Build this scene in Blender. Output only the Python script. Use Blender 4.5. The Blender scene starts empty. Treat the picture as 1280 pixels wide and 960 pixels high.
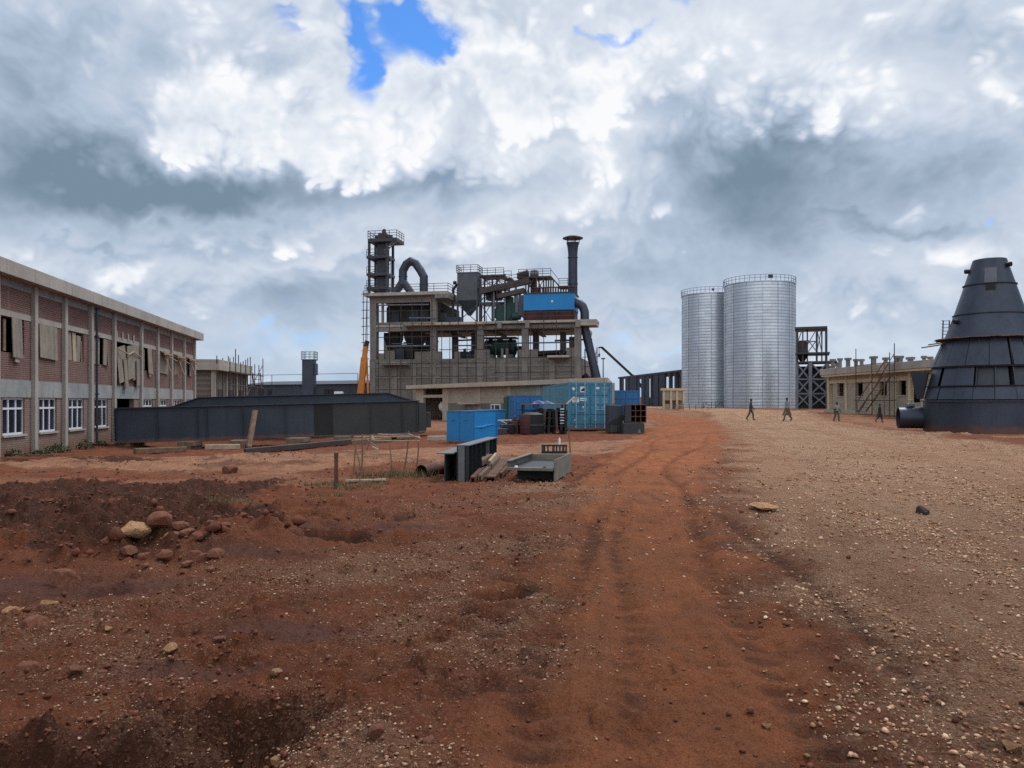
import bpy, math, random
import numpy as np
from mathutils import Vector, Matrix
random.seed(7)
RNG = np.random.default_rng(11)
S = bpy.context.scene
COL = S.collection
F, CX, HY, CH = 950.0, 640.0, 502.0, 1.6     # focal length (px of 1280), principal column, horizon row, eye height


def W(px, py, d):
    return Vector(((px - CX) * d / F, d, CH + (HY - py) * d / F))


# ------------------------------------------------------------------ mesh collector
class MB:
    def __init__(s):
        s.v, s.f = [], []

    def add(s, vs, fs):
        b = len(s.v)
        s.v += [tuple(q) for q in vs]
        s.f += [tuple(b + i for i in q) for q in fs]
        return s

    def box(s, x0, x1, y0, y1, z0, z1):
        return s.add([(x0, y0, z0), (x1, y0, z0), (x1, y1, z0), (x0, y1, z0), (x0, y0, z1), (x1, y0, z1), (x1, y1, z1), (x0, y1, z1)],
                     [(3, 2, 1, 0), (4, 5, 6, 7), (0, 1, 5, 4), (1, 2, 6, 5), (2, 3, 7, 6), (3, 0, 4, 7)])

    def obox(s, c, size, rz=0, rx=0, ry=0):
        m = Matrix.Rotation(rz, 3, 'Z') @ Matrix.Rotation(ry, 3, 'Y') @ Matrix.Rotation(rx, 3, 'X')
        h = [q / 2 for q in size]
        vs = [Vector(c) + m @ Vector((h[0] * a, h[1] * b, h[2] * e)) for e in (-1, 1) for a, b in ((-1, -1), (1, -1), (1, 1), (-1, 1))]
        return s.add(vs, [(3, 2, 1, 0), (4, 5, 6, 7), (0, 1, 5, 4), (1, 2, 6, 5), (2, 3, 7, 6), (3, 0, 4, 7)])

    def bar(s, p, q, w, h=None):
        h = h or w
        p, q = Vector(p), Vector(q)
        t = (q - p).normalized()
        up = Vector((0, 0, 1)) if abs(t.z) < .95 else Vector((0, 1, 0))
        a = t.cross(up).normalized() * w / 2
        b = a.cross(t).normalized() * h / 2
        vs = [e + x * a + y * b for e in (p, q) for x, y in ((-1, -1), (1, -1), (1, 1), (-1, 1))]
        return s.add(vs, [(3, 2, 1, 0), (4, 5, 6, 7), (0, 1, 5, 4), (1, 2, 6, 5), (2, 3, 7, 6), (3, 0, 4, 7)])

    def tube(s, pts, r, n=10, caps=True):
        pts = [Vector(p) for p in pts]
        rs = r if isinstance(r, (list, tuple)) else [r] * len(pts)
        t0 = (pts[1] - pts[0]).normalized()
        up = Vector((0, 0, 1)) if abs(t0.z) < .9 else Vector((0, 1, 0))
        a = t0.cross(up).normalized()
        vs = []
        for i, p in enumerate(pts):
            if i == 0: t = t0
            elif i == len(pts) - 1: t = (pts[i] - pts[i - 1]).normalized()
            else: t = ((pts[i] - pts[i - 1]).normalized() + (pts[i + 1] - pts[i]).normalized()).normalized()
            a = (a - t * a.dot(t)).normalized()
            b = t.cross(a)
            k = 1.0
            if 0 < i < len(pts) - 1:
                k = 1 / max(.6, t.dot((pts[i] - pts[i - 1]).normalized()))
            for j in range(n):
                an = 2 * math.pi * j / n
                vs.append(p + (a * math.cos(an) + b * math.sin(an)) * rs[i] * (1 + (k - 1) * .6))
        fs = [(i * n + j, i * n + (j + 1) % n, (i + 1) * n + (j + 1) % n, (i + 1) * n + j) for i in range(len(pts) - 1) for j in range(n)]
        if caps:
            fs += [tuple(range(n))[::-1], tuple((len(pts) - 1) * n + j for j in range(n))]
        return s.add(vs, fs)

    def lathe(s, prof, c=(0, 0, 0), n=32, a0=0.0, a1=2 * math.pi, caps=False):
        full = abs(a1 - a0 - 2 * math.pi) < 1e-6
        m = n if full else n + 1
        vs = [(c[0] + r * math.cos(a0 + (a1 - a0) * j / n), c[1] + r * math.sin(a0 + (a1 - a0) * j / n), c[2] + z) for r, z in prof for j in range(m)]
        fs = [(i * m + j, i * m + (j + 1) % m, (i + 1) * m + (j + 1) % m, (i + 1) * m + j) for i in range(len(prof) - 1) for j in range(n)]
        if caps:
            fs += [tuple(range(m))[::-1], tuple((len(prof) - 1) * m + j for j in range(m))]
        return s.add(vs, fs)

    def prism(s, poly, y0, y1):            # polygon in (x, z), extruded along y
        n = len(poly)
        vs = [(x, y0, z) for x, z in poly] + [(x, y1, z) for x, z in poly]
        fs = [tuple(range(n)), tuple(range(2 * n - 1, n - 1, -1))]
        fs += [(i, n + i, n + (i + 1) % n, (i + 1) % n) for i in range(n)]
        return s.add(vs, fs)

    def rail(s, pts, h=1.1, step=1.5, r=.03, mids=1):
        pts = [Vector(p) for p in pts]
        for p, q in zip(pts, pts[1:]):
            for k in range(1, mids + 2):
                z = Vector((0, 0, h * k / (mids + 1)))
                s.bar(p + z, q + z, r * 2)
            n = max(1, round((q - p).length / step))
            for i in range(n + 1):
                c = p.lerp(q, i / n)
                s.bar(c, c + Vector((0, 0, h)), r * 2)
        return s

    def mesh(s, name, m, smooth=False):
        me = bpy.data.meshes.new(name)
        me.from_pydata(s.v, [], s.f)
        me.update()
        if smooth:
            me.shade_smooth()
            try: me.set_sharp_from_angle(angle=math.radians(40))
            except Exception: pass
        if m: me.materials.append(m)
        return me

    def build(s, name, m, parent=None, smooth=False, bevel=0, label=None):
        o = bpy.data.objects.new(name, s.mesh(name, m, smooth))
        COL.objects.link(o)
        if parent: o.parent = parent
        if label: o['label'] = label
        if bevel:
            b = o.modifiers.new('bevel', 'BEVEL'); b.width = bevel; b.segments = 2; b.limit_method = 'ANGLE'
        return o


def tag(o, label, cat, group=None):
    o['label'] = label; o['category'] = cat
    if group: o['group'] = group
    return o


def thing(name, label, cat, loc=(0, 0, 0), rz=0.0, group=None):
    o = bpy.data.objects.new(name, None)
    o.empty_display_size = .2
    COL.objects.link(o)
    o.location = loc; o.rotation_euler = (0, 0, rz)
    return tag(o, label, cat, group)


def dup(root, loc, rz, label, group=None):
    c = root.copy(); COL.objects.link(c)
    c.location = loc; c.rotation_euler = (0, 0, rz); c['label'] = label
    if group: c['group'] = group
    for ch in list(root.children):
        k = ch.copy(); COL.objects.link(k); k.parent = c
        for g in list(ch.children):
            q = g.copy(); COL.objects.link(q); q.parent = k
    return c


class Frame:
    """A vertical facade plane from pixel column px0 at depth d0 to px1 at depth d1: local x runs along it, y into it."""
    def __init__(s, px0, d0, px1, d1):
        a = Vector(((px0 - CX) * d0 / F, d0)); b = Vector(((px1 - CX) * d1 / F, d1))
        s.o = a; s.L = (b - a).length
        s.u = (b - a).normalized(); s.w = Vector((-s.u.y, s.u.x))
        s.rz = math.atan2(s.u.y, s.u.x)

    def loc(s, px, py, v=0.0):
        k = (px - CX) / F
        o = s.o + s.w * v
        u = (k * o.y - o.x) / (s.u.x - k * s.u.y)
        d = o.y + u * s.u.y
        return Vector((u, v, CH + (HY - py) * d / F))

    def U(s, px, v=0.0): return s.loc(px, 500, v).x
    def Z(s, px, py, v=0.0): return s.loc(px, py, v).z
    def world(s, u, v): return s.o + s.u * u + s.w * v

    def root(s, name, label, cat, group=None):
        return thing(name, label, cat, (s.o.x, s.o.y, 0), s.rz, group)


# ------------------------------------------------------------------ node mini-language
class V:
    def __init__(s, t, sock): s.t, s.s = t, sock
    def _m(s, op, o=None, c=None, clamp=False):
        n = s.t.nodes.new('ShaderNodeMath'); n.operation = op; n.use_clamp = clamp
        for i, x in enumerate((s, o, c)):
            if x is None: continue
            if isinstance(x, V): s.t.links.new(x.s, n.inputs[i])
            else: n.inputs[i].default_value = x
        return V(s.t, n.outputs[0])
    def __add__(s, o): return s._m('ADD', o)
    def __sub__(s, o): return s._m('SUBTRACT', o)
    def __mul__(s, o): return s._m('MULTIPLY', o)
    def __truediv__(s, o): return s._m('DIVIDE', o)
    def __radd__(s, o): return s._m('ADD', o)
    def __rmul__(s, o): return s._m('MULTIPLY', o)
    def __rsub__(s, o): return (s * -1.0) + o
    def pow(s, o): return s._m('POWER', o)
    def max(s, o): return s._m('MAXIMUM', o)
    def min(s, o): return s._m('MINIMUM', o)
    def exp(s): return s._m('EXPONENT')
    def clamp(s): return s._m('ADD', 0.0, None, True)
    def ss(s, a, b, lo=0.0, hi=1.0):
        n = s.t.nodes.new('ShaderNodeMapRange'); n.interpolation_type = 'SMOOTHSTEP'
        s.t.links.new(s.s, n.inputs['Value'])
        for k, x in (('From Min', a), ('From Max', b), ('To Min', lo), ('To Max', hi)): n.inputs[k].default_value = x
        return V(s.t, n.outputs[0])


class T:
    def __init__(s, tree): s.t = tree; s.N = tree.nodes; s.L = tree.links
    def set(s, sock, x):
        if isinstance(x, V): s.L.new(x.s, sock)
        elif x is not None:
            if hasattr(sock.default_value, '__len__') and len(sock.default_value) == 4 and len(x) == 3: x = (*x, 1)
            sock.default_value = x
    def coord(s, kind='Object'): return V(s.t, s.N.new('ShaderNodeTexCoord').outputs[kind])
    def mapping(s, v, scale=(1, 1, 1), loc=(0, 0, 0), rot=(0, 0, 0)):
        n = s.N.new('ShaderNodeMapping'); s.L.new(v.s, n.inputs[0])
        n.inputs['Scale'].default_value = scale; n.inputs['Location'].default_value = loc; n.inputs['Rotation'].default_value = rot
        return V(s.t, n.outputs[0])
    def xyz(s, v):
        n = s.N.new('ShaderNodeSeparateXYZ'); s.L.new(v.s, n.inputs[0]); return [V(s.t, o) for o in n.outputs]
    def vec(s, x, y, z):
        n = s.N.new('ShaderNodeCombineXYZ')
        for i, q in enumerate((x, y, z)): s.set(n.inputs[i], q)
        return V(s.t, n.outputs[0])
    def noise(s, v, scale=1, detail=4, rough=.5, dist=0, out='Fac'):
        n = s.N.new('ShaderNodeTexNoise'); s.L.new(v.s, n.inputs['Vector'])
        n.inputs['Scale'].default_value = scale; n.inputs['Detail'].default_value = detail
        n.inputs['Roughness'].default_value = rough; n.inputs['Distortion'].default_value = dist
        return V(s.t, n.outputs[out])
    def voronoi(s, v, scale=1, feature='F1', out='Distance', detail=0, smooth=.5, rand=1.0):
        n = s.N.new('ShaderNodeTexVoronoi'); n.feature = feature; s.L.new(v.s, n.inputs['Vector'])
        n.inputs['Scale'].default_value = scale; n.inputs['Detail'].default_value = detail; n.inputs['Randomness'].default_value = rand
        if feature == 'SMOOTH_F1': n.inputs['Smoothness'].default_value = smooth
        return V(s.t, n.outputs[out])
    def mix(s, f, a, b, mode='MIX'):
        n = s.N.new('ShaderNodeMix'); n.data_type = 'RGBA'; n.blend_type = mode
        s.set(n.inputs[0], f); s.set(n.inputs[6], a); s.set(n.inputs[7], b)
        return V(s.t, n.outputs[2])
    def ramp(s, f, stops):
        n = s.N.new('ShaderNodeValToRGB'); s.L.new(f.s, n.inputs[0]); e = n.color_ramp.elements
        while len(e) < len(stops): e.new(.5)
        for q, (p, c) in zip(e, stops): q.position = p; q.color = (*c, 1)
        return V(s.t, n.outputs[0])
    def attr(s, name):
        n = s.N.new('ShaderNodeAttribute'); n.attribute_name = name; return V(s.t, n.outputs['Fac'])
    def attrc(s, name):
        n = s.N.new('ShaderNodeAttribute'); n.attribute_name = name; return V(s.t, n.outputs['Color'])
    def bump(s, h, strength=.3, dist=.02):
        n = s.N.new('ShaderNodeBump'); s.L.new(h.s, n.inputs['Height'])
        n.inputs['Strength'].default_value = strength; n.inputs['Distance'].default_value = dist
        return V(s.t, n.outputs[0])


def new_mat(name):
    m = bpy.data.materials.new(name); m.use_nodes = True
    t = T(m.node_tree)
    return m, t, m.node_tree.nodes['Principled BSDF']


def sc(c, k): return tuple(q * k for q in c)


def M(name, c, c2=None, rough=.7, metal=0.0, scale=1.2, var=.3, fine=30, bump=.25, bd=.01, streak=0.0, rust=0.0, rustc=(.16, .06, .03), spec=.4, cover=.5, ridges=None, mud=0):
    """Weathered surface: two tones in patches, fine grain, vertical dirt streaks, rust or dirt spots."""
    m, t, b = new_mat(name)
    o = t.coord()
    c2 = c2 or sc(c, .6)
    n1 = t.noise(o, scale, 6, .6)
    n2 = t.noise(o, fine, 3, .6)
    col = t.mix(n1.ss(cover - .22, cover + .22), c, c2)
    col = t.mix(n2.ss(.3, .7) * var, col, sc(c, .55))
    if streak:
        st = t.noise(t.mapping(o, (3.0, 3.0, .25)), 1.6, 4, .6)
        col = t.mix(st.ss(.5, .75) * streak, col, sc(c2, .5))
    r = None
    if rust:
        rn = t.noise(o, scale * 2.3, 7, .65)
        rf = rn.ss(.68 - rust * .3, .76 - rust * .3)
        col = t.mix(rf, col, rustc)
        r = rf
    if mud:                                     # red earth splashed up from the ground
        mz = t.xyz(o)[2] + (t.noise(o, 3.5, 6, .7) - .5) * mud * 2.2
        col = t.mix(mz.ss(mud, 0.0) * .8, col, (.15, .065, .038))
    t.set(b.inputs['Base Color'], col)
    rr = n1 * .25 + (rough - .12)
    if r is not None: rr = rr.max(r * .85)
    t.set(b.inputs['Roughness'], rr)
    b.inputs['Metallic'].default_value = metal
    b.inputs['Specular IOR Level'].default_value = spec
    h = n2 * .6 + n1 * .8
    if ridges is not None:                      # pressed sheet: (axis, spacing, height)
        ax, sp, hh = ridges
        w = t.xyz(o)[ax]._m('MULTIPLY', 2 * math.pi / sp)._m('SINE')
        h = h + w.ss(-.5, .5) * hh
    t.set(b.inputs['Normal'], t.bump(h, bump, bd))
    return m


def brick_mat(name, c1, c2, mortar, bw, bh, axis='XZ', var=.5, msize=.012, stain=.4):
    m, t, b = new_mat(name)
    o = t.coord()
    x, y, z = t.xyz(o)
    v = t.vec(x if axis == 'XZ' else y, z, 0.0)
    n = t.N.new('ShaderNodeTexBrick'); t.L.new(v.s, n.inputs['Vector'])
    n.inputs['Scale'].default_value = 1.0
    n.inputs['Brick Width'].default_value = bw; n.inputs['Row Height'].default_value = bh
    n.inputs['Mortar Size'].default_value = msize; n.inputs['Mortar Smooth'].default_value = .3
    t.set(n.inputs['Color1'], c1); t.set(n.inputs['Color2'], c2); t.set(n.inputs['Mortar'], mortar)
    col = V(t.t, n.outputs['Color'])
    n1 = t.noise(o, .55, 6, .6); n2 = t.noise(o, 9, 5, .7)
    col = t.mix(n1.ss(.42, .7) * stain, col, sc(c2, .55))
    col = t.mix(n2.ss(.35, .75) * var * .6, col, sc(c1, .6))
    col = t.mix(t.noise(t.mapping(o, (2, 2, .2)), 1.5, 4).ss(.55, .75) * .35, col, mortar)
    mz = t.xyz(o)[2] + (t.noise(o, 2.5, 6, .7) - .5) * .9
    col = t.mix(mz.ss(.35, -.35) * .7, col, (.15, .07, .042))
    t.set(b.inputs['Base Color'], col); b.inputs['Roughness'].default_value = .92
    b.inputs['Specular IOR Level'].default_value = .2
    t.set(b.inputs['Normal'], t.bump(V(t.t, n.outputs['Fac']) * -1.0 + n2 * .4, .5, .01))
    return m


MT = {}
MT['conc'] = M('concrete_weathered', (.40, .365, .32), (.29, .265, .235), rough=.9, scale=.7, fine=14, streak=.5, var=.3)
MT['conc_plant'] = M('concrete_raw_dark', (.24, .226, .206), (.15, .142, .13), rough=.92, scale=.4, fine=6, streak=.7, var=.35)
MT['conc_pale'] = M('concrete_cream', (.46, .40, .31), (.36, .305, .235), rough=.9, scale=.6, fine=12, streak=.4, var=.25)
MT['conc_band'] = M('concrete_band', (.33, .335, .32), (.20, .215, .22), rough=.9, scale=.8, fine=10, streak=.5)
MT['brick'] = brick_mat('brick_red', (.175, .080, .064), (.13, .062, .052), (.24, .195, .17), .23, .075)
MT['brick_low'] = brick_mat('brick_mortar_smeared', (.21, .125, .095), (.165, .095, .075), (.25, .205, .175), .23, .075, msize=.022)
MT['block'] = brick_mat('block_grey', (.20, .175, .145), (.16, .135, .112), (.13, .115, .10), .42, .21, stain=.5)
MT['block_dark'] = brick_mat('block_dark', (.20, .182, .16), (.155, .142, .127), (.12, .11, .10), .45, .22, stain=.6)
MT['block_tan'] = brick_mat('block_tan', (.40, .345, .275), (.33, .285, .23), (.27, .235, .20), .42, .21)
MT['plaster'] = M('plaster_yellow', (.62, .50, .31), (.50, .41, .27), rough=.9, scale=.9, fine=12, streak=.5)
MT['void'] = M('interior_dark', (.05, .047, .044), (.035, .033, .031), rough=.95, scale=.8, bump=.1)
MT['pvc'] = M('white_window_frame', (.72, .74, .76), (.6, .62, .64), rough=.45, bump=.05, var=.1)
MT['board'] = M('plywood_board', (.29, .25, .195), (.20, .17, .135), rough=.85, scale=2, fine=25, streak=.6)
MT['wood'] = M('timber', (.23, .15, .095), (.13, .085, .06), rough=.9, scale=4, fine=40, streak=.4)
MT['wood_pale'] = M('timber_pale', (.46, .37, .26), (.32, .25, .18), rough=.85, scale=5, fine=40)
MT['girder'] = M('primed_steel_navy', (.036, .051, .075), (.025, .036, .053), mud=.16, rough=.55, scale=.6, fine=10, var=.25, streak=.35, rust=.12, rustc=(.045, .032, .028), bump=.1)
MT['girder2'] = M('primed_steel_olive', (.040, .042, .042), (.028, .030, .032), rough=.6, scale=.7, fine=10, rust=.2, rustc=(.06, .042, .035), bump=.1)
MT['steel'] = M('dark_grey_steel', (.038, .046, .062), (.025, .031, .043), rough=.5, scale=.8, fine=12, var=.3, streak=.3, rust=.1, rustc=(.07, .045, .035), bump=.1)
MT['cone'] = M('blue_grey_steel_plate', (.052, .064, .090), (.036, .045, .064), mud=.5, metal=.45, rough=.42, scale=.5, fine=8, var=.2, streak=.4, rust=.04, rustc=(.05, .04, .04), bump=.1)
MT['steel_br'] = M('brown_steel', (.075, .055, .05), (.045, .037, .038), rough=.7, scale=1, fine=8, rust=.35, rustc=(.10, .05, .035))
MT['steel_lt'] = M('grey_steelwork', (.17, .19, .22), (.11, .125, .15), rough=.6, scale=1, fine=8, streak=.3)
MT['rust'] = M('rusty_steel', (.125, .055, .032), (.075, .036, .025), rough=.9, scale=3, fine=30, rust=.4, rustc=(.19, .09, .045))
MT['rustpale'] = M('rusty_pale_steel', (.21, .135, .09), (.13, .08, .055), rough=.9, scale=3, fine=30, rust=.4, rustc=(.15, .07, .04))
MT['scaf'] = M('scaffold_tube', (.055, .046, .042), (.035, .031, .03), rough=.7, metal=.2, scale=2, rust=.3)
MT['blue'] = M('bright_blue_paint', (.010, .165, .40), (.010, .135, .33), mud=.12, rough=.5, scale=.5, fine=8, var=.15, bump=.06, streak=.2)
MT['blue_lit'] = M('bright_blue_paint_lit', (.012, .235, .56), (.010, .205, .50), mud=.14, rough=.45, scale=.5, fine=8, var=.1, bump=.06)  # lighter copy of the blue: light on the right face painted in
MT['steel_g'] = M('mid_grey_steel', (.085, .095, .108), (.06, .068, .08), rough=.55, scale=.8, fine=10, streak=.4, bump=.1)
MT['blue_hut'] = M('sky_blue_cladding', (.004, .20, .50), (.004, .18, .46), rough=.5, scale=.3, fine=3, var=.1, bump=.1, ridges=(0, .5, 1.0))
MT['maroon'] = M('maroon_primer', (.075, .022, .020), (.05, .018, .018), rough=.75, scale=.5, fine=5)
MT['teal'] = M('container_teal', mud=.35, c=(.045, .21, .33), c2=(.042, .17, .27), rough=.6, scale=.9, fine=14, var=.25, streak=.6, rust=.08, rustc=(.12, .07, .05))
MT['teal_rib'] = M('container_teal_corrugated', (.085, .25, .33), (.07, .205, .28), rough=.6, scale=.9, fine=14, var=.25, streak=.6, rust=.08, rustc=(.12, .07, .05))
MT['blue_cont'] = M('container_blue', (.020, .135, .34), (.016, .11, .275), rough=.6, scale=.8, fine=10, streak=.4, rust=.08)
MT['green_cont'] = M('container_green', (.010, .105, .045), (.008, .08, .038), rough=.6, streak=.4)
MT['green_m'] = M('machine_green', (.012, .05, .045), (.009, .036, .035), rough=.6)
MT['orange'] = M('crane_orange', (.50, .185, .02), (.38, .135, .02), rough=.5, scale=1, fine=8, streak=.3)
MT['tarp'] = M('blue_tarpaulin', (.012, .045, .19), (.008, .03, .12), rough=.45, scale=4, fine=15, bump=.6, bd=.05)
MT['white'] = M('white_paint', (.72, .74, .75), (.6, .6, .6), rough=.5, bump=.05)
MT['rod'] = M('galvanised_rod', (.36, .50, .56), (.25, .37, .43), rough=.5, metal=.2, bump=.05)
MT['tray'] = M('grey_primed_channel', (.20, .185, .155), (.12, .11, .09), rough=.8, scale=2, fine=20, rust=.25, streak=.4)
MT['black'] = M('black_steel', (.012, .013, .015), (.009, .009, .01), rough=.6)
MT['tank'] = M('dark_steel_sheet', (.016, .022, .028), (.012, .016, .02), rough=.45, scale=2, fine=15, rust=.1, rustc=(.04, .03, .025), bump=.12)
MT['flange'] = M('grey_primer_flange', (.135, .148, .150), (.09, .10, .10), rough=.6, scale=3, fine=20, rust=.15)
MT['rock'] = M('laterite_rock', (.215, .078, .040), (.12, .045, .026), rough=.95, scale=6, fine=40, bump=.7, bd=.02)
MT['boulder'] = M('ochre_rock', (.42, .24, .11), (.27, .13, .065), rough=.95, scale=5, fine=35, bump=.8, bd=.02, rust=.35, rustc=(.14, .06, .035))
MT['darkrock'] = M('dark_rock', (.05, .035, .028), (.03, .022, .02), rough=.95, scale=5, fine=35, bump=.7, bd=.02)


def glass_mat():
    m, t, b = new_mat('window_glass')
    t.set(b.inputs['Base Color'], t.mix(t.noise(t.coord(), .9, 3).ss(.35, .65), (.012, .016, .03), (.025, .03, .05)))
    b.inputs['Roughness'].default_value = .12; b.inputs['Specular IOR Level'].default_value = .5
    return m


def silo_mat():
    m, t, b = new_mat('galvanised_corrugated')
    o = t.coord(); x, y, z = t.xyz(o)
    ang = y._m('ARCTAN2', x)
    sheet = t.vec((ang * (28 / (2 * math.pi)))._m('FLOOR'), (z / 0.56)._m('FLOOR'), 0.0)
    wn = t.N.new('ShaderNodeTexWhiteNoise'); t.L.new(sheet.s, wn.inputs['Vector'])
    wv = V(t.t, wn.outputs['Value'])
    n1 = t.noise(o, .5, 5, .6); st = t.noise(t.mapping(o, (1, 1, .06)), 1.2, 5, .6)
    col = t.mix(wv, (.58, .635, .685), (.50, .555, .61))
    col = t.mix(n1.ss(.4, .7) * .4, col, (.42, .46, .50))
    col = t.mix(st.ss(.5, .75) * .5, col, (.36, .40, .45))
    fr = (z / 0.56)._m('FRACT')
    line = fr.ss(.0, .22, 1, 0)
    col = t.mix(line * .75, col, (.16, .19, .22))
    av = (ang * (28 / (2 * math.pi)))._m('FRACT')
    col = t.mix(av.ss(.0, .05, .25, 0), col, (.2, .23, .26))
    t.set(b.inputs['Base Color'], col)
    b.inputs['Metallic'].default_value = .72
    t.set(b.inputs['Roughness'], wv * .08 + .36)
    t.set(b.inputs['Normal'], t.bump(t.noise(o, 3, 3) * .4, .2, .05))
    return m


MT['glass'] = glass_mat()
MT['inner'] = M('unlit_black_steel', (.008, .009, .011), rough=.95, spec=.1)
MT['silo'] = silo_mat()
# ------------------------------------------------------------------ ground
_perm = np.random.default_rng(5).random((256, 256))


def vnoise(x, y):
    xi = np.floor(x).astype(np.int64); yi = np.floor(y).astype(np.int64)
    fx = x - xi; fy = y - yi
    fx = fx * fx * (3 - 2 * fx); fy = fy * fy * (3 - 2 * fy)
    a = _perm[xi & 255, yi & 255]; b = _perm[(xi + 1) & 255, yi & 255]
    c = _perm[xi & 255, (yi + 1) & 255]; d = _perm[(xi + 1) & 255, (yi + 1) & 255]
    return (a * (1 - fx) + b * fx) * (1 - fy) + (c * (1 - fx) + d * fx) * fy


def fbm(x, y, o=4, g=.5):
    s = 0; a = 1.0; tot = 0
    for i in range(o):
        s = s + a * vnoise(x * 2 ** i + 17.3 * i, y * 2 ** i + 9.1 * i); tot += a; a *= g
    return s / tot


def sst(a, b, x):
    t = np.clip((x - a) / (b - a), 0, 1); return t * t * (3 - 2 * t)


CTRL = np.array([
    (0, 0, 0), (3, 5, 0), (-3, 5, 0), (0, 10, 0), (-4, 14, -.02), (4, 15, .03), (10, 12, .05), (-12, 16, -.10), (-10, 10, .0),
    (-17, 26, -.30), (-19, 34, -.32), (-22, 50, -.35), (-14, 30, -.34), (-15, 33.5, -.62), (-11, 34.5, -.55), (-7, 35.5, -.40), (-8, 33, -.15), (-5, 38, .0), (2, 38, .0), (4, 44, .0), (8, 42, .02),
    (-3, 30, .0), (0, 22, .0), (6, 26, .05), (12, 32, .12), (19, 60, .22), (16, 52, .2), (13, 42, .12), (27, 64, -.12), (31, 64, .0),
    (22, 40, -.06), (28, 40, -.08), (20, 28, .02), (16, 22, .05), (35, 70, .35), (36, 85, .5), (30, 78, .3), (-9, 80, -.35), (-8, 66, -.3), (2, 60, -.2),
    (-18, 104, -.2), (10, 98, -.1), (42, 140, .55), (34, 150, .5), (24, 95, .4), (26, 120, .45), (60, 120, .5), (-30, 110, -.3), (-25, 65, -.3),
    (-60, 60, -.3), (80, 60, .3), (0, 200, .4), (-100, 200, .3), (100, 200, .5), (0, -30, 0), (-30, -10, -.1), (30, -10, .1)], float)


def gbase(x, y):
    num = np.zeros_like(x); den = np.zeros_like(x)
    for cx, cy, cz in CTRL:
        w = 1.0 / ((x - cx) ** 2 + (y - cy) ** 2 + (1.2 + .04 * abs(cy)) ** 2) ** 2
        num += w * cz; den += w
    return num / den


def seg(x, y, ax, ay, bx, by):
    dx, dy = bx - ax, by - ay
    L2 = dx * dx + dy * dy
    t = np.clip(((x - ax) * dx + (y - ay) * dy) / L2, 0, 1)
    return np.hypot(x - ax - t * dx, y - ay - t * dy), t


ROADC = [(6.3, -10), (6.6, 4), (7.9, 10), (9.7, 15.5), (11.6, 22), (16.0, 40), (20.6, 60), (27.5, 84), (31, 100)]
ROADW = [4.2, 4.2, 4.6, 5.2, 5.0, 4.3, 4.5, 5.5, 6]


def road_mask(x, y):
    c = np.interp(y, [p[1] for p in ROADC], [p[0] for p in ROADC]); w = np.interp(y, [p[1] for p in ROADC], ROADW)
    n = (fbm(x * .8, y * .8, 5, .6) - .5) * 2.6
    return 1 - sst(-1.5, 1.5, np.abs(x - c) - w + n - .25)


def lane_mask(x, y):                       # wheel paths along the haul road
    a = x - np.interp(y, [p[1] for p in ROADC], [p[0] for p in ROADC])
    w = a + (fbm(x * .15, y * .15 + 9, 3) - .5) * 1.6
    n = fbm(w * 1.3 + 60, y * .05, 3)
    return sst(.42, .62, n)


def track_mask(x, y):                      # smooth compacted orange lane beside the gravel
    c = np.interp(y, [0, 4, 8, 16, 26, 40, 60], [.9, .95, 1.45, 2.9, 5.6, 9.6, 14]); w = np.interp(y, [0, 8, 26, 60], [.75, .95, 1.9, 2.6])
    n = (fbm(x * .9 + 40, y * .9, 5, .6) - .5) * 1.7
    return 1 - sst(-.6, .6, np.abs(x - c) - w + n)


RUTS = [(-3.5, 10.7, -.9, 10.5, .28, .17), (-3.0, 8.75, -1.0, 8.65, .22, .17), (-.8, 4.36, .42, 4.72, .08, .06), (-.45, 4.12, .1, 4.3, .07, .05),
        (-1.0, 4.75, -.3, 4.85, .09, .06), (1.18, 5.3, 1.26, 3.9, .07, .035), (1.26, 3.9, 1.36, 2.6, .10, .06), (-2.35, 5.05, -1.9, 5.2, .08, .07),
        (-1.75, 4.65, -1.3, 4.9, .1, .05), (2.1, 3.45, 2.8, 3.7, .12, .05), (.2, 6.35, .75, 6.6, .16, .05), (-5.5, 9.0, -3.6, 8.6, .25, .06), (-2.6, 13.2, -6, 14.0, .3, .06),
        (-1.1, 10.0, .3, 9.8, .18, .05), (1.55, 7.9, 1.75, 10.5, .10, .025), (2.0, 7.9, 2.25, 10.5, .10, .025), (.6, 3.1, .9, 5.2, .12, .02),
        (8.5, 33, -4, 31, .5, .05), (9, 35.5, -6, 33.6, .5, .05), (13, 20, 20, 44, .4, .03), (10.5, 20, 17, 44, .4, .03)]
_rr = random.Random(77)
for _ in range(34):                        # short scuffs and half-filled ruts over the churned left side
    _x, _y = _rr.uniform(-4.5, .6), 3.4 * (11.5 / 3.4) ** _rr.random()
    if abs(_x) > .7 * _y: continue
    _l, _a = _rr.uniform(.3, 1.3), _rr.uniform(-.35, .5)
    RUTS.append((_x - _l / 2 * math.cos(_a), _y - _l / 2 * math.sin(_a), _x + _l / 2 * math.cos(_a), _y + _l / 2 * math.sin(_a), _rr.uniform(.05, .13), _rr.uniform(.035, .08)))
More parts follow.
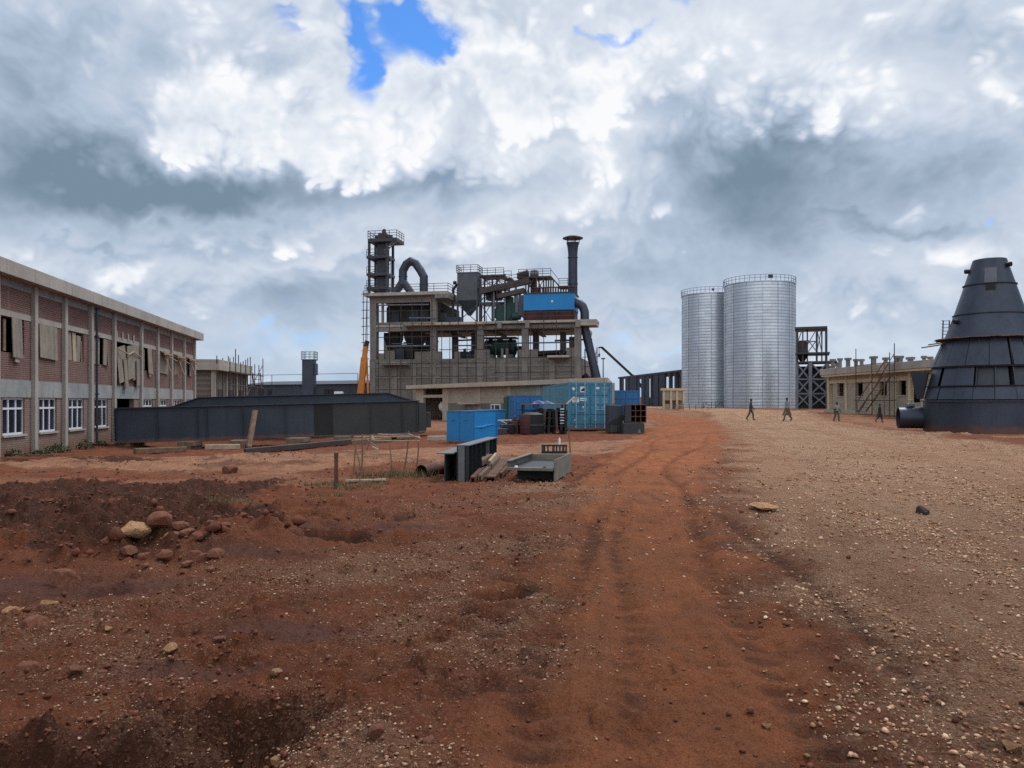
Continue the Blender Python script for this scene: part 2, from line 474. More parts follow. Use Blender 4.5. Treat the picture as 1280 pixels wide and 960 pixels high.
RIDGES = [(-10.5, 10.6, -4.6, 10.2, 1.1, .20), (-10.5, 9.4, -3.0, 8.35, .85, .13), (-4.1, 8.0, -2.75, 8.1, .5, .14), (-9, 8.2, -5.2, 7.3, .8, .08), (-14, 20.0, -3, 19.6, .9, .10), (-8, 21.5, -6.0, 21.3, .6, .18),
          (-3.3, 11.6, -2.6, 11.7, .3, .13), (21, 41, 19.5, 34, 1.2, .12), (19.5, 34, 19, 27, 1.2, .08), (26, 58, 21, 66, 1.2, .10), (24, 74, 34, 74, 1.5, .15), (-3, 20.5, 1.0, 20.4, .8, .06), (11, 58, 5, 62, 2, .25)]


def dark_mask(x, y):                       # churned dark topsoil
    n = (fbm(x * .7 + 9, y * .7 + 3, 4) - .5)
    a = 1 - sst(.0, 1.0, np.abs(y - (9.6 - .08 * (x + 6))) - 1.2 + n * 2.2 + sst(-3.6, -1.8, x) * 3)
    b = (1 - sst(-.1, .25, y - (4.0 + .36 * (x + 1.3)) + n * .6)) * (1 - sst(-1.4, -.6, x + n))
    c = (1 - sst(.0, 1.4, np.abs(y - 13.8) - .9 + n * 5)) * (1 - sst(-5.5, -3.4, x)) * .9
    d, _ = seg(x, y, 19.6, 40, 15.2, 22.5); e, _ = seg(x, y, -18, 26.5, -12, 24.5); g, _ = seg(x, y, 20, 54, 31, 55)
    c = np.maximum(c, .95 * (1 - sst(.1, 1.3, d + n * 3))); c = np.maximum(c, .7 * (1 - sst(.2, 1.6, e + n * 3))); c = np.maximum(c, .6 * (1 - sst(.2, 2.5, g + n * 6)))
    return np.clip(np.maximum(np.maximum(a, b), c), 0, 1)


def gparts(x, y):
    r = np.hypot(x, y)
    z = gbase(x, y)
    road = road_mask(x, y); track = track_mask(x, y) * (1 - road); dark = dark_mask(x, y) * (1 - road * sst(18, 14, y))
    near = np.clip(1.2 - r / 60, .15, 1)
    rough = (1 - .72 * road) * (1 - .5 * track)
    z = z + (fbm(x * .35, y * .35, 4) - .5) * .14 * rough
    z = z + (fbm(x * 1.7 + 3, y * 1.7, 4) - .5) * .085 * rough * near
    f = fbm(x * 6.3, y * 6.3, 4, .55)
    z = z + (f - .5) * (.062 * rough + .014) * near
    f2 = fbm(x * 17 + 5, y * 17, 3, .55)
    z = z + (f2 - .5) * (.030 * rough + .010) * np.clip(1.5 - r / 14, 0, 1) * (1 + .6 * (1 - road))
    lump = np.abs(fbm(x * 3.1 + 50, y * 3.1 + 20, 4, .55) - .5) * 2
    z = z + dark * (lump - .3) * .30
    cl = sst(.56, .74, vnoise(x * 9.0 + 7, y * 9.0 + 2)) * sst(.50, .66, fbm(x * .9 + 70, y * .9, 3))
    z = z + cl * .045 * rough * near
    rut = np.zeros_like(x); wheel = np.zeros_like(x)
    wob = (fbm(x * 2.2, y * 2.2 + 30, 3) - .5)
    brk = fbm(x * 3.3 + 11, y * 3.3 + 4, 3)
    for ax, ay, bx, by, w, dp in RUTS:
        d, t = seg(x, y, ax, ay, bx, by)
        d = d + wob * w * 1.6
        e = sst(0, .30, t) * sst(1, .70, t) * (.25 + .75 * sst(.36, .56, brk))
        k = np.exp(-(d / w) ** 2) * e
        z = z - k * dp
        if abs(bx - ax) > abs(by - ay):                    # a bank thrown up on the far side, its rut face painted as shaded
            o_ = y - (ay + t * (by - ay)) + wob * w * 1.6
            z = z + np.exp(-((o_ - 1.5 * w) / (.7 * w)) ** 2) * e * dp * .75 * (.6 + .8 * f)
            k = np.exp(-((o_ - .45 * w) / (.85 * w)) ** 2) * e
        rut = np.maximum(rut, k * min(1, dp / .09))
    # long wheel tracks down the lane and the haul road
    tc = np.interp(y, [0, 4, 8, 16, 26, 40, 60], [.9, .95, 1.45, 2.9, 5.6, 9.6, 14]); rc = np.interp(y, [p[1] for p in ROADC], [p[0] for p in ROADC])
    for c_, off, w, dp, dk in ((tc, -.62, .15, .055, .9), (tc, .70, .15, .05, .9), (tc, -.25, .10, .04, .7), (tc, -1.45, .17, .05, .8), (tc, 1.45, .15, .05, .8), (rc, -3.6, .2, .04, .5), (rc, -1.6, .25, .03, .4), (rc, .7, .25, .03, .4), (rc, 2.6, .2, .03, .4)):
        dd = x - c_ - off - (fbm(y * .12 + off, y * 0 + 3.0, 2) - .5) * 1.2
        g_ = np.exp(-(dd / w) ** 2) * sst(.28, .55, fbm(x * .4 + off * 3, y * .28 + 7, 3))
        z = z - g_ * dp * (.7 + .3 * np.sin(y * 24)) + np.exp(-((np.abs(dd) - 1.6 * w) / (.5 * w)) ** 2) * dp * .35
        wheel = np.maximum(wheel, g_ * dk * np.clip(1.25 - r / 70, 0, 1) * (.72 + .28 * np.sin(y * 24 + x * 4) * sst(16, 9, y)))
    for ax, ay, bx, by, w, h in RIDGES:
        d, t = seg(x, y, ax, ay, bx, by)
        d = d + wob * w * 1.3
        z = z + np.exp(-(d / w) ** 2) * h * (.6 + .8 * f)
    # the dug hollow at the near left, with a steep lip
    e = y - (4.0 + .42 * (x + 1.3)) + (fbm(x * 2.5, y * 2.5, 4) - .5) * .35
    pit = (1 - sst(-.16, .06, e)) * (1 - sst(-1.35, -.75, x + wob * .6)) * sst(-8, -5, x)
    z = z - pit * .26 + np.exp(-(e - .12) ** 2 / .012) * .04 * (1 - sst(-1.35, -.75, x))
    # tyre tread bars across the lane
    tread = track * sst(4, 7, y) * sst(16, 11, y) * (np.sin(y * 26 + x * 3) * .5 + .5) * np.exp(-((np.abs(x - np.interp(y, [4, 8, 16], [.95, 1.6, 3.0])) - .25) / .14) ** 2)
    z = z + tread * .012
    return z, road, track, dark, rut, pit, f, wheel


def gz(x, y):
    return float(gparts(np.array([float(x)]), np.array([float(y)]))[0][0])


def tan_mask(x, y):                        # pale dry earth: the cross track and the flat behind the berm
    n = (fbm(x * .35 + 5, y * .35 + 8, 5) - .5) * 2
    a = 1 - sst(-.5, 1.5, np.abs(y - np.interp(x, [-30, -14, -5, 2, 10, 16], [25, 22.5, 21.5, 25.5, 33, 36])) - 2.6 + n * 2.5)
    b = (1 - sst(-.5, 1.2, np.abs(y - 15.5 - .1 * x) - 1.2 + n * 2.5)) * (1 - sst(-3.6, -2.2, x)) * .5
    c = sst(36, 48, y + n * 5) * .6
    return np.clip(np.maximum(np.maximum(a, b), c), 0, 1)


GRAV = [(-.6, 5.6, 1.1, .9, 1.0), (-1.0, 7.2, 1.6, 1.2, .7), (-.1, 8.2, 1.4, 1.4, .6), (-1.4, 3.9, .8, .4, .8), (-.9, 3.45, .6, .35, 1.2), (.4, 4.9, .9, .5, .7), (-2.6, 5.4, 1.4, .8, .5), (1.0, 13.5, 1.3, 2.4, 1.0), (.2, 11.2, 1.6, 1.4, .6), (.15, 6.3, .9, .5, .9), (-2.0, 4.6, .7, .4, .5)]


def grav_patch(x, y):
    s = np.zeros_like(x)
    for cx, cy, sx, sy, a in GRAV:
        s = np.maximum(s, a * np.exp(-((x - cx) / sx) ** 2 - ((y - cy) / sy) ** 2))
    return np.clip(s * (.25 + 1.5 * sst(.35, .65, fbm(x * 1.3 + 2, y * 1.3, 4))), 0, 1.2)


def wet_mask(x, y):
    n = (fbm(x * .9 + 33, y * .9 + 11, 4) - .5)
    s = np.zeros_like(x)
    for cx, cy, sx, sy in [(-1.45, 5.2, .7, .3), (-1.75, 4.55, .6, .2), (-2.4, 7.6, .9, .2), (-1.9, 9.6, 1.3, .25), (-3.6, 6.4, 1.2, .5)]:
        s = np.maximum(s, np.exp(-((x - cx) / sx) ** 2 - ((y - cy) / sy) ** 2))
    return np.clip(sst(.25, .8, s + n * .8), 0, 1)


def build_ground():
    dense = np.radians(np.linspace(-47, 47, 860)); sparse = np.radians(np.linspace(47, 313, 150))[1:-1]
    ang = np.concatenate([dense, sparse])
    r = [0.9]
    while r[-1] < 55: r.append(r[-1] * 1.0062)
    while r[-1] < 6000: r.append(r[-1] * 1.05)
    r = np.array(r)
    A, R = np.meshgrid(ang, r)
    x = (R * np.sin(A)).ravel(); y = (R * np.cos(A)).ravel()
    z, road, track, dark, rut, pit, f, wheel = gparts(x, y)
    na, nr = len(ang), len(r)
    co = np.column_stack([x, y, z])
    co = np.vstack([co, [[0, 0, 0]]])
    i = np.arange(nr - 1)[:, None] * na; j = np.arange(na)[None, :]; j2 = (j + 1) % na
    q = np.stack([i + j, i + na + j, i + na + j2, i + j2], -1).reshape(-1, 4)
    jj = np.arange(na)
    tri = np.column_stack([np.full(na, nr * na), jj, (jj + 1) % na])
    me = bpy.data.meshes.new('ground')
    me.vertices.add(len(co)); me.vertices.foreach_set('co', co.astype(np.float32).ravel())
    nl = q.size + tri.size
    me.loops.add(nl); me.loops.foreach_set('vertex_index', np.concatenate([q.ravel(), tri.ravel()]).astype(np.int32))
    me.polygons.add(len(q) + len(tri))
    st = np.concatenate([np.arange(len(q)) * 4, q.size + np.arange(len(tri)) * 3]).astype(np.int32)
    me.polygons.foreach_set('loop_start', st)
    me.update(calc_edges=True); me.validate()
    for nm, arr in (('road', road), ('track', track), ('dark', np.maximum(dark, pit)), ('rut', rut), ('tan', tan_mask(x, y) * (1 - road)), ('wet', wet_mask(x, y) * (1 - road)), ('grav', grav_patch(x, y)), ('lane', lane_mask(x, y)), ('wheel', wheel)):
        a = me.attributes.new(nm, 'FLOAT', 'POINT'); a.data.foreach_set('value', np.append(arr, 0).astype(np.float32))
    me.shade_smooth()
    o = bpy.data.objects.new('ground', me); COL.objects.link(o); o['kind'] = 'structure'
    m, t, b = new_mat('laterite_ground')
    c = t.coord()
    road, track, dark, rut, tan, wet, grav = [t.attr(k) for k in ('road', 'track', 'dark', 'rut', 'tan', 'wet', 'grav')]
    big = t.noise(c, .35, 5, .6); mid = t.noise(c, 2.2, 6, .62); fin = t.noise(c, 28, 5, .65); vf = t.noise(c, 110, 3, .6)
    red = t.mix(mid.ss(.35, .68), (.215, .066, .029), (.112, .037, .019))
    red = t.mix(big.ss(.42, .68) * .5, red, (.19, .074, .040))
    tr = t.mix(mid.ss(.35, .7), (.36, .122, .047), (.235, .082, .035))
    tr = t.mix(big.ss(.4, .65) * .4, tr, (.15, .058, .031))
    tn = t.mix(mid.ss(.3, .7), (.37, .180, .102), (.25, .122, .072))
    tn = t.mix(big.ss(.46, .60) * t.noise(c, .9, 4).ss(.42, .58) * .75, tn, (.085, .042, .028))
    dk = t.mix(mid.ss(.35, .65), (.082, .031, .018), (.038, .017, .012))
    gv1 = t.voronoi(c, 44, out='Color'); gd1 = t.voronoi(c, 44)
    gvx = t.xyz(gv1)[0]
    stone = t.ramp(gvx, [(0, (.32, .155, .085)), (.35, (.53, .305, .170)), (.7, (.66, .42, .25)), (.93, (.74, .52, .36)), (1, (.76, .63, .50))])
    gv2 = t.voronoi(c, 95, out='Color')
    stone2 = t.ramp(t.xyz(gv2)[1], [(0, (.29, .14, .077)), (.5, (.56, .325, .19)), (1, (.66, .49, .35))])
    stone = t.mix(t.noise(c, 7, 3).ss(.4, .6) * .7, stone, stone2)
    gap = gd1.ss(.35, .75)
    stone = t.mix(gap * .32, stone, (.22, .11, .066))
    stone = t.mix(big.ss(.45, .7) * .35, stone, (.30, .145, .078))
    stone = t.mix((t.attr('lane') + (mid - .5) * .5).ss(.5, .95) * .45, stone, (.40, .21, .12))
    col = red
    col = t.mix((tan + (fin - .5) * .5).ss(.25, .75), col, tn)
    col = t.mix((track + (fin - .5) * .4).ss(.2, .8), col, tr)
    col = t.mix((dark + (mid - .5) * .9).ss(.3, .7), col, dk)
    # scattered chippings in the soil
    chip = t.xyz(t.voronoi(c, 85, out='Color'))
    cm = (chip[2] + grav * .8 + t.noise(c, 3.2, 4).ss(.45, .7) * .16).ss(.93, .96) * (1.0 - track * .75) * (1.0 - dark * .6)
    col = t.mix(cm * .7, col, t.mix(chip[0], (.20, .10, .06), (.36, .23, .145)))
    rd = (road + (fin - .5) * 1.0 + (mid - .5) * .7).ss(.22, .82)
    col = t.mix(rd * (.9 - big.ss(.5, .72) * .25), col, stone)
    px_, py_, pz_ = t.xyz(c)
    shade_damp = (py_ + (big - .5) * 9.0 + (mid - .5) * 3.0).ss(20.0, 3.0)  # near soil darkened: painted cloud shade and corner falloff, plus damp earth
    col = t.mix(shade_damp * .95, col, t.mix(.45, (.050, .0175, .0082), col))
    streak = t.noise(t.mapping(c, (2.2, .35, 1.0), (0, 0, 0), (0, 0, -.2)), 2.0, 5, .6)
    col = t.mix((track + road * .7) * streak.ss(.48, .72) * .45, col, (.085, .036, .02))
    col = t.mix(wet * .75, col, t.mix(mid, (.060, .025, .018), (.095, .040, .028)))
    col = t.mix((t.attr('wheel') + (fin - .5) * .8 + (mid - .5) * .5).ss(.22, .85) * .85, col, t.mix(.35, (.030, .0125, .0085), col))
    col = t.mix((rut + (mid - .5) * .7 + (fin - .5) * .5).ss(.35, 1.05) * .72, col, (.028, .016, .013))  # ruts painted near-black to stand in for shade in the hollow
    grit = t.noise(c, 55, 4, .7)
    col = t.mix(grit.ss(.46, .66) * .55, col, t.mix(.35, (.018, .008, .006), col))
    col = t.mix(vf.ss(.3, .75) * .35, col, (.03, .014, .010))
    col = t.mix((mid * .6 + fin * .5).ss(.60, .72) * .35, col, t.mix(.55, (.25, .13, .08), col))
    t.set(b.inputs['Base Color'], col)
    rg = (wet + (fin - .5) * .7 + (mid - .5) * .5).ss(.3, 1.0, 0.95, .78)
    t.set(b.inputs['Roughness'], rg); b.inputs['Specular IOR Level'].default_value = .09
    h = fin * .022 + vf * .006 + (1.0 - gd1) * (rd * .03 + cm * .012) + mid * .02
    t.set(b.inputs['Normal'], t.bump(h, 1.0, 1.25))
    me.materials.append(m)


def stones(name, label, n, xr, yr, dens, size, pal, seed, flat=.65, sink=.3):
    """Loose chippings strewn over the ground, one mesh of small faceted stones."""
    rg = np.random.default_rng(seed)
    # sample depth so that nearer ground gets more stones per square metre
    y = yr[0] * (yr[1] / yr[0]) ** rg.random(n * 3)
    hw = np.minimum(np.maximum(-xr[0], xr[1]), .78 * y + 1.2)
    x = (rg.random(n * 3) * 2 - 1) * hw
    k = (x > xr[0]) & (x < xr[1]) & (rg.random(n * 3) < dens(x, y))
    x, y = x[k][:n], y[k][:n]; n = len(x)
    s = size[0] * (size[1] / size[0]) ** (rg.random(n) ** 2.2) * (.6 + .4 * np.clip(y / 6, .6, 2.5))
    z = gparts(x, y)[0]
    base = np.array([(1, 0, 0), (.45, .85, .1), (-.6, .75, -.05), (-1, -.1, .1), (-.45, -.85, 0), (.55, -.8, -.1), (.35, .25, .85), (-.35, .2, .9), (.05, -.4, .8), (0, 0, -.8)], float)
    fc = np.array([(0, 1, 6), (1, 7, 6), (1, 2, 7), (2, 3, 7), (3, 8, 7), (3, 4, 8), (4, 5, 8), (5, 6, 8), (5, 0, 6), (6, 7, 8), (1, 0, 9), (2, 1, 9), (3, 2, 9), (4, 3, 9), (5, 4, 9), (0, 5, 9)])
    P = base[None] * (1 + (rg.random((n, 10, 1)) - .5) * .55) + (rg.random((n, 10, 3)) - .5) * .25
    P = P * np.stack([.7 + .6 * rg.random(n), .6 + .5 * rg.random(n), flat * (.6 + .7 * rg.random(n))], -1)[:, None, :]
    a = rg.random(n) * 6.283; ca, sa = np.cos(a)[:, None], np.sin(a)[:, None]
    X = P[:, :, 0] * ca - P[:, :, 1] * sa; Y = P[:, :, 0] * sa + P[:, :, 1] * ca
    P = np.stack([X, Y, P[:, :, 2]], -1) * s[:, None, None] * .5
    P += np.stack([x, y, z + s * (.5 - sink) * flat], -1)[:, None, :]
    fs = (fc[None] + (np.arange(n) * 10)[:, None, None]).reshape(-1, 3)
    me = bpy.data.meshes.new(name)
    me.vertices.add(n * 10); me.vertices.foreach_set('co', P.astype(np.float32).ravel())
    me.loops.add(fs.size); me.loops.foreach_set('vertex_index', fs.astype(np.int32).ravel())
    me.polygons.add(len(fs)); me.polygons.foreach_set('loop_start', (np.arange(len(fs)) * 3).astype(np.int32))
    me.update(calc_edges=True)
    pal = np.array(pal); u = rg.random(n) * (len(pal) - 1.001); i = u.astype(int); fr = (u - i)[:, None]
    c = pal[i] * (1 - fr) + pal[i + 1] * fr; c = c * (.75 + .5 * rg.random((n, 1)))
    ca = np.repeat(np.column_stack([c, np.ones(n)]), 10, 0)
    at = me.color_attributes.new('tone', 'FLOAT_COLOR', 'POINT'); at.data.foreach_set('color', ca.astype(np.float32).ravel())
    me.materials.append(MT['chips'])
    o = bpy.data.objects.new(name, me); COL.objects.link(o); o['kind'] = 'stuff'; o['label'] = label; o['category'] = 'gravel'
    return o


def chips_mat():
    m, t, b = new_mat('stone_chippings')
    c = t.coord()
    t.set(b.inputs['Base Color'], t.mix(t.noise(c, 60, 4).ss(.35, .7) * .5, t.attrc('tone'), (.12, .055, .035)))
    b.inputs['Roughness'].default_value = .9; b.inputs['Specular IOR Level'].default_value = .10
    return m


MT['chips'] = chips_mat()
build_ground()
PALE = [(.20, .088, .047), (.33, .165, .090), (.45, .255, .148), (.54, .345, .21), (.62, .46, .33)]
EARTH = [(.070, .024, .014), (.115, .038, .020), (.125, .046, .027), (.155, .062, .035)]
stones('gravel', 'tan crushed stone covering the wide haul road', 42000, (1.5, 30), (3.2, 26), lambda x, y: road_mask(x, y) * (.25 + .75 * sst(.35, .6, fbm(x, y, 4))) * (1 - .7 * lane_mask(x, y)), (.012, .048), PALE, 21)
stones('stone_chippings', 'pale stone chippings scattered over the red mud', 46000, (-8, 4), (3.1, 20), lambda x, y: np.clip(grav_patch(x, y) * 1.1 + .05, 0, 1) * (1 - .65 * track_mask(x, y)) * (1 - .85 * wet_mask(x, y)) * (1 - road_mask(x, y)), (.006, .032), [sc(c_, .72) for c_ in PALE], 22)
stones('earth_crumbs', 'dark red crumbs and clods of turned earth', 15000, (-12, 6), (3.1, 22), lambda x, y: np.clip(dark_mask(x, y) * 1.2 + .10 + .5 * sst(.55, .7, fbm(x * 1.1, y * 1.1, 3)), 0, 1) * (1 - road_mask(x, y)) * (1 - .93 * track_mask(x, y)), (.010, .055), EARTH, 23, flat=.7)

stones('rubble', 'small red rubble lumps heaped along the bank on the left', 700, (-8, -1.5), (6.5, 11), lambda x, y: np.exp(-((x + 3.5) / .9) ** 2 - ((y - 8.0) / .45) ** 2) + .5 * np.exp(-((x + 6.5) / 1.8) ** 2 - ((y - 7.2) / .5) ** 2) + .25 * np.exp(-((x + 6) / 3) ** 2 - ((y - 9.6) / .8) ** 2), (.045, .17), EARTH, 31, flat=.85, sink=.2)
# ------------------------------------------------------------------ sky, sun, camera
SUN_EL, SUN_AZ = math.radians(58), math.radians(35)     # azimuth from +Y towards +X


def build_world():
    w = bpy.data.worlds.new('World'); S.world = w; w.use_nodes = True
    nt = w.node_tree; nt.nodes.clear(); t = T(nt)
    out = t.N.new('ShaderNodeOutputWorld')
    sky = t.N.new('ShaderNodeTexSky'); sky.sky_type = 'NISHITA'; sky.sun_disc = False
    sky.sun_elevation = SUN_EL; sky.sun_rotation = SUN_AZ; sky.altitude = 1500; sky.air_density = 1.0; sky.dust_density = .6; sky.ozone_density = 2.0
    n = t.coord('Generated')
    x, y, z = t.xyz(n)
    yy = y.max(.06); a = x / yy; b = z / yy
    front = y.ss(.10, .40)
    # the cumulus: rounded billows on slow turbulence
    zz = z.max(-.05) * 1.2
    q = t.vec(x, y, zz)
    wv = t.xyz(t.noise(q, 2.4, 3, .55, out='Color'))
    q2 = t.vec(x + (wv[0] - .5) * .12, y + (wv[1] - .5) * .12, zz + (wv[2] - .5) * .12)

    def D(off):
        qq = t.mapping(q2, (1, 1, 1), off)
        r = t.noise(qq, 2.2, 4, .55) * .55
        for sc_, am in ((7.0, .26), (15.0, .16), (31.0, .11), (64.0, .07)):
            r = r + ((t.noise(qq, sc_, 0) - .5) * 2.0)._m('ABSOLUTE') * am
        return r
    d0 = D((0, 0, 0)); d1 = D((.006, .0, -.035))
    lit = d0 - d1
    fine = t.noise(q2, 16, 5, .62)
    soft = t.noise(q, 4.2, 3, .5)
    aw = a + (wv[0] - .5) * .20 + (fine - .5) * .05 - (d0 - .40) * .10; bw = b + (wv[1] - .5) * .16 + (fine - .5) * .04 + (d0 - .40) * .20

    def G(px, py, sx, sy, amp, pw=2.0):
        cx, cy = (px - CX) / F, (HY - py) / F
        e = ((aw - cx) * (F / sx)).pow(2.0) + ((bw - cy) * (F / sy)).pow(2.0)
        return (e * -1.0).exp() * amp

    def sumg(L):
        r = None
        for g in L:
            r = G(*g) if r is None else r + G(*g)
        return r
    tone = sumg(SKY_TONE) * front * 1.35
    hole = sumg(SKY_HOLES) * front
    hd = sumg(SKY_HEADS) * front
    # unseen dark sky patches added either side to shape the silo reflections
    side = ((x + .97).pow(2.0) * -60.0 - (z - .25).pow(2.0) * 4.0).exp() * -.85 + ((x - .93).pow(2.0) * -40.0 - (z - .2).pow(2.0) * 5.0).exp() * -.60
    h0 = d0 * 1.60 + hd * 1.0 + tone * .55 - .105 + (fine - .5) * .34
    heads = h0.ss(.58, .84)
    mid = t.noise(q2, 8, 5, .6)
    shade = tone + side + y.ss(.15, -.25) * .20 + .66 + (soft - .5) * .34 + (mid - .5) * .22 + lit * .7  # clouds behind the viewer brightened to fill facing surfaces
    hsh = .79 + side * .8 + lit * 1.8 + (mid - .5) * .36 + tone * .40 + (soft - .5) * .2 + (h0.ss(.62, .74) - h0.ss(.80, 1.1)) * .10
    shade = shade + heads * (hsh - shade) * .85 + (fine - .5) * .12
    col = t.ramp(shade.clamp(), [(0, (.19, .27, .35)), (.22, (.285, .37, .48)), (.45, (.44, .535, .67)), (.66, (.62, .69, .795)), (.84, (.785, .835, .905)), (1, (.955, .965, .985))])
    low = z.ss(.15, .0)
    col = t.mix(low * .42, col, (.33, .50, .68))
    alpha = (d0 * 1.3 + .62 + (fine - .5) * .9 + (mid - .5) * .3 + hd * 1.3 - hole).ss(-.05, .92)
    skyc = t.mix(1.0, V(t.t, sky.outputs[0]), (.50, .88, 1.28), 'MULTIPLY')
    bg1 = t.N.new('ShaderNodeBackground'); t.set(bg1.inputs[0], skyc); bg1.inputs[1].default_value = .13
    bg2 = t.N.new('ShaderNodeBackground'); t.set(bg2.inputs[0], col)
    sun_dot = x * (math.cos(SUN_EL) * math.sin(SUN_AZ)) + y * (math.cos(SUN_EL) * math.cos(SUN_AZ)) + z * math.sin(SUN_EL)
    t.set(bg2.inputs[1], y.ss(.10, -.30) * .35 + sun_dot.ss(.86, 1.0) * 3.2 + .87)  # fill light added: unseen sky brightened behind the viewer and round the sun
    mx = t.N.new('ShaderNodeMixShader'); t.set(mx.inputs[0], alpha)
    t.L.new(bg1.outputs[0], mx.inputs[1]); t.L.new(bg2.outputs[0], mx.inputs[2]); t.L.new(mx.outputs[0], out.inputs[0])
    try:
        w.cycles.sampling_method = 'MANUAL'; w.cycles.sample_map_resolution = 512
    except Exception: pass


SKY_TONE = [  # px, py, half width, half height, amount
    (250, 228, 240, 40, -.56), (50, 205, 150, 60, -.24), (20, 120, 120, 90, -.16), (60, 30, 160, 50, -.10), (320, 50, 60, 50, -.14), (935, 235, 95, 66, -.46), (1080, 250, 150, 60, -.20), (850, 190, 30, 40, -.14),
    (1190, 190, 120, 80, -.14), (1220, 60, 120, 40, -.16), (800, 330, 110, 50, -.14), (1000, 330, 120, 50, -.14), (110, 375, 200, 30, -.18), (390, 375, 110, 34, -.20), (1150, 400, 160, 16, -.12), (330, 300, 160, 16, -.14), (560, 240, 120, 16, -.10),
    (620, 190, 130, 80, .02), (760, 110, 180, 90, .08), (900, 50, 200, 60, .05), (1090, 120, 120, 60, .10), (420, 190, 80, 60, .10), (560, 120, 90, 50, .05), (560, 222, 120, 12, -.20), (720, 275, 90, 14, -.14), (1010, 195, 80, 12, -.16), (480, 335, 120, 9, -.14), (1130, 300, 100, 10, -.14), (130, 305, 120, 9, -.12), (640, 405, 220, 9, -.10), (900, 385, 160, 8, -.10), (690, 165, 60, 10, -.12), (830, 150, 50, 9, -.12), (1100, 440, 160, 14, .10), (700, 260, 80, 30, .08)]
SKY_HEADS = [(405, 50, 34, 46, .34), (498, 75, 40, 34, .34), (265, 85, 70, 42, .26), (210, 140, 60, 40, .26), (340, 120, 70, 60, .22), (400, 180, 60, 46, .20), (130, 40, 40, 30, .12), (600, 60, 50, 40, .24), (690, 110, 110, 60, .18), (480, 190, 40, 40, .12),
             (820, 100, 110, 60, .16), (760, 210, 60, 50, .12), (960, 140, 80, 50, .16), (170, 326, 46, 22, .30), (262, 288, 34, 20, .20), (560, 290, 70, 40, .16), (60, 265, 60, 20, .14), (715, 340, 40, 44, .16), (805, 455, 18, 7, .30), (820, 250, 14, 30, .24),
             (850, 290, 16, 12, .20), (1100, 250, 50, 40, .16), (1215, 320, 50, 26, .26), (1100, 320, 70, 20, .14), (1250, 110, 40, 30, .14), (1060, 380, 60, 20, .14), (640, 300, 50, 30, .12), (360, 290, 40, 16, .12)]
SKY_HOLES = [(450, 46, 24, 46, 1.45), (530, 16, 62, 34, 1.55), (560, 48, 28, 22, 1.1), (368, 4, 20, 12, .8), (785, 42, 42, 14, .95), (865, 2, 26, 12, .8), (745, 25, 12, 18, .6), (1220, 290, 16, 6, .55),
             (360, 440, 110, 14, .42), (800, 435, 60, 14, .40), (330, 420, 80, 12, .3), (550, 225, 30, 6, .35), (900, 320, 30, 5, .3), (42, 281, 10, 4, .5), (820, 400, 60, 8, .3)]
build_world()
sun = bpy.data.lights.new('sun', 'SUN'); sun.energy = 1.5; sun.angle = math.radians(14); sun.color = (1.0, .95, .88)
so = bpy.data.objects.new('sun', sun); COL.objects.link(so)
sd = Vector((math.cos(SUN_EL) * math.sin(SUN_AZ), math.cos(SUN_EL) * math.cos(SUN_AZ), math.sin(SUN_EL)))
so.rotation_euler = sd.to_track_quat('Z', 'Y').to_euler(); so.location = sd * 50
cam = bpy.data.cameras.new('camera'); co = bpy.data.objects.new('camera', cam); COL.objects.link(co)
co.location = (0, 0, CH); co.rotation_euler = (math.pi / 2, 0, 0)
cam.sensor_width = 36; cam.lens = 36 * F / 1280; cam.shift_y = (HY - 480) / 1280; cam.clip_start = .1; cam.clip_end = 9000
S.camera = co
vs = S.view_settings; vs.view_transform = 'Standard'; vs.look = 'None'; vs.exposure = 0.2; vs.gamma = 1; vs.use_curve_mapping = False
S.render.engine = 'CYCLES'; S.cycles.use_denoising = False
S.cycles.max_bounces = 5; S.cycles.diffuse_bounces = 3; S.cycles.glossy_bounces = 3
# ------------------------------------------------------------------ the plant building and what stands on it
PF = Frame(462, 104, 745, 98)
PU = PF.U


def PZ(py, px=600, v=0.0): return PF.Z(px, py, v)


def pcol(m, u, v, z0, z1, w): m.box(u - w / 2, u + w / 2, v - w / 2, v + w / 2, z0, z1)


root = PF.root('plant_building', 'unfinished concrete plant building of open storeys with bare columns and stacked machinery', 'building')
cm = MT['conc_plant']
ZW = PZ(448); ZB = PZ(412); ZD = PZ(402.5); ZR = PZ(366.5, 500); ZRb = PZ(376, 500)
uL, uR = PU(462), PU(725.5)
DEP = 17.0
frontc = [PU(466.5), PU(541.5), PU(600), PU(656), PU(722)]
for u in frontc:
    top = ZRb if u < PU(560) else ZB
    b = MB(); pcol(b, u, .45, ZW - .02, top, .86); b.build('column', cm, root, bevel=.03)
for px, v in ((484, 7.2), (536, 8), (569, 7.5), (593, 7.5), (670, 7.5), (704, 7.5), (484, 16), (569, 16), (625, 16), (670, 16), (715, 16)):
    b = MB(); pcol(b, PU(px, v), v, ZW - .3, ZB + .2, .8); b.build('column', cm, root, bevel=.03)
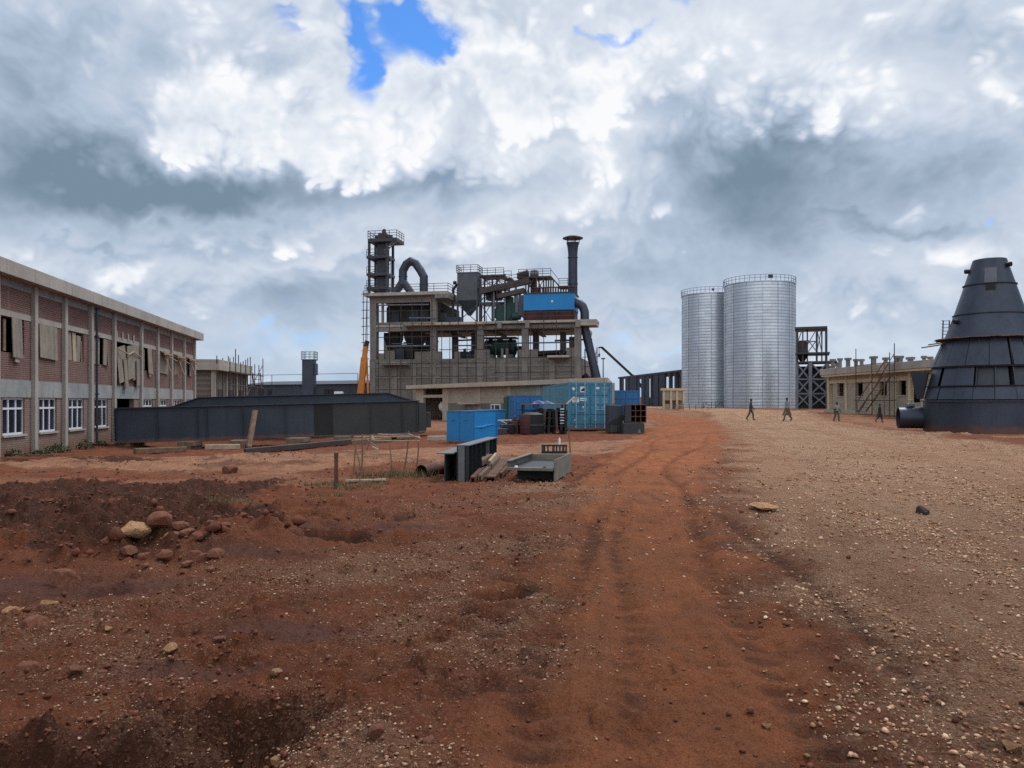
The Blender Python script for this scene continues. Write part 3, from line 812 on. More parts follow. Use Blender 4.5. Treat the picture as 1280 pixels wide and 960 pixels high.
# blank block wall of the ground storey
b = MB(); b.box(uL, uR, 0, .4, -.8, ZW)
b.box(uL, uL + .4, .403, DEP, -.8, ZW); b.box(uR - .4, uR, .403, DEP, -.8, ZW); b.box(uL + .403, uR - .403, DEP - .4, DEP, -.8, ZW - 1.2)
b.build('block_wall', MT['block_dark'], root)
for px in (466, 493, 517, 541.5, 569, 600, 628, 656, 690, 722):
    b = MB(); b.box(PU(px) - .38, PU(px) + .38, -.12, -.003, -.8, ZW - .3); b.build('pilaster', cm, root)
for y in (456, 470):
    b = MB(); b.box(uL, uR, -.06, -.002, PZ(y + 2.5), PZ(y)); b.build('ring_beam', cm, root)
b = MB(); b.box(uL + .45, uR - .45, .45, DEP - .45, ZW - 1.6, ZW - 1.2); b.build('floor_slab', cm, root)
# parapet stubs at the open level
for x0, x1, y0, y1 in ((472, 480, 440, 450), (484, 493, 437, 448), (518, 552, 438.5, 448), (568, 575, 439, 448), (593, 612, 437, 448), (626, 629, 436, 448), (632, 635, 436, 448), (648, 672, 437.5, 448), (708, 718, 436, 447)):
    b = MB(); b.box(PU(x0), PU(x1), .06, .35, ZW + .003, PZ(y0)); b.build('parapet', MT['block_dark'], root)
for x0, x1, v, y in ((479, 513, -1.6, 453), (686, 713, -1.5, 446)):
    b = MB(); b.box(PU(x0), PU(x1), v, -.125, PZ(y) - .28, PZ(y)); b.build('balcony_slab', MT['conc'], root, bevel=.02)
# deck over the open level
b = MB(); b.box(PU(505, -1.4), PU(603, -1.4), -1.4, .02, ZD - .42, ZD - .08); b.build('balcony_slab', MT['conc_pale'], root, bevel=.02)
b = MB(); b.box(PU(604, -.5), PU(746, -.5), -.5, 3.5, ZD - .3, ZD + .02); b.box(uL, PU(603.5), .025, DEP, ZD - .45, ZD - .02); b.box(PU(604), uR, 3.503, DEP, ZD - .45, ZD - .02)
b.build('deck_slab', MT['conc'], root, bevel=.02)
b = MB(); b.box(PU(724), PU(746), -.49, 3.0, ZD - .75, ZD - .303); b.build('cantilever_beam', MT['conc'], root)
for v in (.12, 7.2, 15.8):
    b = MB(); b.box(uL + .03, uR, v, v + .6, ZB if v < 5 else ZB + .32 + v * .02, ZD - .46); b.build('deck_beam', cm, root)
for px in (506, 600, 624, 659, 722):
    b = MB(); b.box(PU(px, -.7) - .28, PU(px, -.7) + .28, -.72, -.503, ZD - .95, ZD - .1); b.build('corbel', cm, root)
for x in frontc[1:]:
    b = MB(); b.box(x - .3, x + .3, .73, DEP, ZB + .30, ZB + .45); b.build('cross_beam', cm, root)
# upper room at the left
uM = PU(545)
b = MB(); b.box(PU(458), PU(562), -1.0, 12, ZR - .42, ZR); b.build('roof_slab', MT['conc'], root, bevel=.02)
b = MB(); b.box(PU(546), PU(562), -.95, 6, ZR - .9, ZR - .423); b.build('roof_beam', cm, root)
b = MB(); b.box(uL, uM, -.02, .6, ZRb - .25, ZR - .424); b.build('roof_beam', cm, root)
b = MB(); b.box(uL, PU(470.2), .05, .35, PZ(404, 470), ZRb - .3)
b.box(PU(476.5), PU(479), .05, .35, PZ(404, 470), ZRb - .3)
b.build('side_wall', cm, root)
for bx_ in ((PU(476.5), uM - .9, 2.4, 2.7, ZD - .019, ZRb), (uL, uL + .3, 6.5, 12, ZD - .019, ZRb), (uM - .3, uM, 1.2, 12, ZD - .019, ZRb - .1)):
    b = MB(); b.box(*bx_); b.build('room_wall', MT['void'], root)
for x0, x1 in ((489, 499), (512, 523), (525, 536)):
    b = MB(); b.box(PU(x0, 2.3), PU(x1, 2.3), 2.25, 2.395, PZ(402, 500), PZ(386, 500)); b.build('shutter_panel', MT['girder'], root)
b = MB(); b.box(PU(471), PU(540), .1, .3, ZD - .019, PZ(402.5, 500)); b.build('sill_wall', cm, root)
b = MB(); b.tube([(PU(473), -.35, PZ(382, 473)), (PU(537), -.35, PZ(381, 537))], .10, 8); b.build('pipe', MT['steel_lt'], root, smooth=True)
b = MB(); b.bar((PU(512), -.2, PZ(397.5, 512)), (PU(546), -.2, PZ(397.5, 546)), .14); b.build('handrail', MT['steel_lt'], root)
b = MB(); b.tube([(PU(484), -.4, PZ(431.5)), (PU(538), -.4, PZ(431.5))], .11, 8); b.tube([(PU(565), .9, PZ(431)), (PU(612), .9, PZ(431))], .09, 8); b.tube([(PU(644), .9, PZ(429)), (PU(716), .9, PZ(429))], .09, 8); b.build('pipe', MT['steel_lt'], root, smooth=True)
b = MB(); b.rail([(PU(459), -.8, ZR), (PU(562), -.8, ZR), (PU(562), 6, ZR)], 1.05, 2.0, .03, 2); b.build('railing', MT['scaf'], root)
b = MB(); b.rail([(PU(655), -.3, ZD + .03), (PU(722), -.3, ZD + .03)], 1.1, 3, .03, 1); b.build('railing', MT['steel_br'], root)
# hoppers hanging under the deck at the left
for k, (px, w) in enumerate(((492, 1.5), (519, 1.7))):
    t_ = thing('discharge_hopper', ('dark steel funnel hanging under the deck, left of the pair', 'dark steel funnel hanging under the deck, right of the pair')[k], 'hopper', (*PF.world(PU(px, 3), 3), ZB), PF.rz, 'funnels under the plant deck')
    q = MB(); q.lathe([(w, 0), (w, -.8), (.35, -3.6), (.35, -4.0)], n=4, a0=math.pi / 4, a1=2 * math.pi + math.pi / 4); q.build('funnel', MT['black'], t_)
    q = MB(); q.box(-.45, .45, -.45, .45, -4.5, -4.0); q.build('gate_valve', MT['steel'], t_)
t_ = thing('surge_bin', 'wide dark steel bin standing between the two funnels', 'bin', (*PF.world(PU(506.5, 3.2), 3.2), ZW), PF.rz)
q = MB(); q.box(-1.5, 1.5, -1, 1, .2, 2.2); q.build('shell', MT['black'], t_, bevel=.03)
q = MB(); q.box(-.9, .3, -1.3, -1.003, -.9, 1.6); q.build('chute', MT['steel'], t_)
q = MB(); q.bar((-1.6, -1.1, 2.3), (1.6, -1.1, 2.3), .12); q.build('edge_bar', MT['steel_lt'], t_)
# rotary drum and odd machinery on the open level
t_ = thing('rotary_drum', 'long dark horizontal drum lying on the open storey', 'drum', (*PF.world(PU(626, 4), 4), ZW), PF.rz)
q = MB(); q.tube([(-2.1, 0, 1.7), (2.1, 0, 1.7)], 1.05, 20); q.build('shell', MT['green_m'], t_, smooth=True)
for x in (-1.4, 1.4):
    q = MB(); q.lathe([(1.06, -.14), (1.25, -.14), (1.25, .14), (1.06, .14)], n=24)
    q.v = [(x + z, yy, 1.7 + xx) for xx, yy, z in q.v]; q.build('riding_ring', MT['black'], t_)
    q = MB(); q.box(x - .5, x + .5, -.8, .8, 0, .7); q.build('bearing_block', cm, t_)
q = MB(); q.box(-2.3, 2.3, -1.3, 1.3, 2.9, 3.05); q.build('cover_sheet', MT['steel'], t_)
t_ = thing('pipe_stack', 'heap of dark pipes and fittings on the open storey beside a brown plank balcony', 'pipes', (*PF.world(PU(687, 4), 4), ZW), PF.rz)
for i in range(9):
    q = MB(); z = .3 + .32 * (i // 3); q.tube([(-2.4 + random.random(), -.6 + .6 * (i % 3), z), (1.3 + random.random(), -.6 + .6 * (i % 3) + random.uniform(-.3, .3), z + random.uniform(0, .4))], .15, 8); q.build('pipe', MT[random.choice(['black', 'steel', 'steel_br'])], t_, smooth=True)
for px, w, h, z0, m_, lab in ((552, 1.3, 1.6, ZD, 'steel_br', 'small rusty brown cabinet on the deck near the roofed room'), (566, 2.4, 1.0, ZD, 'girder', 'low dark blue gearbox on the deck left of the dust hopper'), (578, 1.6, 1.1, ZW, 'black', 'black pump low on the open storey'), (586, 1.2, .8, ZW, 'steel', 'small grey pump beside the black pump')):
    t_ = thing('machine', lab, 'machine', (*PF.world(PU(px, 2.5), 2.5), z0), PF.rz)
    q = MB(); q.box(-w / 2, w / 2, -.6, .6, .12, h); q.build('casing', MT[m_], t_, bevel=.06)
    q = MB(); q.box(-w / 2 - .1, w / 2 + .1, -.7, .7, 0, .118); q.build('base_frame', MT['black'], t_)
    q = MB(); q.tube([(w * .2, 0, h), (w * .2, 0, h + .4)], .2, 10); q.build('flange', MT['black'], t_, smooth=True)

# bucket elevator tower
v0 = 4.0
t_ = thing('elevator_tower', 'tall dark lattice tower with a railed head platform at the left end of the plant', 'tower', (*PF.world(PU(476.5, v0), v0), ZR), PF.rz)
zt = PF.Z(476, 304, v0) - ZR
hw = 1.32
for sx in (-1, 1):
    for sy in (-1, 1):
        q = MB(); q.bar((sx * hw, sy * 1.2, 0), (sx * hw, sy * 1.2, zt if sx < 0 or sy > 0 else zt - .3), .30); q.build('post', MT['steel'], t_)
q = MB(); q.box(-.42, 1.0, -.6, .6, 0, zt + .2); q.build('casing', MT['steel'], t_, bevel=.03)
for i, y in enumerate((322.5, 344, 361)):
    z = PF.Z(476, y, v0) - ZR
    q = MB(); q.box(-hw - .3, hw + .2, -1.5, 1.5, z - .28, z + .1); q.build('floor', MT['steel'], t_)
    q = MB(); q.rail([(-hw - .28, -1.45, z + .1), (-.4, -1.45, z + .1)], .9, 1, .03, 1); q.build('railing', MT['scaf'], t_)
    for a, bb in ((-1, 1), (1, -1)):
        q = MB(); q.bar((a * hw, -1.2, z + .1), (bb * hw * .9, 1.2, z + 1.9), .10); q.build('brace', MT['steel'], t_)
xr = PU(500.5, v0) - PU(476.5, v0); xl = PU(465, v0) - PU(476.5, v0)
q = MB(); q.box(xl, xr, -1.6, 1.6, zt - .1, zt + .38); q.build('head_platform', MT['steel'], t_)
q = MB(); q.rail([(xl, 1.5, zt + .38), (xl, -1.55, zt + .38), (xr, -1.55, zt + .38), (xr, 1.5, zt + .38)], 1.05, 1.2, .03, 2); q.build('railing', MT['scaf'], t_)
q = MB(); q.bar((xr - .1, -1.4, zt - .1), (1.0, -1.2, PF.Z(476, 319, v0) - ZR), .12); q.bar((xr - .5, -1.4, zt - .1), (.9, -1.2, PF.Z(476, 316, v0) - ZR), .1); q.build('brace', MT['steel_lt'], t_)
q = MB(); q.box(-.2, .95, -.7, .7, zt + .38, zt + 1.3); q.tube([(-.7, -.2, zt + .8), (1.7, -.2, zt + .75)], .34, 10); q.build('drive_head', MT['steel_br'], t_)
q = MB(); q.tube([(.45, 0, zt + 1.3), (.45, 0, zt + 1.95)], [.3, .22], 10); q.build('motor', MT['rust'], t_, smooth=True)
q = MB(); q.tube([(1.95, -1.3, 0), (1.95, -1.3, PF.Z(476, 323, v0) - ZR)], .07, 6); q.build('vent_pipe', MT['steel_lt'], t_)

# inverted U gas duct with a forked left leg
v0 = 2.6
t_ = thing('gas_duct', 'thick dark steel duct bent like an upturned U with a forked left leg', 'duct', (*PF.world(PU(514, v0), v0), ZR), PF.rz)
def C3(x, y): p = PF.loc(440 + x / 6.856, 280 + y / 6.856, v0); return (p.x - PU(514, v0), 0, p.z - ZR)
q = MB(); q.tube([C3(437, 520), C3(437, 402), C3(466, 345), C3(506, 318), C3(545, 338), C3(588, 400), C3(616, 452), C3(616, 606)], .58, 16); q.build('bend', MT['cone'], t_)
q = MB(); q.tube([C3(437, 492), C3(362, 606)], [.57, .5], 14); q.build('branch', MT['cone'], t_, smooth=True)
q = MB(); q.tube([C3(437, 492), C3(520, 606)], [.57, .5], 14); q.build('branch', MT['cone'], t_, smooth=True)
for x, y in ((437, 450), (616, 520)):
    q = MB(); c = C3(x, y); q.tube([(c[0], 0, c[2] - .06), (c[0], 0, c[2] + .06)], .64, 16); q.build('flange', MT['steel'], t_, smooth=True)

# dust hopper with platform
v0 = 3.0
t_ = thing('dust_hopper', 'tall grey steel hopper with a pointed bottom and railed top on the plant deck', 'hopper', (*PF.world(PU(587, v0), v0), ZD), PF.rz)
zh = lambda y: PF.Z(587, y, v0) - ZD
q = MB(); q.box(-1.42, 1.42, -1.3, 1.3, zh(377), zh(343)); q.build('body', MT['steel_g'], t_, bevel=.04)
q = MB(); q.add([(-1.42, -1.3, zh(377)), (1.42, -1.3, zh(377)), (1.42, 1.3, zh(377)), (-1.42, 1.3, zh(377)), (-.2, -.2, zh(394.5)), (.2, -.2, zh(394.5)), (.2, .2, zh(394.5)), (-.2, .2, zh(394.5))], [(0, 1, 5, 4), (1, 2, 6, 5), (2, 3, 7, 6), (3, 0, 4, 7), (4, 5, 6, 7)]); q.build('cone_bottom', MT['girder'], t_)
q = MB(); q.box(-1.5, 1.5, -1.38, 1.38, zh(343), zh(342)); q.build('lid', MT['steel_lt'], t_)
q = MB(); q.rail([(-1.5, 1.3, zh(342)), (-1.5, -1.35, zh(342)), (1.5, -1.35, zh(342)), (1.5, 1.3, zh(342))], .95, 1, .03, 2); q.build('railing', MT['scaf'], t_)
for x in (-1.35, 1.35):
    for y in (-1.25, 1.25):
        q = MB(); q.bar((x, y, 0), (x, y, zh(377)), .24); q.build('leg', MT['steel'], t_)
for x in (-1.35, 1.35):
    q = MB(); q.bar((x, -1.25, .2), (-x, -1.25, zh(382)), .1); q.build('brace', MT['steel'], t_)
q = MB(); q.tube([(-1.5, -.8, zh(356)), (-2.1, -.8, zh(362)), (-2.2, -.8, 0)], .2, 8); q.build('downpipe', MT['steel'], t_, smooth=True)
q = MB(); q.tube([(-1.5, -1.4, zh(355)), (-1.9, -1.4, zh(355))], .25, 8); q.build('nozzle', MT['black'], t_, smooth=True)
# service frame to its right
t_ = thing('service_frame', 'dark steel frame of stacked platforms right of the grey dust hopper', 'steel frame', (*PF.world(PU(618, v0), v0), ZD), PF.rz)
for x in (-1.75, 0, 1.75):
    for y in (-1.3, 1.6):
        q = MB(); q.bar((x, y, 0), (x, y, zh(346)), .2); q.build('post', MT['steel'], t_)
for y_, x0, x1 in ((346.5, -1.8, 1.6), (361, -1.8, 1.8), (380, -1.8, 1.8)):
    q = MB(); q.box(x0, x1, -1.5, 1.8, zh(y_) - .2, zh(y_)); q.build('platform', MT['steel'], t_)
    q = MB(); q.rail([(x0, -1.45, zh(y_)), (x1, -1.45, zh(y_))], .9, 1.2, .03, 2); q.build('railing', MT['scaf'], t_)
for y_ in ((361, 346.5), (380, 361), (404, 380)):
    for x in (-1.75, 0):
        q = MB(); q.bar((x, -1.3, zh(y_[0])), (x + 1.75, -1.3, zh(y_[1])), .09); q.bar((x + 1.75, -1.3, zh(y_[0])), (x, -1.3, zh(y_[1])), .09); q.build('brace', MT['steel'], t_)
q = MB(); q.box(-1.0, .9, -.9, .9, zh(376), zh(364)); q.build('filter_box', MT['black'], t_, bevel=.04)
q = MB(); q.box(1.5, 2.6, -1.3, 1.3, zh(352), zh(350.5)); q.rail([(1.6, -1.25, zh(350.5)), (2.6, -1.25, zh(350.5))], .9, 1, .03, 1); q.build('side_step', MT['steel'], t_)
# green machine
v0 = 2.2
t_ = thing('bucket_mill', 'dark green machine with rounded casing on the deck left of the blue hut', 'machine', (*PF.world(PU(634, v0), v0), ZD), PF.rz)
q = MB(); q.tube([(-.5, -.6, 1.3), (-.5, .8, 1.3)], 1.25, 16); q.box(-.9, 1.3, -.5, .8, .15, 2.7); q.build('casing', MT['green_m'], t_, bevel=.04)
q = MB(); q.box(-.3, .8, -.4, .6, 2.7, 3.5); q.build('feed_box', MT['green_m'], t_, bevel=.04)
q = MB(); q.tube([(.9, -.9, .8), (2.0, -.9, .8)], .5, 12); q.build('motor', MT['green_m'], t_, smooth=True)
q = MB(); q.box(-1.6, 2.1, -1.2, 1.0, 0, .148); q.build('base_frame', MT['black'], t_)
q = MB(); q.tube([(1.6, 0, 1.3), (1.75, 0, 4.4)], .17, 8); q.tube([(1.05, .2, 2.6), (1.05, .2, 4.5)], .14, 8); q.build('pipe', MT['steel_lt'], t_, smooth=True)
# conveyors
for k, (A, B_, w, lab) in enumerate((((601, 364.5), (662, 351), .75, 'upper inclined dark conveyor rising from the dust hopper to the hut roof'), ((622, 371), (656, 363), .6, 'lower short inclined conveyor entering above the green machine'))):
    a = PF.loc(*A, 1.4); c = PF.loc(*B_, 1.4)
    t_ = thing('conveyor', lab, 'conveyor', (*PF.world(a.x, 1.4), 0), PF.rz)
    a2 = Vector((0, 0, a.z)); c2 = Vector((c.x - a.x, 0, c.z))
    q = MB(); q.bar(a2, c2, 1.0, w); q.build('gallery', MT['steel_br'], t_)
    q = MB(); q.rail([a2 + Vector((0, -.5, w / 2)), c2 + Vector((0, -.5, w / 2))], .8, 1.5, .03, 1); q.build('railing', MT['scaf'], t_)
    n = 2
    for i in range(n):
        p = a2.lerp(c2, (i + .6) / (n + .2)); q = MB(); q.bar(p - Vector((0, 0, .2)), (p.x, 0, ZD), .18); q.build('support_leg', MT['steel_lt'], t_)

# the blue hut
t_ = thing('equipment_hut', 'bright blue clad equipment hut on a maroon steel skirt high on the deck', 'hut', (*PF.world(PU(654), 0), ZD), PF.rz)
x0, x1 = 0.0, PU(717.5) - PU(654)
zb, zt2, zs = PZ(387, 690) - ZD, PZ(366, 690) - ZD, .12
q = MB(); q.box(x0, x1, 0.25, 5.2, zb, zt2); q.build('cladding', MT['blue_hut'], t_)
q = MB(); q.box(x0 - .75, x0 - .003, .6, 5.0, zb - .6, zt2 - .1); q.build('side_panel', MT['cone'], t_)
q = MB(); q.box(x0 + .1, x1 - .1, .4, 5.0, zs, zb - .003); q.build('skirt', MT['maroon'], t_)
for i in range(4):
    xx = x0 + .06 + (x1 - x0 - .12) * i / 3
    q = MB(); q.box(xx - .1, xx + .1, .2, .397, 0, zb - .004); q.build('skirt_post', MT['maroon'], t_)
q = MB(); q.box(x0 - .1, x1 + .1, .1, 5.3, zt2 + .003, zt2 + .12); q.build('roof_edge', MT['steel_br'], t_)
for i in range(16):
    xx = x0 + 1.5 + (x1 - x0 - 1.6) * i / 15
    q = MB(); q.box(xx - .1, xx + .1, .5, .7, zt2 + .12, zt2 + .75); q.build('roof_post', MT['maroon'], t_)
q = MB(); q.box(x0 + 1.3, x1 + .1, .4, .8, zt2 + .75, zt2 + .86); q.build('roof_rail', MT['steel_br'], t_)
c = PF.loc(690, 376.5, .2)
q = MB(); q.prism([(c.x - PU(654) + .16 * math.cos(a * .7854) * (1.15 if a % 2 else .8), c.z - ZD + .16 * math.sin(a * .7854) * (1.15 if a % 2 else .8)) for a in range(8)], .235, .248); q.build('white_emblem', MT['white'], t_)
# upper gallery above the hut
v0 = 2.4; zr = zt2 + ZD
t_ = thing('roof_gallery', 'dark railed steel gallery with motor and stair standing over the blue hut', 'gallery', (*PF.world(PU(668, v0), v0), zr + .13), PF.rz)
g = lambda px, py: (PF.loc(px, py, v0).x - PU(668, v0), PF.loc(px, py, v0).z - zr - .13)
zg = g(668, 347)[1]
q = MB(); q.box(g(648, 347)[0], g(690, 347)[0], -1.2, 1.4, zg - .22, zg); q.build('deck', MT['steel_br'], t_)
for px in (659, 662, 672, 681, 687, 690):
    for y in (-1.0, 1.2):
        q = MB(); q.bar((g(px, 350)[0], y, 0), (g(px, 350)[0], y, zg - .22), .17); q.build('post', MT['steel_br'], t_)
for px in (659, 672):
    q = MB(); q.bar((g(px, 350)[0], -1, 0), (g(px + 10, 350)[0], -1, zg - .2), .09); q.bar((g(px + 10, 350)[0], -1, 0), (g(px, 350)[0], -1, zg - .2), .09); q.build('brace', MT['steel_br'], t_)
q = MB(); q.rail([(g(650, 347)[0], -1.15, zg), (g(690, 347)[0], -1.15, zg)], .95, 1.2, .03, 2); q.rail([(g(700, 356)[0], -1.15, 1.0), (g(711, 356)[0], -1.15, 1.0)], .9, 1.2, .03, 2); q.build('railing', MT['scaf'], t_)
q = MB(); q.bar((g(690, 347)[0], -.6, zg - .1), (g(700, 356)[0], -.6, .95), .9, .18); q.bar((g(690, 341)[0], -1.1, zg + .8), (g(700, 350)[0], -1.1, 1.75), .07); q.build('stair', MT['steel_br'], t_)
q = MB(); q.box(g(699, 355)[0], g(711, 355)[0], -1.2, 1.0, .75, .95); q.build('landing', MT['steel_br'], t_)
q = MB(); q.tube([(g(663, 343)[0], 0, zg + .45), (g(673, 343)[0], 0, zg + .45)], .42, 12); q.box(g(664, 341)[0], g(672, 341)[0], -.3, .3, zg + .5, zg + .95); q.build('motor', MT['steel_lt'], t_)
q = MB(); q.tube([(g(647, 345)[0], -.2, zg + .3), (g(661, 343)[0], -.2, zg + .55)], [.35, .5], 10); q.build('gear_reducer', MT['steel_br'], t_)
q = MB(); q.box(g(664, 350)[0], g(670, 350)[0], -.5, .5, .3, zg - .22); q.build('chute', MT['maroon'], t_)
# chimney with its rain cap
v0 = 6.0
t_ = thing('chimney_stack', 'tall dark steel chimney with a flared mouth and flat rain cap', 'chimney', (*PF.world(PU(716, v0), v0), ZD), PF.rz)
z = lambda y: PF.Z(716, y, v0) - ZD
q = MB(); q.lathe([(.68, 0), (.66, z(372)), (.64, z(340)), (.64, z(318)), (.74, z(309)), (.90, z(303.5))], n=20); q.build('flue', MT['cone'], t_, smooth=True)
q = MB(); q.lathe([(.05, z(294.3)), (.7, z(295)), (1.42, z(297.6)), (1.40, z(298.4)), (.05, z(297.4))], n=20); q.build('rain_cap', MT['steel'], t_, smooth=True)
for a in range(5):
    q = MB(); q.bar((.86 * math.cos(a * 1.257), .86 * math.sin(a * 1.257), z(304.5)), (.9 * math.cos(a * 1.257), .9 * math.sin(a * 1.257), z(298)), .09); q.build('cap_stay', MT['steel'], t_)
for y in (322, 355):
    q = MB(); q.lathe([(.645, z(y) - .06), (.72, z(y) - .06), (.72, z(y) + .06), (.645, z(y) + .06)], n=20); q.build('band', MT['steel'], t_)
# elbow and inclined duct
v0 = 1.2
t_ = thing('exhaust_duct', 'dark bent exhaust duct running down the right end of the plant to the low roof', 'duct', (*PF.world(PU(731, v0), v0), 0), PF.rz)
pt = lambda px, py: (PF.loc(px, py, v0).x - PU(731, v0), 0, PF.loc(px, py, v0).z)
q = MB(); q.tube([(pt(714, 378)[0], 4.6, pt(714, 378)[2]), pt(719.5, 378), pt(724.5, 379.5), pt(728.5, 383.5), pt(730.8, 390), pt(731, 400)], .58, 16); q.build('elbow', MT['cone'], t_, smooth=True)
q = MB(); q.tube([pt(731, 400), pt(731, 410), pt(746.5, 476)], .57, 16); q.build('inclined_leg', MT['cone'], t_, smooth=True)
q = MB(); q.tube([pt(731, 399.6), pt(731, 400.6)], .68, 16); q.build('flange', MT['steel'], t_, smooth=True)
q = MB(); q.tube([(pt(729, 468)[0], 1, pt(729, 468)[2]), (pt(735, 476)[0], 1, pt(735, 478)[2])], .5, 10); q.build('lower_bend', MT['black'], t_, smooth=True)


# scaffolding
def scaffold(fr, name_label, us, v, z0, z1, dz, group, depth=0.9, mat='scaf', r=.045, diag=True):
    t = thing('scaffold', name_label, 'scaffold', (*fr.world(us[0], v), 0), fr.rz, group)
    for u in us:
        for dv in ((0, depth) if depth else (0,)):
            q = MB(); q.tube([(u - us[0], dv, z0), (u - us[0] + random.uniform(-.05, .05), dv, z1 + random.uniform(-.3, .9))], r, 5); q.build('pole', MT[mat], t)
    z = z0 + dz
    while z < z1:
        q = MB(); q.tube([(-.3, 0, z), (us[-1] - us[0] + .3, 0, z + random.uniform(-.05, .05))], r, 5); q.build('ledger', MT[mat], t)
        z += dz
    if diag:
        q = MB(); q.tube([(0, 0, z0), (us[-1] - us[0], 0, z1)], r * .9, 5); q.build('brace', MT[mat], t)
    return t


for k, (px, v_, w_, h_, lab_) in enumerate(((531, 4, 1.1, 2.0, 'dark tall cabinet on the open storey right of the two funnels'), (598, 6, 1.3, 1.4, 'dark squat blower left of the long drum'), (652, 5, 1.0, 1.9, 'dark upright vessel between the drum and the pipe heap'), (712, 6, 1.2, 1.2, 'dark box at the right end of the open storey'))):
    t_ = thing('machine', lab_, 'machine', (*PF.world(PU(px, v_), v_), ZW - 1.2), PF.rz)
    q = MB(); q.box(-w_ / 2, w_ / 2, -.6, .6, .1, h_ + 1.2); q.build('casing', MT['black'], t_, bevel=.05)
    q = MB(); q.tube([(-w_ * .7, -.3, h_ + .7), (w_ * .7, -.3, h_ + .9)], .16, 8); q.build('pipe', MT['steel'], t_, smooth=True)
for k, (px, y_, ln) in enumerate(((497, 427, 5), (560, 424, 4), (690, 424, 5))):
    b = MB(); b.bar((PU(px), 2.5, PZ(y_, px)), (PU(px) + ln, 2.5, PZ(y_, px) + .1), .22); b.build('pipe', MT['black'], root)
scaffold(PF, 'narrow scaffold tower climbing the left end of the plant', [PU(457, -1) - .3, PU(461.5, -1) - .3], -1.0, -.3, PZ(364, 460), 1.1, 'scaffolds on the plant', 1.2, r=.05)
scaffold(PF, 'scaffold poles before the roofed upper room and the two funnels', [PU(p, -1.7) for p in (473, 487, 501, 515, 527, 540)], -1.7, -.3, PZ(380, 500), 1.75, 'scaffolds on the plant', 0, r=.05, diag=False)
scaffold(PF, 'scaffold poles before the bays beneath the dust hopper', [PU(p, -1.6) for p in (552, 562, 573, 584, 595, 608)], -1.6, -.3, PZ(405), 1.75, 'scaffolds on the plant', 0, r=.05, diag=False)
scaffold(PF, 'scaffold poles before the bays beneath the blue hut', [PU(p, -1.3) for p in (620, 634, 648, 663, 680, 695, 714)], -1.3, -.3, PZ(408), 1.9, 'scaffolds on the plant', 0, r=.05, diag=False)
scaffold(PF, 'scaffold bay at the right end of the plant behind the inclined duct', [PU(p, .5) for p in (729, 737, 744)], 2.4, -.3, PZ(436, 730), 1.3, 'scaffolds on the plant', 1.2, r=.04)
# ------------------------------------------------------------------ brick office block on the left
BF = Frame(41, 28.2, 242, 52.3)
BU = BF.U
root = BF.root('brick_building', 'long two-storey red brick block with concrete pilasters and boarded upper windows', 'building')
edges = [-11.4, -8.55, -5.7, -2.85, BU(41), BU(79), BU(112), BU(141), BU(175), BU(195.6), BU(213), BU(229), BU(242)]
bm_, cb, cp = MT['brick'], MT['conc_band'], MT['conc']
u0, u1 = edges[0], edges[-1]
DB = 11.0
for e in edges:
    b = MB(); b.box(e - .13, e + .13, -.14, .30, -.8, 5.867); b.build('pilaster', cp, root, bevel=.012)
b = MB(); b.box(u0 - .5, u1 + .95, -.45, -.20, 5.87, 6.37); b.box(u0 - .5, u1 + .95, -.197, DB + .5, 5.87, 6.05); b.box(u1 + .65, u1 + .95, -.197, DB + .5, 6.053, 6.37); b.build('eaves', cp, root, bevel=.012)
b = MB(); b.box(u0, u1, -.03, .25, 5.58, 5.866); b.build('ring_beam', cb, root)
b = MB(); b.box(u0, u1, -.03, .25, 1.75, 2.37); b.build('concrete_band', cb, root)
b = MB(); b.box(u0, u1, .3, DB, 1.95, 2.2); b.build('floor_slab', cb, root)
b = MB(); b.box(u0, u1, DB - .25, DB, -.8, 5.86); b.box(u0, u0 + .25, .3, DB - .26, -.8, 5.86); b.box(u1 - .25, u1, .31, DB - .26, -.8, 5.86); b.build('rear_wall', MT['brick'], root)
b = MB(); b.box(u0 + .3, u1 - .3, 5.2, 5.4, -.8, 5.85); b.build('inner_wall', MT['void'], root)
wall = MB(); lint = MB(); sill = MB(); low = MB()
wins, ups = [], []
for i, (a, c) in enumerate(zip(edges, edges[1:])):
    w = c - a; door = w > 3.6
    l0, l1 = a + .20 * w, a + .77 * w
    up0, up1 = a + .16 * w, a + .76 * w
    za, zb = (.43, 1.74)
    if door:
        l0, l1 = a + .14 * w, a + .76 * w; za = -.8
        up0, up1 = a + .06 * w, a + .93 * w
    else:
        low.box(a, c, 0, .24, -.8, za)
    low.box(a, l0, 0, .24, za, zb + .003)
    if door: low.build('lower_brick_wall', MT['brick_low'], root); low = MB()
    low.box(l1, c, 0, .24, za, zb + .003)
    wall.box(a, c, 0, .24, 2.373, 3.3 if not door else 2.9)
    zu = 3.3 if not door else 2.9
    wall.box(a, up0, 0, .24, zu, 4.545); wall.box(up1, c, 0, .24, zu, 4.545)
    lint.box(a, c, -.02, .24, 4.548, 4.76)
    wall.box(a, c, 0, .24, 4.763, 5.577)
    if not door:
        sill.box(l0 - .06, l1 + .06, -.07, .02, za - .07, za)
        wins.append((l0, l1, za, zb))
    ups.append((up0, up1, zu, 4.545, door, i))
    if door:
        b = MB()
        for k in range(4):
            b.box(a + .35 + k * .85, a + .55 + k * .85, -.05, -.022, 4.70, 5.05)
        b.build('vent_block', cp, root)
low.build('lower_brick_wall', MT['brick_low'], root); wall.build('brick_wall', bm_, root);  lint.build('lintel', cp, root); sill.build('sill', cp, root)
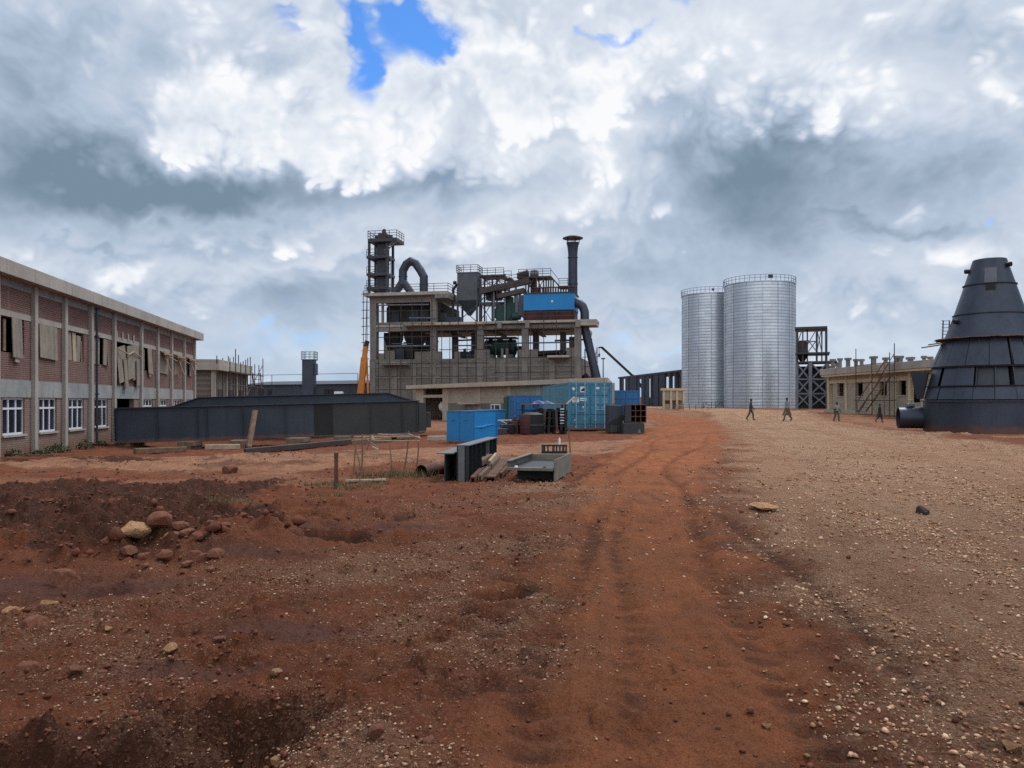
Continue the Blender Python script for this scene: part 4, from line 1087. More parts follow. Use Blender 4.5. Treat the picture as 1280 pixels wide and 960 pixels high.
for l0, l1, za, zb in wins:
    f = MB(); w = l1 - l0
    for x in (l0, l0 + w * .33, l1 - w * .33, l1):
        f.box(x - .035 if x > l0 else x, x + .035 if x < l1 else x, .06, .13, za, zb)
    for z in (za, za + (zb - za) * .68, zb - .07):
        f.box(l0, l1, .055, .125, z, z + .07)
    fo = f.build('window', MT['pvc'], root)
    g = MB(); g.box(l0 + .02, l1 - .02, .09, .10, za + .02, zb - .02); g.build('pane', MT['glass'], fo)
    if random.random() < .7:
        g = MB(); g.box(l0 + w * .36, l1 - w * .36, .16, .2, za + .2, zb - .5); g.build('interior_item', MT['void'], fo)
rb = random.Random(4)
def board(cx, cz, w, h, tilt, v=-.03, mat='board', lab=None):
    b = MB(); b.obox((cx, v, cz), (w, .03, h), ry=tilt, rx=rb.uniform(-.05, .02)); b.build('board', MT[mat], root, label=lab)
for up0, up1, z0, z1, door, i in ups:
    w = up1 - up0
    if door:
        board(up0 + .75, 3.45, 1.25, 1.75, -.18, -.10); board(up0 + 1.15, 3.0, .45, 1.5, -.2, -.16); board(up0 + 2.0, 3.6, 1.0, 1.7, -.13, -.12); board(up0 + 2.9, 3.62, .95, 1.8, -.05, -.09); board(up0 + 3.1, 3.1, .5, 1.4, -.1, -.15)
        b = MB(); b.tube([(up0 - .1, -.15, 4.2), (up0 + 1.1, -.3, 3.95), (up0 + 2.2, -.2, 4.15), (up1, -.15, 3.95)], .03, 6); b.build('prop_pole', MT['wood_pale'], root)
        continue
    k = i % 5
    if k == 0: board(up0 + w * .16, 3.92, w * .26, 1.2, .0, .05); board(up0 + w * .45, 3.9, w * .2, 1.22, .02, .04, 'wood_pale'); board(up0 + w * .68, 3.86, w * .24, 1.1, .05, .03); board(up0 + w * .86, 3.75, w * .10, .9, -.12, .02, 'wood')
    elif k == 1: board(up0 + w * .28, 3.92, w * .50, 1.20, .0, .08); board(up0 + w * .72, 3.9, w * .24, 1.2, .03, -.05); board(up0 + w * .9, 3.88, w * .12, 1.2, -.1, -.06, 'wood')
    elif k == 2: board(up0 + w * .3, 3.93, w * .52, 1.18, .0, .08); board(up0 + w * .7, 3.9, w * .14, 1.25, -.06, -.05, 'wood_pale')
    elif k == 3: board(up0 + w * .58, 3.85, w * .42, 1.40, .0, -.08); board(up0 + w * .2, 3.9, w * .1, 1.1, .03, .05, 'wood'); board(up0 + w * .6, 3.1, w * .18, .22, .0, -.06, 'wood_pale')
    else: board(up0 + w * .5, 3.9, w * .95, 1.3, .03, -.04)
    if i > 8:
        b = MB(); b.tube([(up0 - .2, -.35, z1 - .2), (up1 + .3, -.5, z0 + .75)], .03, 6); b.tube([(up0 + .2, -.2, z1), (up0 + .3, -.6, z0)], .03, 6); b.build('prop_pole', MT['wood_pale'], root)
        b = MB(); b.obox((up0 + w * .5, -.25, z1 - .12), (w * .9, .5, .04), rx=.5); b.build('awning_board', MT['wood'], root)
b = MB(); uu = BU(115); b.tube([(uu, -.2, -.4), (uu, -.2, 5.8)], .055, 8)
for z in (.6, 1.9, 3.2, 4.5, 5.7): b.box(uu - .08, uu + .08, -.27, -.145, z, z + .07)
b.build('drainpipe', MT['steel'], root, smooth=True)
# weeds at its foot
mfol, tf, bf_ = new_mat('weed_leaves')
tf.set(bf_.inputs['Base Color'], tf.mix(tf.noise(tf.coord(), 3, 4).ss(.35, .65), (.030, .060, .016), (.060, .085, .028))); bf_.inputs['Roughness'].default_value = .8
MT['leaf'] = mfol
mgr, tg, bg_ = new_mat('grass_blades')
tg.set(bg_.inputs['Base Color'], tg.mix(tg.noise(tg.coord(), 2, 4).ss(.35, .65), (.10, .095, .035), (.16, .125, .055))); bg_.inputs['Roughness'].default_value = .85
MT['grass'] = mgr


def leaf_clump(n, rx, ry, h, s, rg):
    m = MB()
    for _ in range(n):
        a = rg.random() * 6.283; r = rg.random() ** .6
        x, y = rx * r * math.cos(a), ry * r * math.sin(a); z = h * (1 - r * r * .8) * rg.random() ** .7
        k = s * (.6 + .8 * rg.random()); d = Vector((rg.gauss(0, 1), rg.gauss(0, 1), rg.gauss(.3, .7))).normalized(); e = d.cross(Vector((rg.random(), rg.random(), 1))).normalized()
        c = Vector((x, y, z))
        m.add([c, c + d * k * .5 + e * k * .25, c + d * k, c + d * k * .5 - e * k * .25], [(0, 1, 2, 3)])
    return m


def shrub(px, d, rx, h, lab):
    x = (px - CX) * d / F
    r_ = random.Random(int(px * 7)); t = thing('shrub', lab, 'shrub', (x, d, gz(x, d) - .03), 0, 'weeds at the foot of the brick wall')
    leaf_clump(int(260 * rx / .4), rx, rx * .6, h, .10, r_).build('foliage', MT['leaf'], t)
    m = MB()
    for k in range(5): m.tube([(0, 0, -.05), (r_.uniform(-.5, .5) * rx, r_.uniform(-.3, .3) * rx, h * .7)], .012, 4)
    m.build('stem', MT['wood'], t)
for px, d, rx, h, lab in ((16, 26.4, .5, .22, 'low green weed under the first white window at the wall foot'), (52, 27.6, .4, .2, 'small green weed beside the second pilaster'), (72, 28.6, .6, .34, 'widest dark green shrub against the brick wall'), (106, 31.5, .4, .45, 'tall narrow shrub near the drainpipe'), (125, 33.5, .4, .2, 'low weed between the drainpipe and the doorway')):
    shrub(px, d, rx, h, lab)


def grass_patch(px, py, rx, ry, n, h, lab):
    d = 1520 / (py - HY); x = (px - CX) * d / F
    rg = np.random.default_rng(int(px)); m = MB()
    for _ in range(n):
        a = rg.random() * 6.283; r = math.sqrt(rg.random()); X, Y = x + rx * r * math.cos(a) , d + ry * r * math.sin(a)
        if vnoise(np.array([X * 2.3]), np.array([Y * 2.3]))[0] < .35: continue
        k = h * (.4 + .8 * rg.random()); w = .010; an = rg.random() * 6.28; lx, ly = rg.normal(0, .4) * k, rg.normal(0, .4) * k
        m.add([(X - w * math.cos(an), Y - w * math.sin(an), 0), (X + w * math.cos(an), Y + w * math.sin(an), 0), (X + lx, Y + ly, k)], [(0, 1, 2)])
    P = np.array(m.v); zz = gparts(P[::3, 0].copy(), P[::3, 1].copy())[0]
    m.v = [(p[0], p[1], p[2] + zz[i // 3]) for i, p in enumerate(m.v)]
    o = m.build('grass', MT['grass'], None); o['kind'] = 'stuff'; o['label'] = lab; o['category'] = 'grass'
grass_patch(495, 596, .9, .6, 620, .17, 'pale green grass around the stick fence')
grass_patch(432, 606, .9, .5, 600, .10, 'short grass at the foot of the rusty post')
grass_patch(268, 628, .6, .35, 500, .08, 'small green tuft on the bare flat behind the churned bank')
grass_patch(425, 617, .6, .25, 350, .06, 'thin grass on the edge of the red track')

# ------------------------------------------------------------------ grey concrete block with scaffold
GF = Frame(268, 60, 307, 71)
t_ = GF.root('concrete_building', 'small grey concrete building wrapped in scaffold beyond the brick block', 'building')
zt = 1.6 + 47 * 60 / 950
b = MB(); b.box(0, GF.L, 0, 9, -.8, zt - .5); b.build('wall', MT['block'], t_)
b = MB(); b.box(-.5, GF.L + .5, -.5, 9.5, zt - .497, zt); b.build('roof_slab', MT['conc'], t_, bevel=.02)
b = MB(); b.box(-.45, GF.L + .45, -.45, -.2, zt, zt + .35); b.box(-.45, -.2, -.197, 9, zt, zt + .35); b.build('parapet', MT['conc'], t_)
for u, v in ((0, 0), (GF.L * .33, 0), (GF.L * .66, 0), (GF.L, 0), (0, 3.5)):
    b = MB(); b.box(u - .2, u + .2, v - .12 if v == 0 else v - .2, v + .2, -.8, zt - .502); b.box(u - .12 if v else u - .205, u + .1, v - .14, v + .1, -.8, zt - .51); b.build('column', MT['conc'], t_)
for k in range(3):
    b = MB(); b.box(GF.L * (k + .3) / 3, GF.L * (k + .7) / 3, -.04, -.003, 1.2, 2.6); b.build('window_opening', MT['void'], t_)
scaffold(GF, 'leaning pole scaffold along the grey concrete building', [GF.L * k / 6 - .5 for k in range(8)], -1.3, -.4, zt + .5, 1.1, None, 1.0, r=.04)
t_ = thing('scaffold_stair', 'leaning timber ladder at the far end of the scaffolded grey building', 'ladder', (*GF.world(GF.L + .6, -1.2), -.3), GF.rz)
b = MB(); b.tube([(0, 0, 4.6), (2.2, 0, 0)], .06, 5); b.tube([(0, .7, 4.6), (2.2, .7, 0)], .06, 5); b.build('stringer', MT['wood'], t_)
b = MB()
for k in range(9): b.bar((.24 * k + .1, 0, 4.5 - .5 * k), (.24 * k + .1, .7, 4.5 - .5 * k), .05)
b.build('rung', MT['wood'], t_)

# ------------------------------------------------------------------ long dark shed behind the girders
SF = Frame(303, 118, 458, 108)
t_ = SF.root('steel_shed', 'long low dark steel shed on the horizon behind the big girders', 'shed')
zr = SF.Z(380, 480.5); L = SF.L
b = MB(); b.box(0, L, 0, 12, 1.6, zr); b.build('cladding', MT['girder'], t_)
b = MB(); b.add([(-.4, -.5, zr + .003), (L + .4, -.5, zr + .003), (L + .4, 6, zr + .7), (-.4, 6, zr + .7), (-.4, 12.5, zr + .003), (L + .4, 12.5, zr + .003)], [(0, 1, 2, 3), (3, 2, 5, 4), (0, 3, 4), (1, 5, 2)]); b.build('roof', MT['girder'], t_)
b = MB(); b.box(0, L, -.15, 12, -.8, 1.597); b.build('block_wall', MT['block'], t_)
for px in (327, 337, 408, 414):
    b = MB(); b.box(SF.U(px) - .4, SF.U(px) + .4, -.05, -.003, 2.6, 3.4); b.build('opening', MT['black'], t_)
b = MB(); b.rail([(0, -2, zr - .6), (L, -2, zr - .6)], 2.0, 9, .03, 0); b.build('pole_line', MT['scaf'], t_)
# small dark hoist tower with rail on top
x = (386.5 - CX) * 100 / F
t_ = thing('hoist_tower', 'small square dark tower with railed top rising behind the girders', 'tower', (x, 100, -.3), 0)
b = MB(); b.box(-.75, .75, -.75, .75, 0, 7.35); b.build('shaft', MT['cone'], t_, bevel=.03)
b = MB(); b.box(.4, 1.0, -.6, .6, 5.4, 6.9); b.build('side_box', MT['cone'], t_)
b = MB(); b.box(-.85, .95, -.85, .85, 7.353, 7.45); b.build('cap', MT['steel_lt'], t_)
b = MB(); b.rail([(-.8, .8, 7.45), (-.8, -.8, 7.45), (.9, -.8, 7.45), (.9, .8, 7.45), (-.8, .8, 7.45)], 1.0, .6, .03, 2); b.build('railing', MT['rod'], t_)

# ------------------------------------------------------------------ low flat-roofed building before the plant
LF = Frame(516, 84, 769, 56)
t_ = LF.root('low_building', 'low beige block building with a flat concrete roof in front of the plant', 'building')
LU = LF.U; zr = LF.Z(516, 482); zl = zr - .38; L = LF.L
def plan(q, pts, z0, z1):
    n = len(pts); q.add([(a, c, z0) for a, c in pts] + [(a, c, z1) for a, c in pts], [tuple(range(n))[::-1], tuple(range(n, 2 * n))] + [(i, (i + 1) % n, n + (i + 1) % n, n + i) for i in range(n)])
def lw(px, d):
    r_ = Vector(((px - CX) * d / F, d)) - LF.o; return (r_.dot(LF.u), r_.dot(LF.w))
rc = lw(765, 68)
b = MB(); plan(b, [(-.3, -.7), (L, -.7), rc, (-.3, 7.5)], zl, zr); b.build('roof_slab', MT['conc_pale'], t_, bevel=.02)
b = MB(); dL, dR = LU(529), LU(553); zd = LF.Z(541, 497); zd2 = LF.Z(541, 486)
b.box(LU(520), dL, 0, .3, -1, zl - .003); b.box(dR, LU(560), 0, .3, -1, zl - .003); b.box(dL, dR, 0, .3, zd, zd + .30); b.box(dL, dR, 0, .3, zd2, zl - .003); b.build('door_surround', MT['conc_pale'], t_)
for px0, px1 in ((596.5, 601), (635, 639), (671, 676), (714, 720)):
    b = MB(); b.box(LU(px0), LU(px1), -.05, .3, -1, zl - .003); b.build('column', MT['conc_pale'], t_)
b = MB(); b.box(LU(560), L - .4, .02, .28, LF.Z(600, 504), zl - .004); b.build('block_wall', MT['block_tan'], t_)
b = MB(); b.box(LU(560), L - .4, .0, .28, -1, LF.Z(600, 504) - .003); b.build('lower_wall', MT['block'], t_)
b = MB(); b.box(LU(520), L - 9, 6.2, 6.5, -1, zl - .005); plan(b, [(L - .7, .3), (L - .4, .3), (rc[0] - .6, rc[1] - .5), (rc[0] - .9, rc[1] - .5)], -1, zl - .005); b.box(LU(520), LU(520) + .3, .31, 6.18, -1, zl - .005); b.build('rear_wall', MT['block_tan'], t_)
b = MB(); b.box(dL - .5, LU(597), 3.0, 3.2, -1, zl - .005); b.build('inner_wall', MT['void'], t_)
b = MB(); b.box(LU(581), LU(602), -.8, .018, LF.Z(592, 505.2), LF.Z(592, 503.4)); b.build('door_canopy', MT['conc_pale'], t_)
b = MB(); b.box(LU(585), LU(600), -.04, -.003, -.6, LF.Z(592, 505.6)); b.build('door', MT['conc_band'], t_)
b = MB(); w0, w1, z0, z1 = LU(614), LU(626), LF.Z(620, 513), LF.Z(620, 505)
for x in (w0, w0 + (w1 - w0) * .35, w1 - .12): b.box(x, x + .14, -.06, -.002, z0, z1)
b.box(w0, w1, -.055, -.003, z1 - .1, z1); b.box(w0, w1, -.055, -.003, z0, z0 + .1)
fo = b.build('window', MT['pvc'], t_)
b = MB(); b.box(w0 + .05, w1 - .05, -.03, -.004, z0 + .05, z1 - .05); b.build('pane', MT['glass'], fo)
# something pale inside the doorway
c = LF.world(LU(541), 1.3)
t_ = thing('cement_mixer', 'small pale mixer standing in the dark doorway of the low building', 'mixer', (c.x, c.y, -.4), .3)
b = MB(); b.lathe([(.2, .9), (.5, 1.2), (.55, 1.6), (.3, 2.0)], n=14); b.build('drum', MT['white'], t_, smooth=True)
for s in (-1, 1):
    b = MB(); b.bar((s * .5, -.3, 0), (s * .3, 0, 1.1), .07); b.build('leg', MT['rust'], t_)
    b = MB(); b.tube([(s * .55, .3, .22), (s * .45, .3, .22)], .22, 12); b.build('wheel', MT['black'], t_, smooth=True)

# ------------------------------------------------------------------ cream building on the right
RF = Frame(1024.7, 85, 1179, 63)
t_ = RF.root('cream_building', 'single-storey cream building with dark window holes and a flat grey roof', 'building')
RU = RF.U; zr = RF.Z(1100, 456); L = RF.L
ze = zr - .85; e0 = RU(1036)
b = MB(); b.box(RU(1024.7, -.9), L + 6, -.9, 9, ze + .20, zr); b.build('roof_slab', MT['conc'], t_, bevel=.02)
b = MB(); b.box(RU(1024.7, -.9) + .1, L + 6, -.8, 9, ze, ze + .197); b.build('eaves', MT['plaster'], t_)
ops = [(1036.5, 1041, 480, 505), (1046.5, 1054.5, 479, 495.5), (1070, 1078.5, 478, 495), (1099.5, 1108.5, 477.5, 494.5), (1123.5, 1132.5, 476, 494), (1138, 1150, 475, 503)]
ops = [(RU(a), RU(c), RF.Z((a + c) / 2, y1), RF.Z((a + c) / 2, y0)) for a, c, y0, y1 in ops]
zl = 3.55
w = MB(); x = e0
for a, c, z0, z1 in ops:
    w.box(x, a, 0, .25, -.3, zl); w.box(a, c, 0, .25, -.3, z0); w.box(a, c, 0, .25, z1, zl); x = c
w.box(x, L + 5, 0, .25, -.3, zl); w.build('wall', MT['block_tan'], t_)
b = MB(); b.box(e0, L + 5, -.03, .25, zl + .003, zl + .35); b.build('lintel_band', MT['plaster'], t_)
b = MB(); b.box(e0, L + 5, .01, .25, zl + .353, ze - .003); b.build('upper_wall', MT['block_tan'], t_)
for px in (1035, 1057, 1088, 1118, 1136, 1153):
    b = MB(); b.box(RU(px), RU(px) + .35, -.08, .27, -.3, ze - .002); b.build('column', MT['plaster'], t_)
for a, c, z0, z1 in ops[1:5]:
    b = MB(); b.box(a - .05, c + .05, -.06, -.002, z0 - .1, z0); b.build('sill', MT['conc_pale'], t_)
b = MB(); b.box(e0, L + 5, 8, 8.25, -.3, ze - .003); b.box(e0 + .05, e0 + .3, .26, 7.98, -.3, ze - .003); b.build('rear_wall', MT['block_tan'], t_)
b = MB(); b.box(e0 + .4, L + 4, 2.6, 2.8, -.3, ze - .004); b.build('inner_wall', MT['void'], t_)
b = MB(); b.box(e0 - .4, L + 5, -.35, -.083, -.6, .75); b.build('plinth', MT['conc_pale'], t_)
scaffold(RF, 'pole scaffold before the cream building windows', [RU(p, -1.4) for p in (1070, 1090, 1112, 1118)], -1.4, .0, zr + .8, 1.7, None, 0, r=.04)
t_ = thing('scaffold_stair', 'sloping timber scaffold stair leaning on the cream building', 'stair', (*RF.world(RU(1072, -1.8), -1.8), .1), RF.rz)
ln = RU(1106, -1.8) - RU(1072, -1.8)
b = MB(); b.bar((0, 0, .5), (ln, 0, 4.1), .09); b.bar((0, .8, .5), (ln, .8, 4.1), .09); b.build('stringer', MT['wood'], t_)
b = MB()
for k in range(9): b.box(ln * k / 9 - .15, ln * k / 9 + .15, 0, .8, .5 + 3.6 * k / 9, .54 + 3.6 * k / 9)
b.build('tread', MT['wood'], t_)
b = MB(); b.bar((0, -.05, 1.5), (ln, -.05, 5.1), .07); b.bar((0, -.05, .5), (0, -.05, 1.5), .07); b.bar((ln, -.05, 0), (ln, -.05, 5.1), .08); b.build('handrail', MT['wood'], t_)
# big foundation block with pier stubs behind it
KF = Frame(1036, 112, 1175, 96)
t_ = KF.root('concrete_foundation', 'row of concrete pier stubs showing above the cream building roof', 'foundation')
b = MB(); b.box(0, KF.L, 0, 6, -.5, KF.Z(1100, 457)); b.build('base_block', MT['conc'], t_)
for i, px in enumerate((1041, 1050, 1060, 1070, 1077, 1092, 1107, 1121, 1126, 1138, 1155, 1163)):
    w = (.55, .45, .65, .5, .5, .9, .6, .6, .55, 1.0, .5, .5)[i]; h = (452, 451, 450.5, 452, 452, 448.5, 450, 448, 448, 449.5, 448, 449)[i]
    u = KF.U(px, 2); b = MB(); zz = KF.Z(px, h - 3.2, 2); z0 = KF.Z(1100, 457)
    hw_ = abs(KF.U(px + w * 4.2, 2) - u); b.box(u - hw_ * .6, u + hw_ * .6, 1.8, 2.2, z0 + .003, zz - .34); b.box(u - hw_, u + hw_, 1.7, 2.3, zz - .337, zz); b.build('pier', MT['conc_plant'], t_)

# ------------------------------------------------------------------ skeleton shed and hut between plant and silos
HF = Frame(775, 196, 858, 168)
t_ = HF.root('shed_frame', 'unfinished dark shed frame with patchy wall sheets left of the silos', 'shed')
z0, z1 = HF.Z(775, 473.5), HF.Z(858, 464)
L = HF.L
b = MB(); b.add([(-.5, -.3, z0), (L, -.3, z1), (L, 8, z1), (-.5, 8, z0), (-.5, -.3, z0 + .45), (L, -.3, z1 + .45), (L, 8, z1 + .45), (-.5, 8, z0 + .45)], [(3, 2, 1, 0), (4, 5, 6, 7), (0, 1, 5, 4), (1, 2, 6, 5), (2, 3, 7, 6), (3, 0, 4, 7)]); b.build('roof', MT['girder'], t_)
zz = lambda px: z0 + (z1 - z0) * HF.U(px) / L
for px in (776, 786, 796, 806, 815, 823, 831, 838, 845, 852):
    for v in (0, 7.5):
        b = MB(); b.bar((HF.U(px), v, .0), (HF.U(px), v, zz(px)), .55); b.build('column', MT['steel'], t_)
for a, c, lo in ((776, 780, 0), (782, 784.5, 0), (787, 800, 0), (802, 812, 0), (813.5, 816, 0), (817, 822.5, 0), (824, 829, 0)):
    b = MB(); b.box(HF.U(a), HF.U(c), -.12, -.02, .2, zz(a) - .05); b.build('wall_sheet', MT['girder'], t_)
b = MB(); b.box(0, L, 7.8, 8, .0, 2.5); b.build('rear_sheet', MT['steel'], t_)
x = (841.5 - CX) * 118 / F
t_ = thing('site_hut', 'small cream hut with a flat roof at the foot of the left silo', 'hut', (x, 118, .3), -.15)
b = MB(); b.box(-1.9, 1.9, -1.6, 1.6, 3.0, 3.35); b.build('roof_slab', MT['plaster'], t_)
b = MB(); b.box(-1.6, 1.6, -1.3, 1.3, 1.5, 2.998); b.build('upper_wall', MT['block_tan'], t_)
for sx in (-1.5, -.4, .5, 1.5):
    b = MB(); b.box(sx - .16, sx + .16, -1.45, -1.303, -.2, 2.997); b.build('column', MT['plaster'], t_)
b = MB(); b.box(-1.6, 1.6, 1.0, 1.3, -.2, 1.498); b.box(-1.6, -.2, -1.3, -1.05, -.2, .9); b.build('lower_wall', MT['block_tan'], t_)
b = MB(); b.box(-2.2, 1.8, -1.7, 1.5, -.6, -.2); b.build('plinth', MT['block'], t_)

# ------------------------------------------------------------------ silos
for (px0, px1, ytop, d, lab) in ((906.5, 991.5, 358, 140, 'larger of two galvanised corrugated silos, standing on the right'), (853, 923, 371, 150, 'smaller galvanised corrugated silo partly hidden behind the larger one')):
    cx_ = ((px0 + px1) / 2 - CX) * d / F; r = (px1 - px0) / 2 * d / F; zt = CH + (HY - ytop) * d / F; zb = .35
    t = thing('silo', lab, 'silo', (cx_, d, zb), 0, 'galvanised silos')
    H = zt - zb; n = int(H / .56); prof = []
    for i in range(n * 4 + 1):
        z = H * i / (n * 4); prof.append((r + .009 * math.sin(i * math.pi / 2), z))
    q = MB(); q.lathe(prof, n=112); q.build('shell', MT['silo'], t, smooth=True)
    q = MB(); q.lathe([(r + .12, H), (r + .12, H + .18), (r - .2, H + .25), (1.0, H + r * .16), (.05, H + r * .16)], n=64); q.build('roof', MT['silo'], t)
    q = MB(); q.lathe([(r + .3, -.5), (r + .3, .06), (r - .3, .06)], n=64); q.build('footing', MT['conc'], t)
    q = MB()
    for k in (.5, 1.0): q.lathe([(r + .08, H + .18 + k), (r + .14, H + .18 + k), (r + .14, H + .24 + k), (r + .08, H + .24 + k), (r + .08, H + .18 + k)], n=64)
    for k in range(44):
        a = k / 44 * 6.283; q.bar(((r + .11) * math.cos(a), (r + .11) * math.sin(a), H + .15), ((r + .11) * math.cos(a), (r + .11) * math.sin(a), H + 1.22), .06)
    q.build('railing', MT['steel_lt'], t)
    q = MB(); a = -2.2; q.box(-.5, .3, -.3 - r, -.1 - r, H + .5, H + 1.1) if r > 6 else q.box(-1.2, -.8, -.3 - r, -.1 - r, H + .4, H + .8); q.build('junction_box', MT['steel'], t)
    for k in range(14):
        a = k / 14 * 6.283; q = MB(); q.bar(((r + .07) * math.cos(a), (r + .07) * math.sin(a), 0), ((r + .07) * math.cos(a), (r + .07) * math.sin(a), H), .10); q.build('stiffener', MT['silo'], t)
# low metal barriers before the silos
for k, (px, lab) in enumerate(((884, 'low dark metal barrier before the smaller silo, left one'), (899, 'low dark metal barrier between the two silo feet, tilted'))):
    x = (px - CX) * 132 / F
    t = thing('barrier', lab, 'barrier', (x, 132, gz(x, 132)), 0)
    q = MB(); q.bar((-.7, 0, 0), (-.7, 0, 1), .08); q.bar((.7, 0, 0), (.7, 0, 1), .08); q.build('upright', MT['black'], t)
    q = MB(); q.bar((-.7, 0, 1), (.7, 0, 1), .08); q.bar((-.7, 0, .5), (.7, 0, .5), .08); q.bar((-.7, 0, 0), (.3 * k, 0, 1), .08); q.build('crossbar', MT['black'], t)
t = thing('marker_fence', 'row of thin stakes joined by a line beside the cream hut', 'fence', ((855 - CX) * 110 / F, 110, gz(24, 110)), 0)
for k in range(6):
    q = MB(); q.bar((k * .9 - 1, 0, -.1), (k * .9 - 1, 0, .9), .07); q.build('stake', MT['steel_br'], t)
q = MB(); q.bar((-1, 0, .7), (3.5, 0, .7), .03); q.build('line', MT['white'], t)

# ------------------------------------------------------------------ lattice tower right of the silos
d = 118; k = d / F
t = thing('lattice_tower', 'open steel lattice tower with a rusty hopper right of the silos', 'tower', ((1014 - CX) * k, d, .3), -math.atan2((1014 - CX) * k, d))
X = lambda px: (px - 1014) * k * .93
Z = lambda py: CH + (HY - py) * k - .3
for px in (996, 1021, 1033):
    for y in (0, 5):
        q = MB(); q.bar((X(px), y, Z(452)), (X(px), y, Z(411)), .28); q.build('post', MT['steel'], t)
for px, y in ((1003.5, 0), (1027.5, 2.5), (1009, 3)):
    q = MB(); q.bar((X(px), y, Z(452)), (X(px), y, Z(411)), .2); q.build('post', MT['steel'], t)
q = MB(); q.box(X(993.5), X(1034), -.5, 5.5, Z(411), Z(408.5)); q.build('top_deck', MT['steel'], t)
q = MB(); q.box(X(995), X(1037), -.5, 5.5, Z(442.5), Z(440.5)); q.build('deck', MT['steel'], t)
for a in ((1021, 440, 1027, 411), (1010, 440, 1021, 425), (1010, 430, 1021, 411), (1021, 440, 1010, 425), (1027, 440, 1021, 411), (1003, 411, 996, 430)):
    q = MB(); q.bar((X(a[0]), -.02, Z(a[1])), (X(a[2]), -.02, Z(a[3])), .14); q.build('brace', MT['steel_lt'], t)
q = MB(); q.bar((X(1008), 0, Z(427)), (X(1022), 0, Z(427)), .18); q.build('crossbar', MT['steel_lt'], t)
q = MB(); q.box(X(995.5), X(1010), .4, 3.5, Z(440.3), Z(425)); q.build('hopper', MT['steel_br'], t)
q = MB(); q.lathe([(1.5, 0), (.2, -1.6)], ((X(1002.5)), 1.9, Z(441)), 4, math.pi / 4, 2 * math.pi + math.pi / 4); q.build('hopper_spout', MT['black'], t)
t = thing('braced_trestle', 'wide grey cross-braced trestle under the lattice tower', 'trestle', ((1014 - CX) * k, d, .3), -math.atan2((1014 - CX) * k, d))
q = MB(); q.box(X(995), X(1046), -.4, 5.6, Z(453.5), Z(451.5)); q.build('beam', MT['steel_br'], t)
for px, y, w in ((1013, -.2, .5), (996, 0, .35), (1034, 0, .35), (1046, 0, .3), (1013, 5, .4), (1034, 5, .35), (996, 5, .35)):
    q = MB(); q.bar((X(px), y, -.6), (X(px), y, Z(453.5)), w); q.build('leg', MT['steel_lt'], t)
for x0, x1 in ((996, 1012), (1014, 1034), (1034, 1046)):
    for y0, y1 in ((508, 492), (492, 474), (474, 454)):
        for y in (0, 2.5, 5):
            q = MB(); q.bar((X(x0), y, Z(y0)), (X(x1), y, Z(y1)), .2); q.build('brace', MT['steel_lt'], t)
            q = MB(); q.bar((X(x1), y + .1, Z(y0)), (X(x0), y + .1, Z(y1)), .2); q.build('brace', MT['steel_lt'], t)
q = MB(); q.box(X(997), X(1045), 5.4, 5.55, -.5, Z(456)); q.build('rear_cladding', MT['steel'], t)
for y0 in (492, 474):
    q = MB(); q.bar((X(996), -.02, Z(y0)), (X(1046), -.02, Z(y0)), .2); q.build('crossbar', MT['steel_lt'], t)

# ------------------------------------------------------------------ cranes
d = 92; x = (452 - CX) * d / F
t = thing('mobile_crane', 'orange mobile crane with its boom raised beside the plant', 'crane', (x, d, -.3), 0)
k = d / F
P_ = lambda px, py: ((px - 452) * k, 0, CH + .3 + (HY - py) * k)
q = MB(); q.bar(P_(450.5, 494), P_(455.5, 447), 1.1 if d > 150 else .72, .7); q.build('boom_base', MT['orange'], t, bevel=.04)
q = MB(); q.bar(P_(454.8, 453), P_(457.3, 433), .55, .5); q.build('boom_section', MT['orange'], t, bevel=.03)
q = MB(); q.bar(P_(457.2, 436), P_(458.6, 427), .5, .45); q.tube([P_(458.5, 429), P_(459.5, 426)], .28, 10); q.build('boom_head', MT['black'], t)
q = MB(); q.bar(P_(460.2, 492), P_(458.2, 446), .22, .22); q.build('luffing_cylinder', MT['orange'], t)
q = MB(); q.box(-5.2, 1.2, -1.2, 1.2, .9, 1.6); q.box(-5.0, -3.2, -1.1, 1.1, 1.603, 2.6); q.build('carrier', MT['orange'], t, bevel=.05)
q = MB(); q.box(-1.4, .9, -1.1, 1.1, 1.603, 2.75); q.build('turret', MT['orange'], t, bevel=.05)
q = MB(); q.box(-3.1, -2.2, -1, 0, 1.603, 3.1); q.build('cab', MT['white'], t, bevel=.05)
for xx in (-4.4, -3.2, -.6, .6):
    q = MB(); q.tube([(xx, -1.25, .5), (xx, -.85, .5)], .55, 16); q.build('wheel', MT['black'], t, smooth=True)
    q = MB(); q.tube([(xx, 1.25, .5), (xx, .85, .5)], .55, 16); q.build('wheel', MT['black'], t, smooth=True)
d = 215; k = d / F
t = thing('distant_crane', 'thin dark crane boom slanting up behind the dark shed frame', 'crane', ((805 - CX) * k, d, .3), 0)
P_ = lambda px, py: ((px - 805) * k, 0, CH - .3 + (HY - py) * k)
q = MB(); q.bar(P_(752, 434), P_(792, 471), .75, .6); q.build('boom', MT['black'], t)
q = MB(); q.bar(P_(790, 469), P_(806, 488), 1.1 if d > 150 else .72, .7); q.build('boom_base', MT['black'], t)
q = MB(); q.bar(P_(752, 434), P_(748, 434.5), .4); q.build('boom_tip', MT['black'], t)
q = MB(); q.bar(P_(749, 434.5), P_(749, 443), .12); q.bar(P_(749, 442), P_(749, 446), .5); q.build('hook_line', MT['steel'], t)
q = MB(); q.box(-3, 4, -1.3, 1.3, .6, 2.6); q.build('carrier', MT['orange'], t)
t = thing('light_mast', 'thin pole mast standing behind the teal container', 'mast', ((754 - CX) * .1, 95, 0), 0)
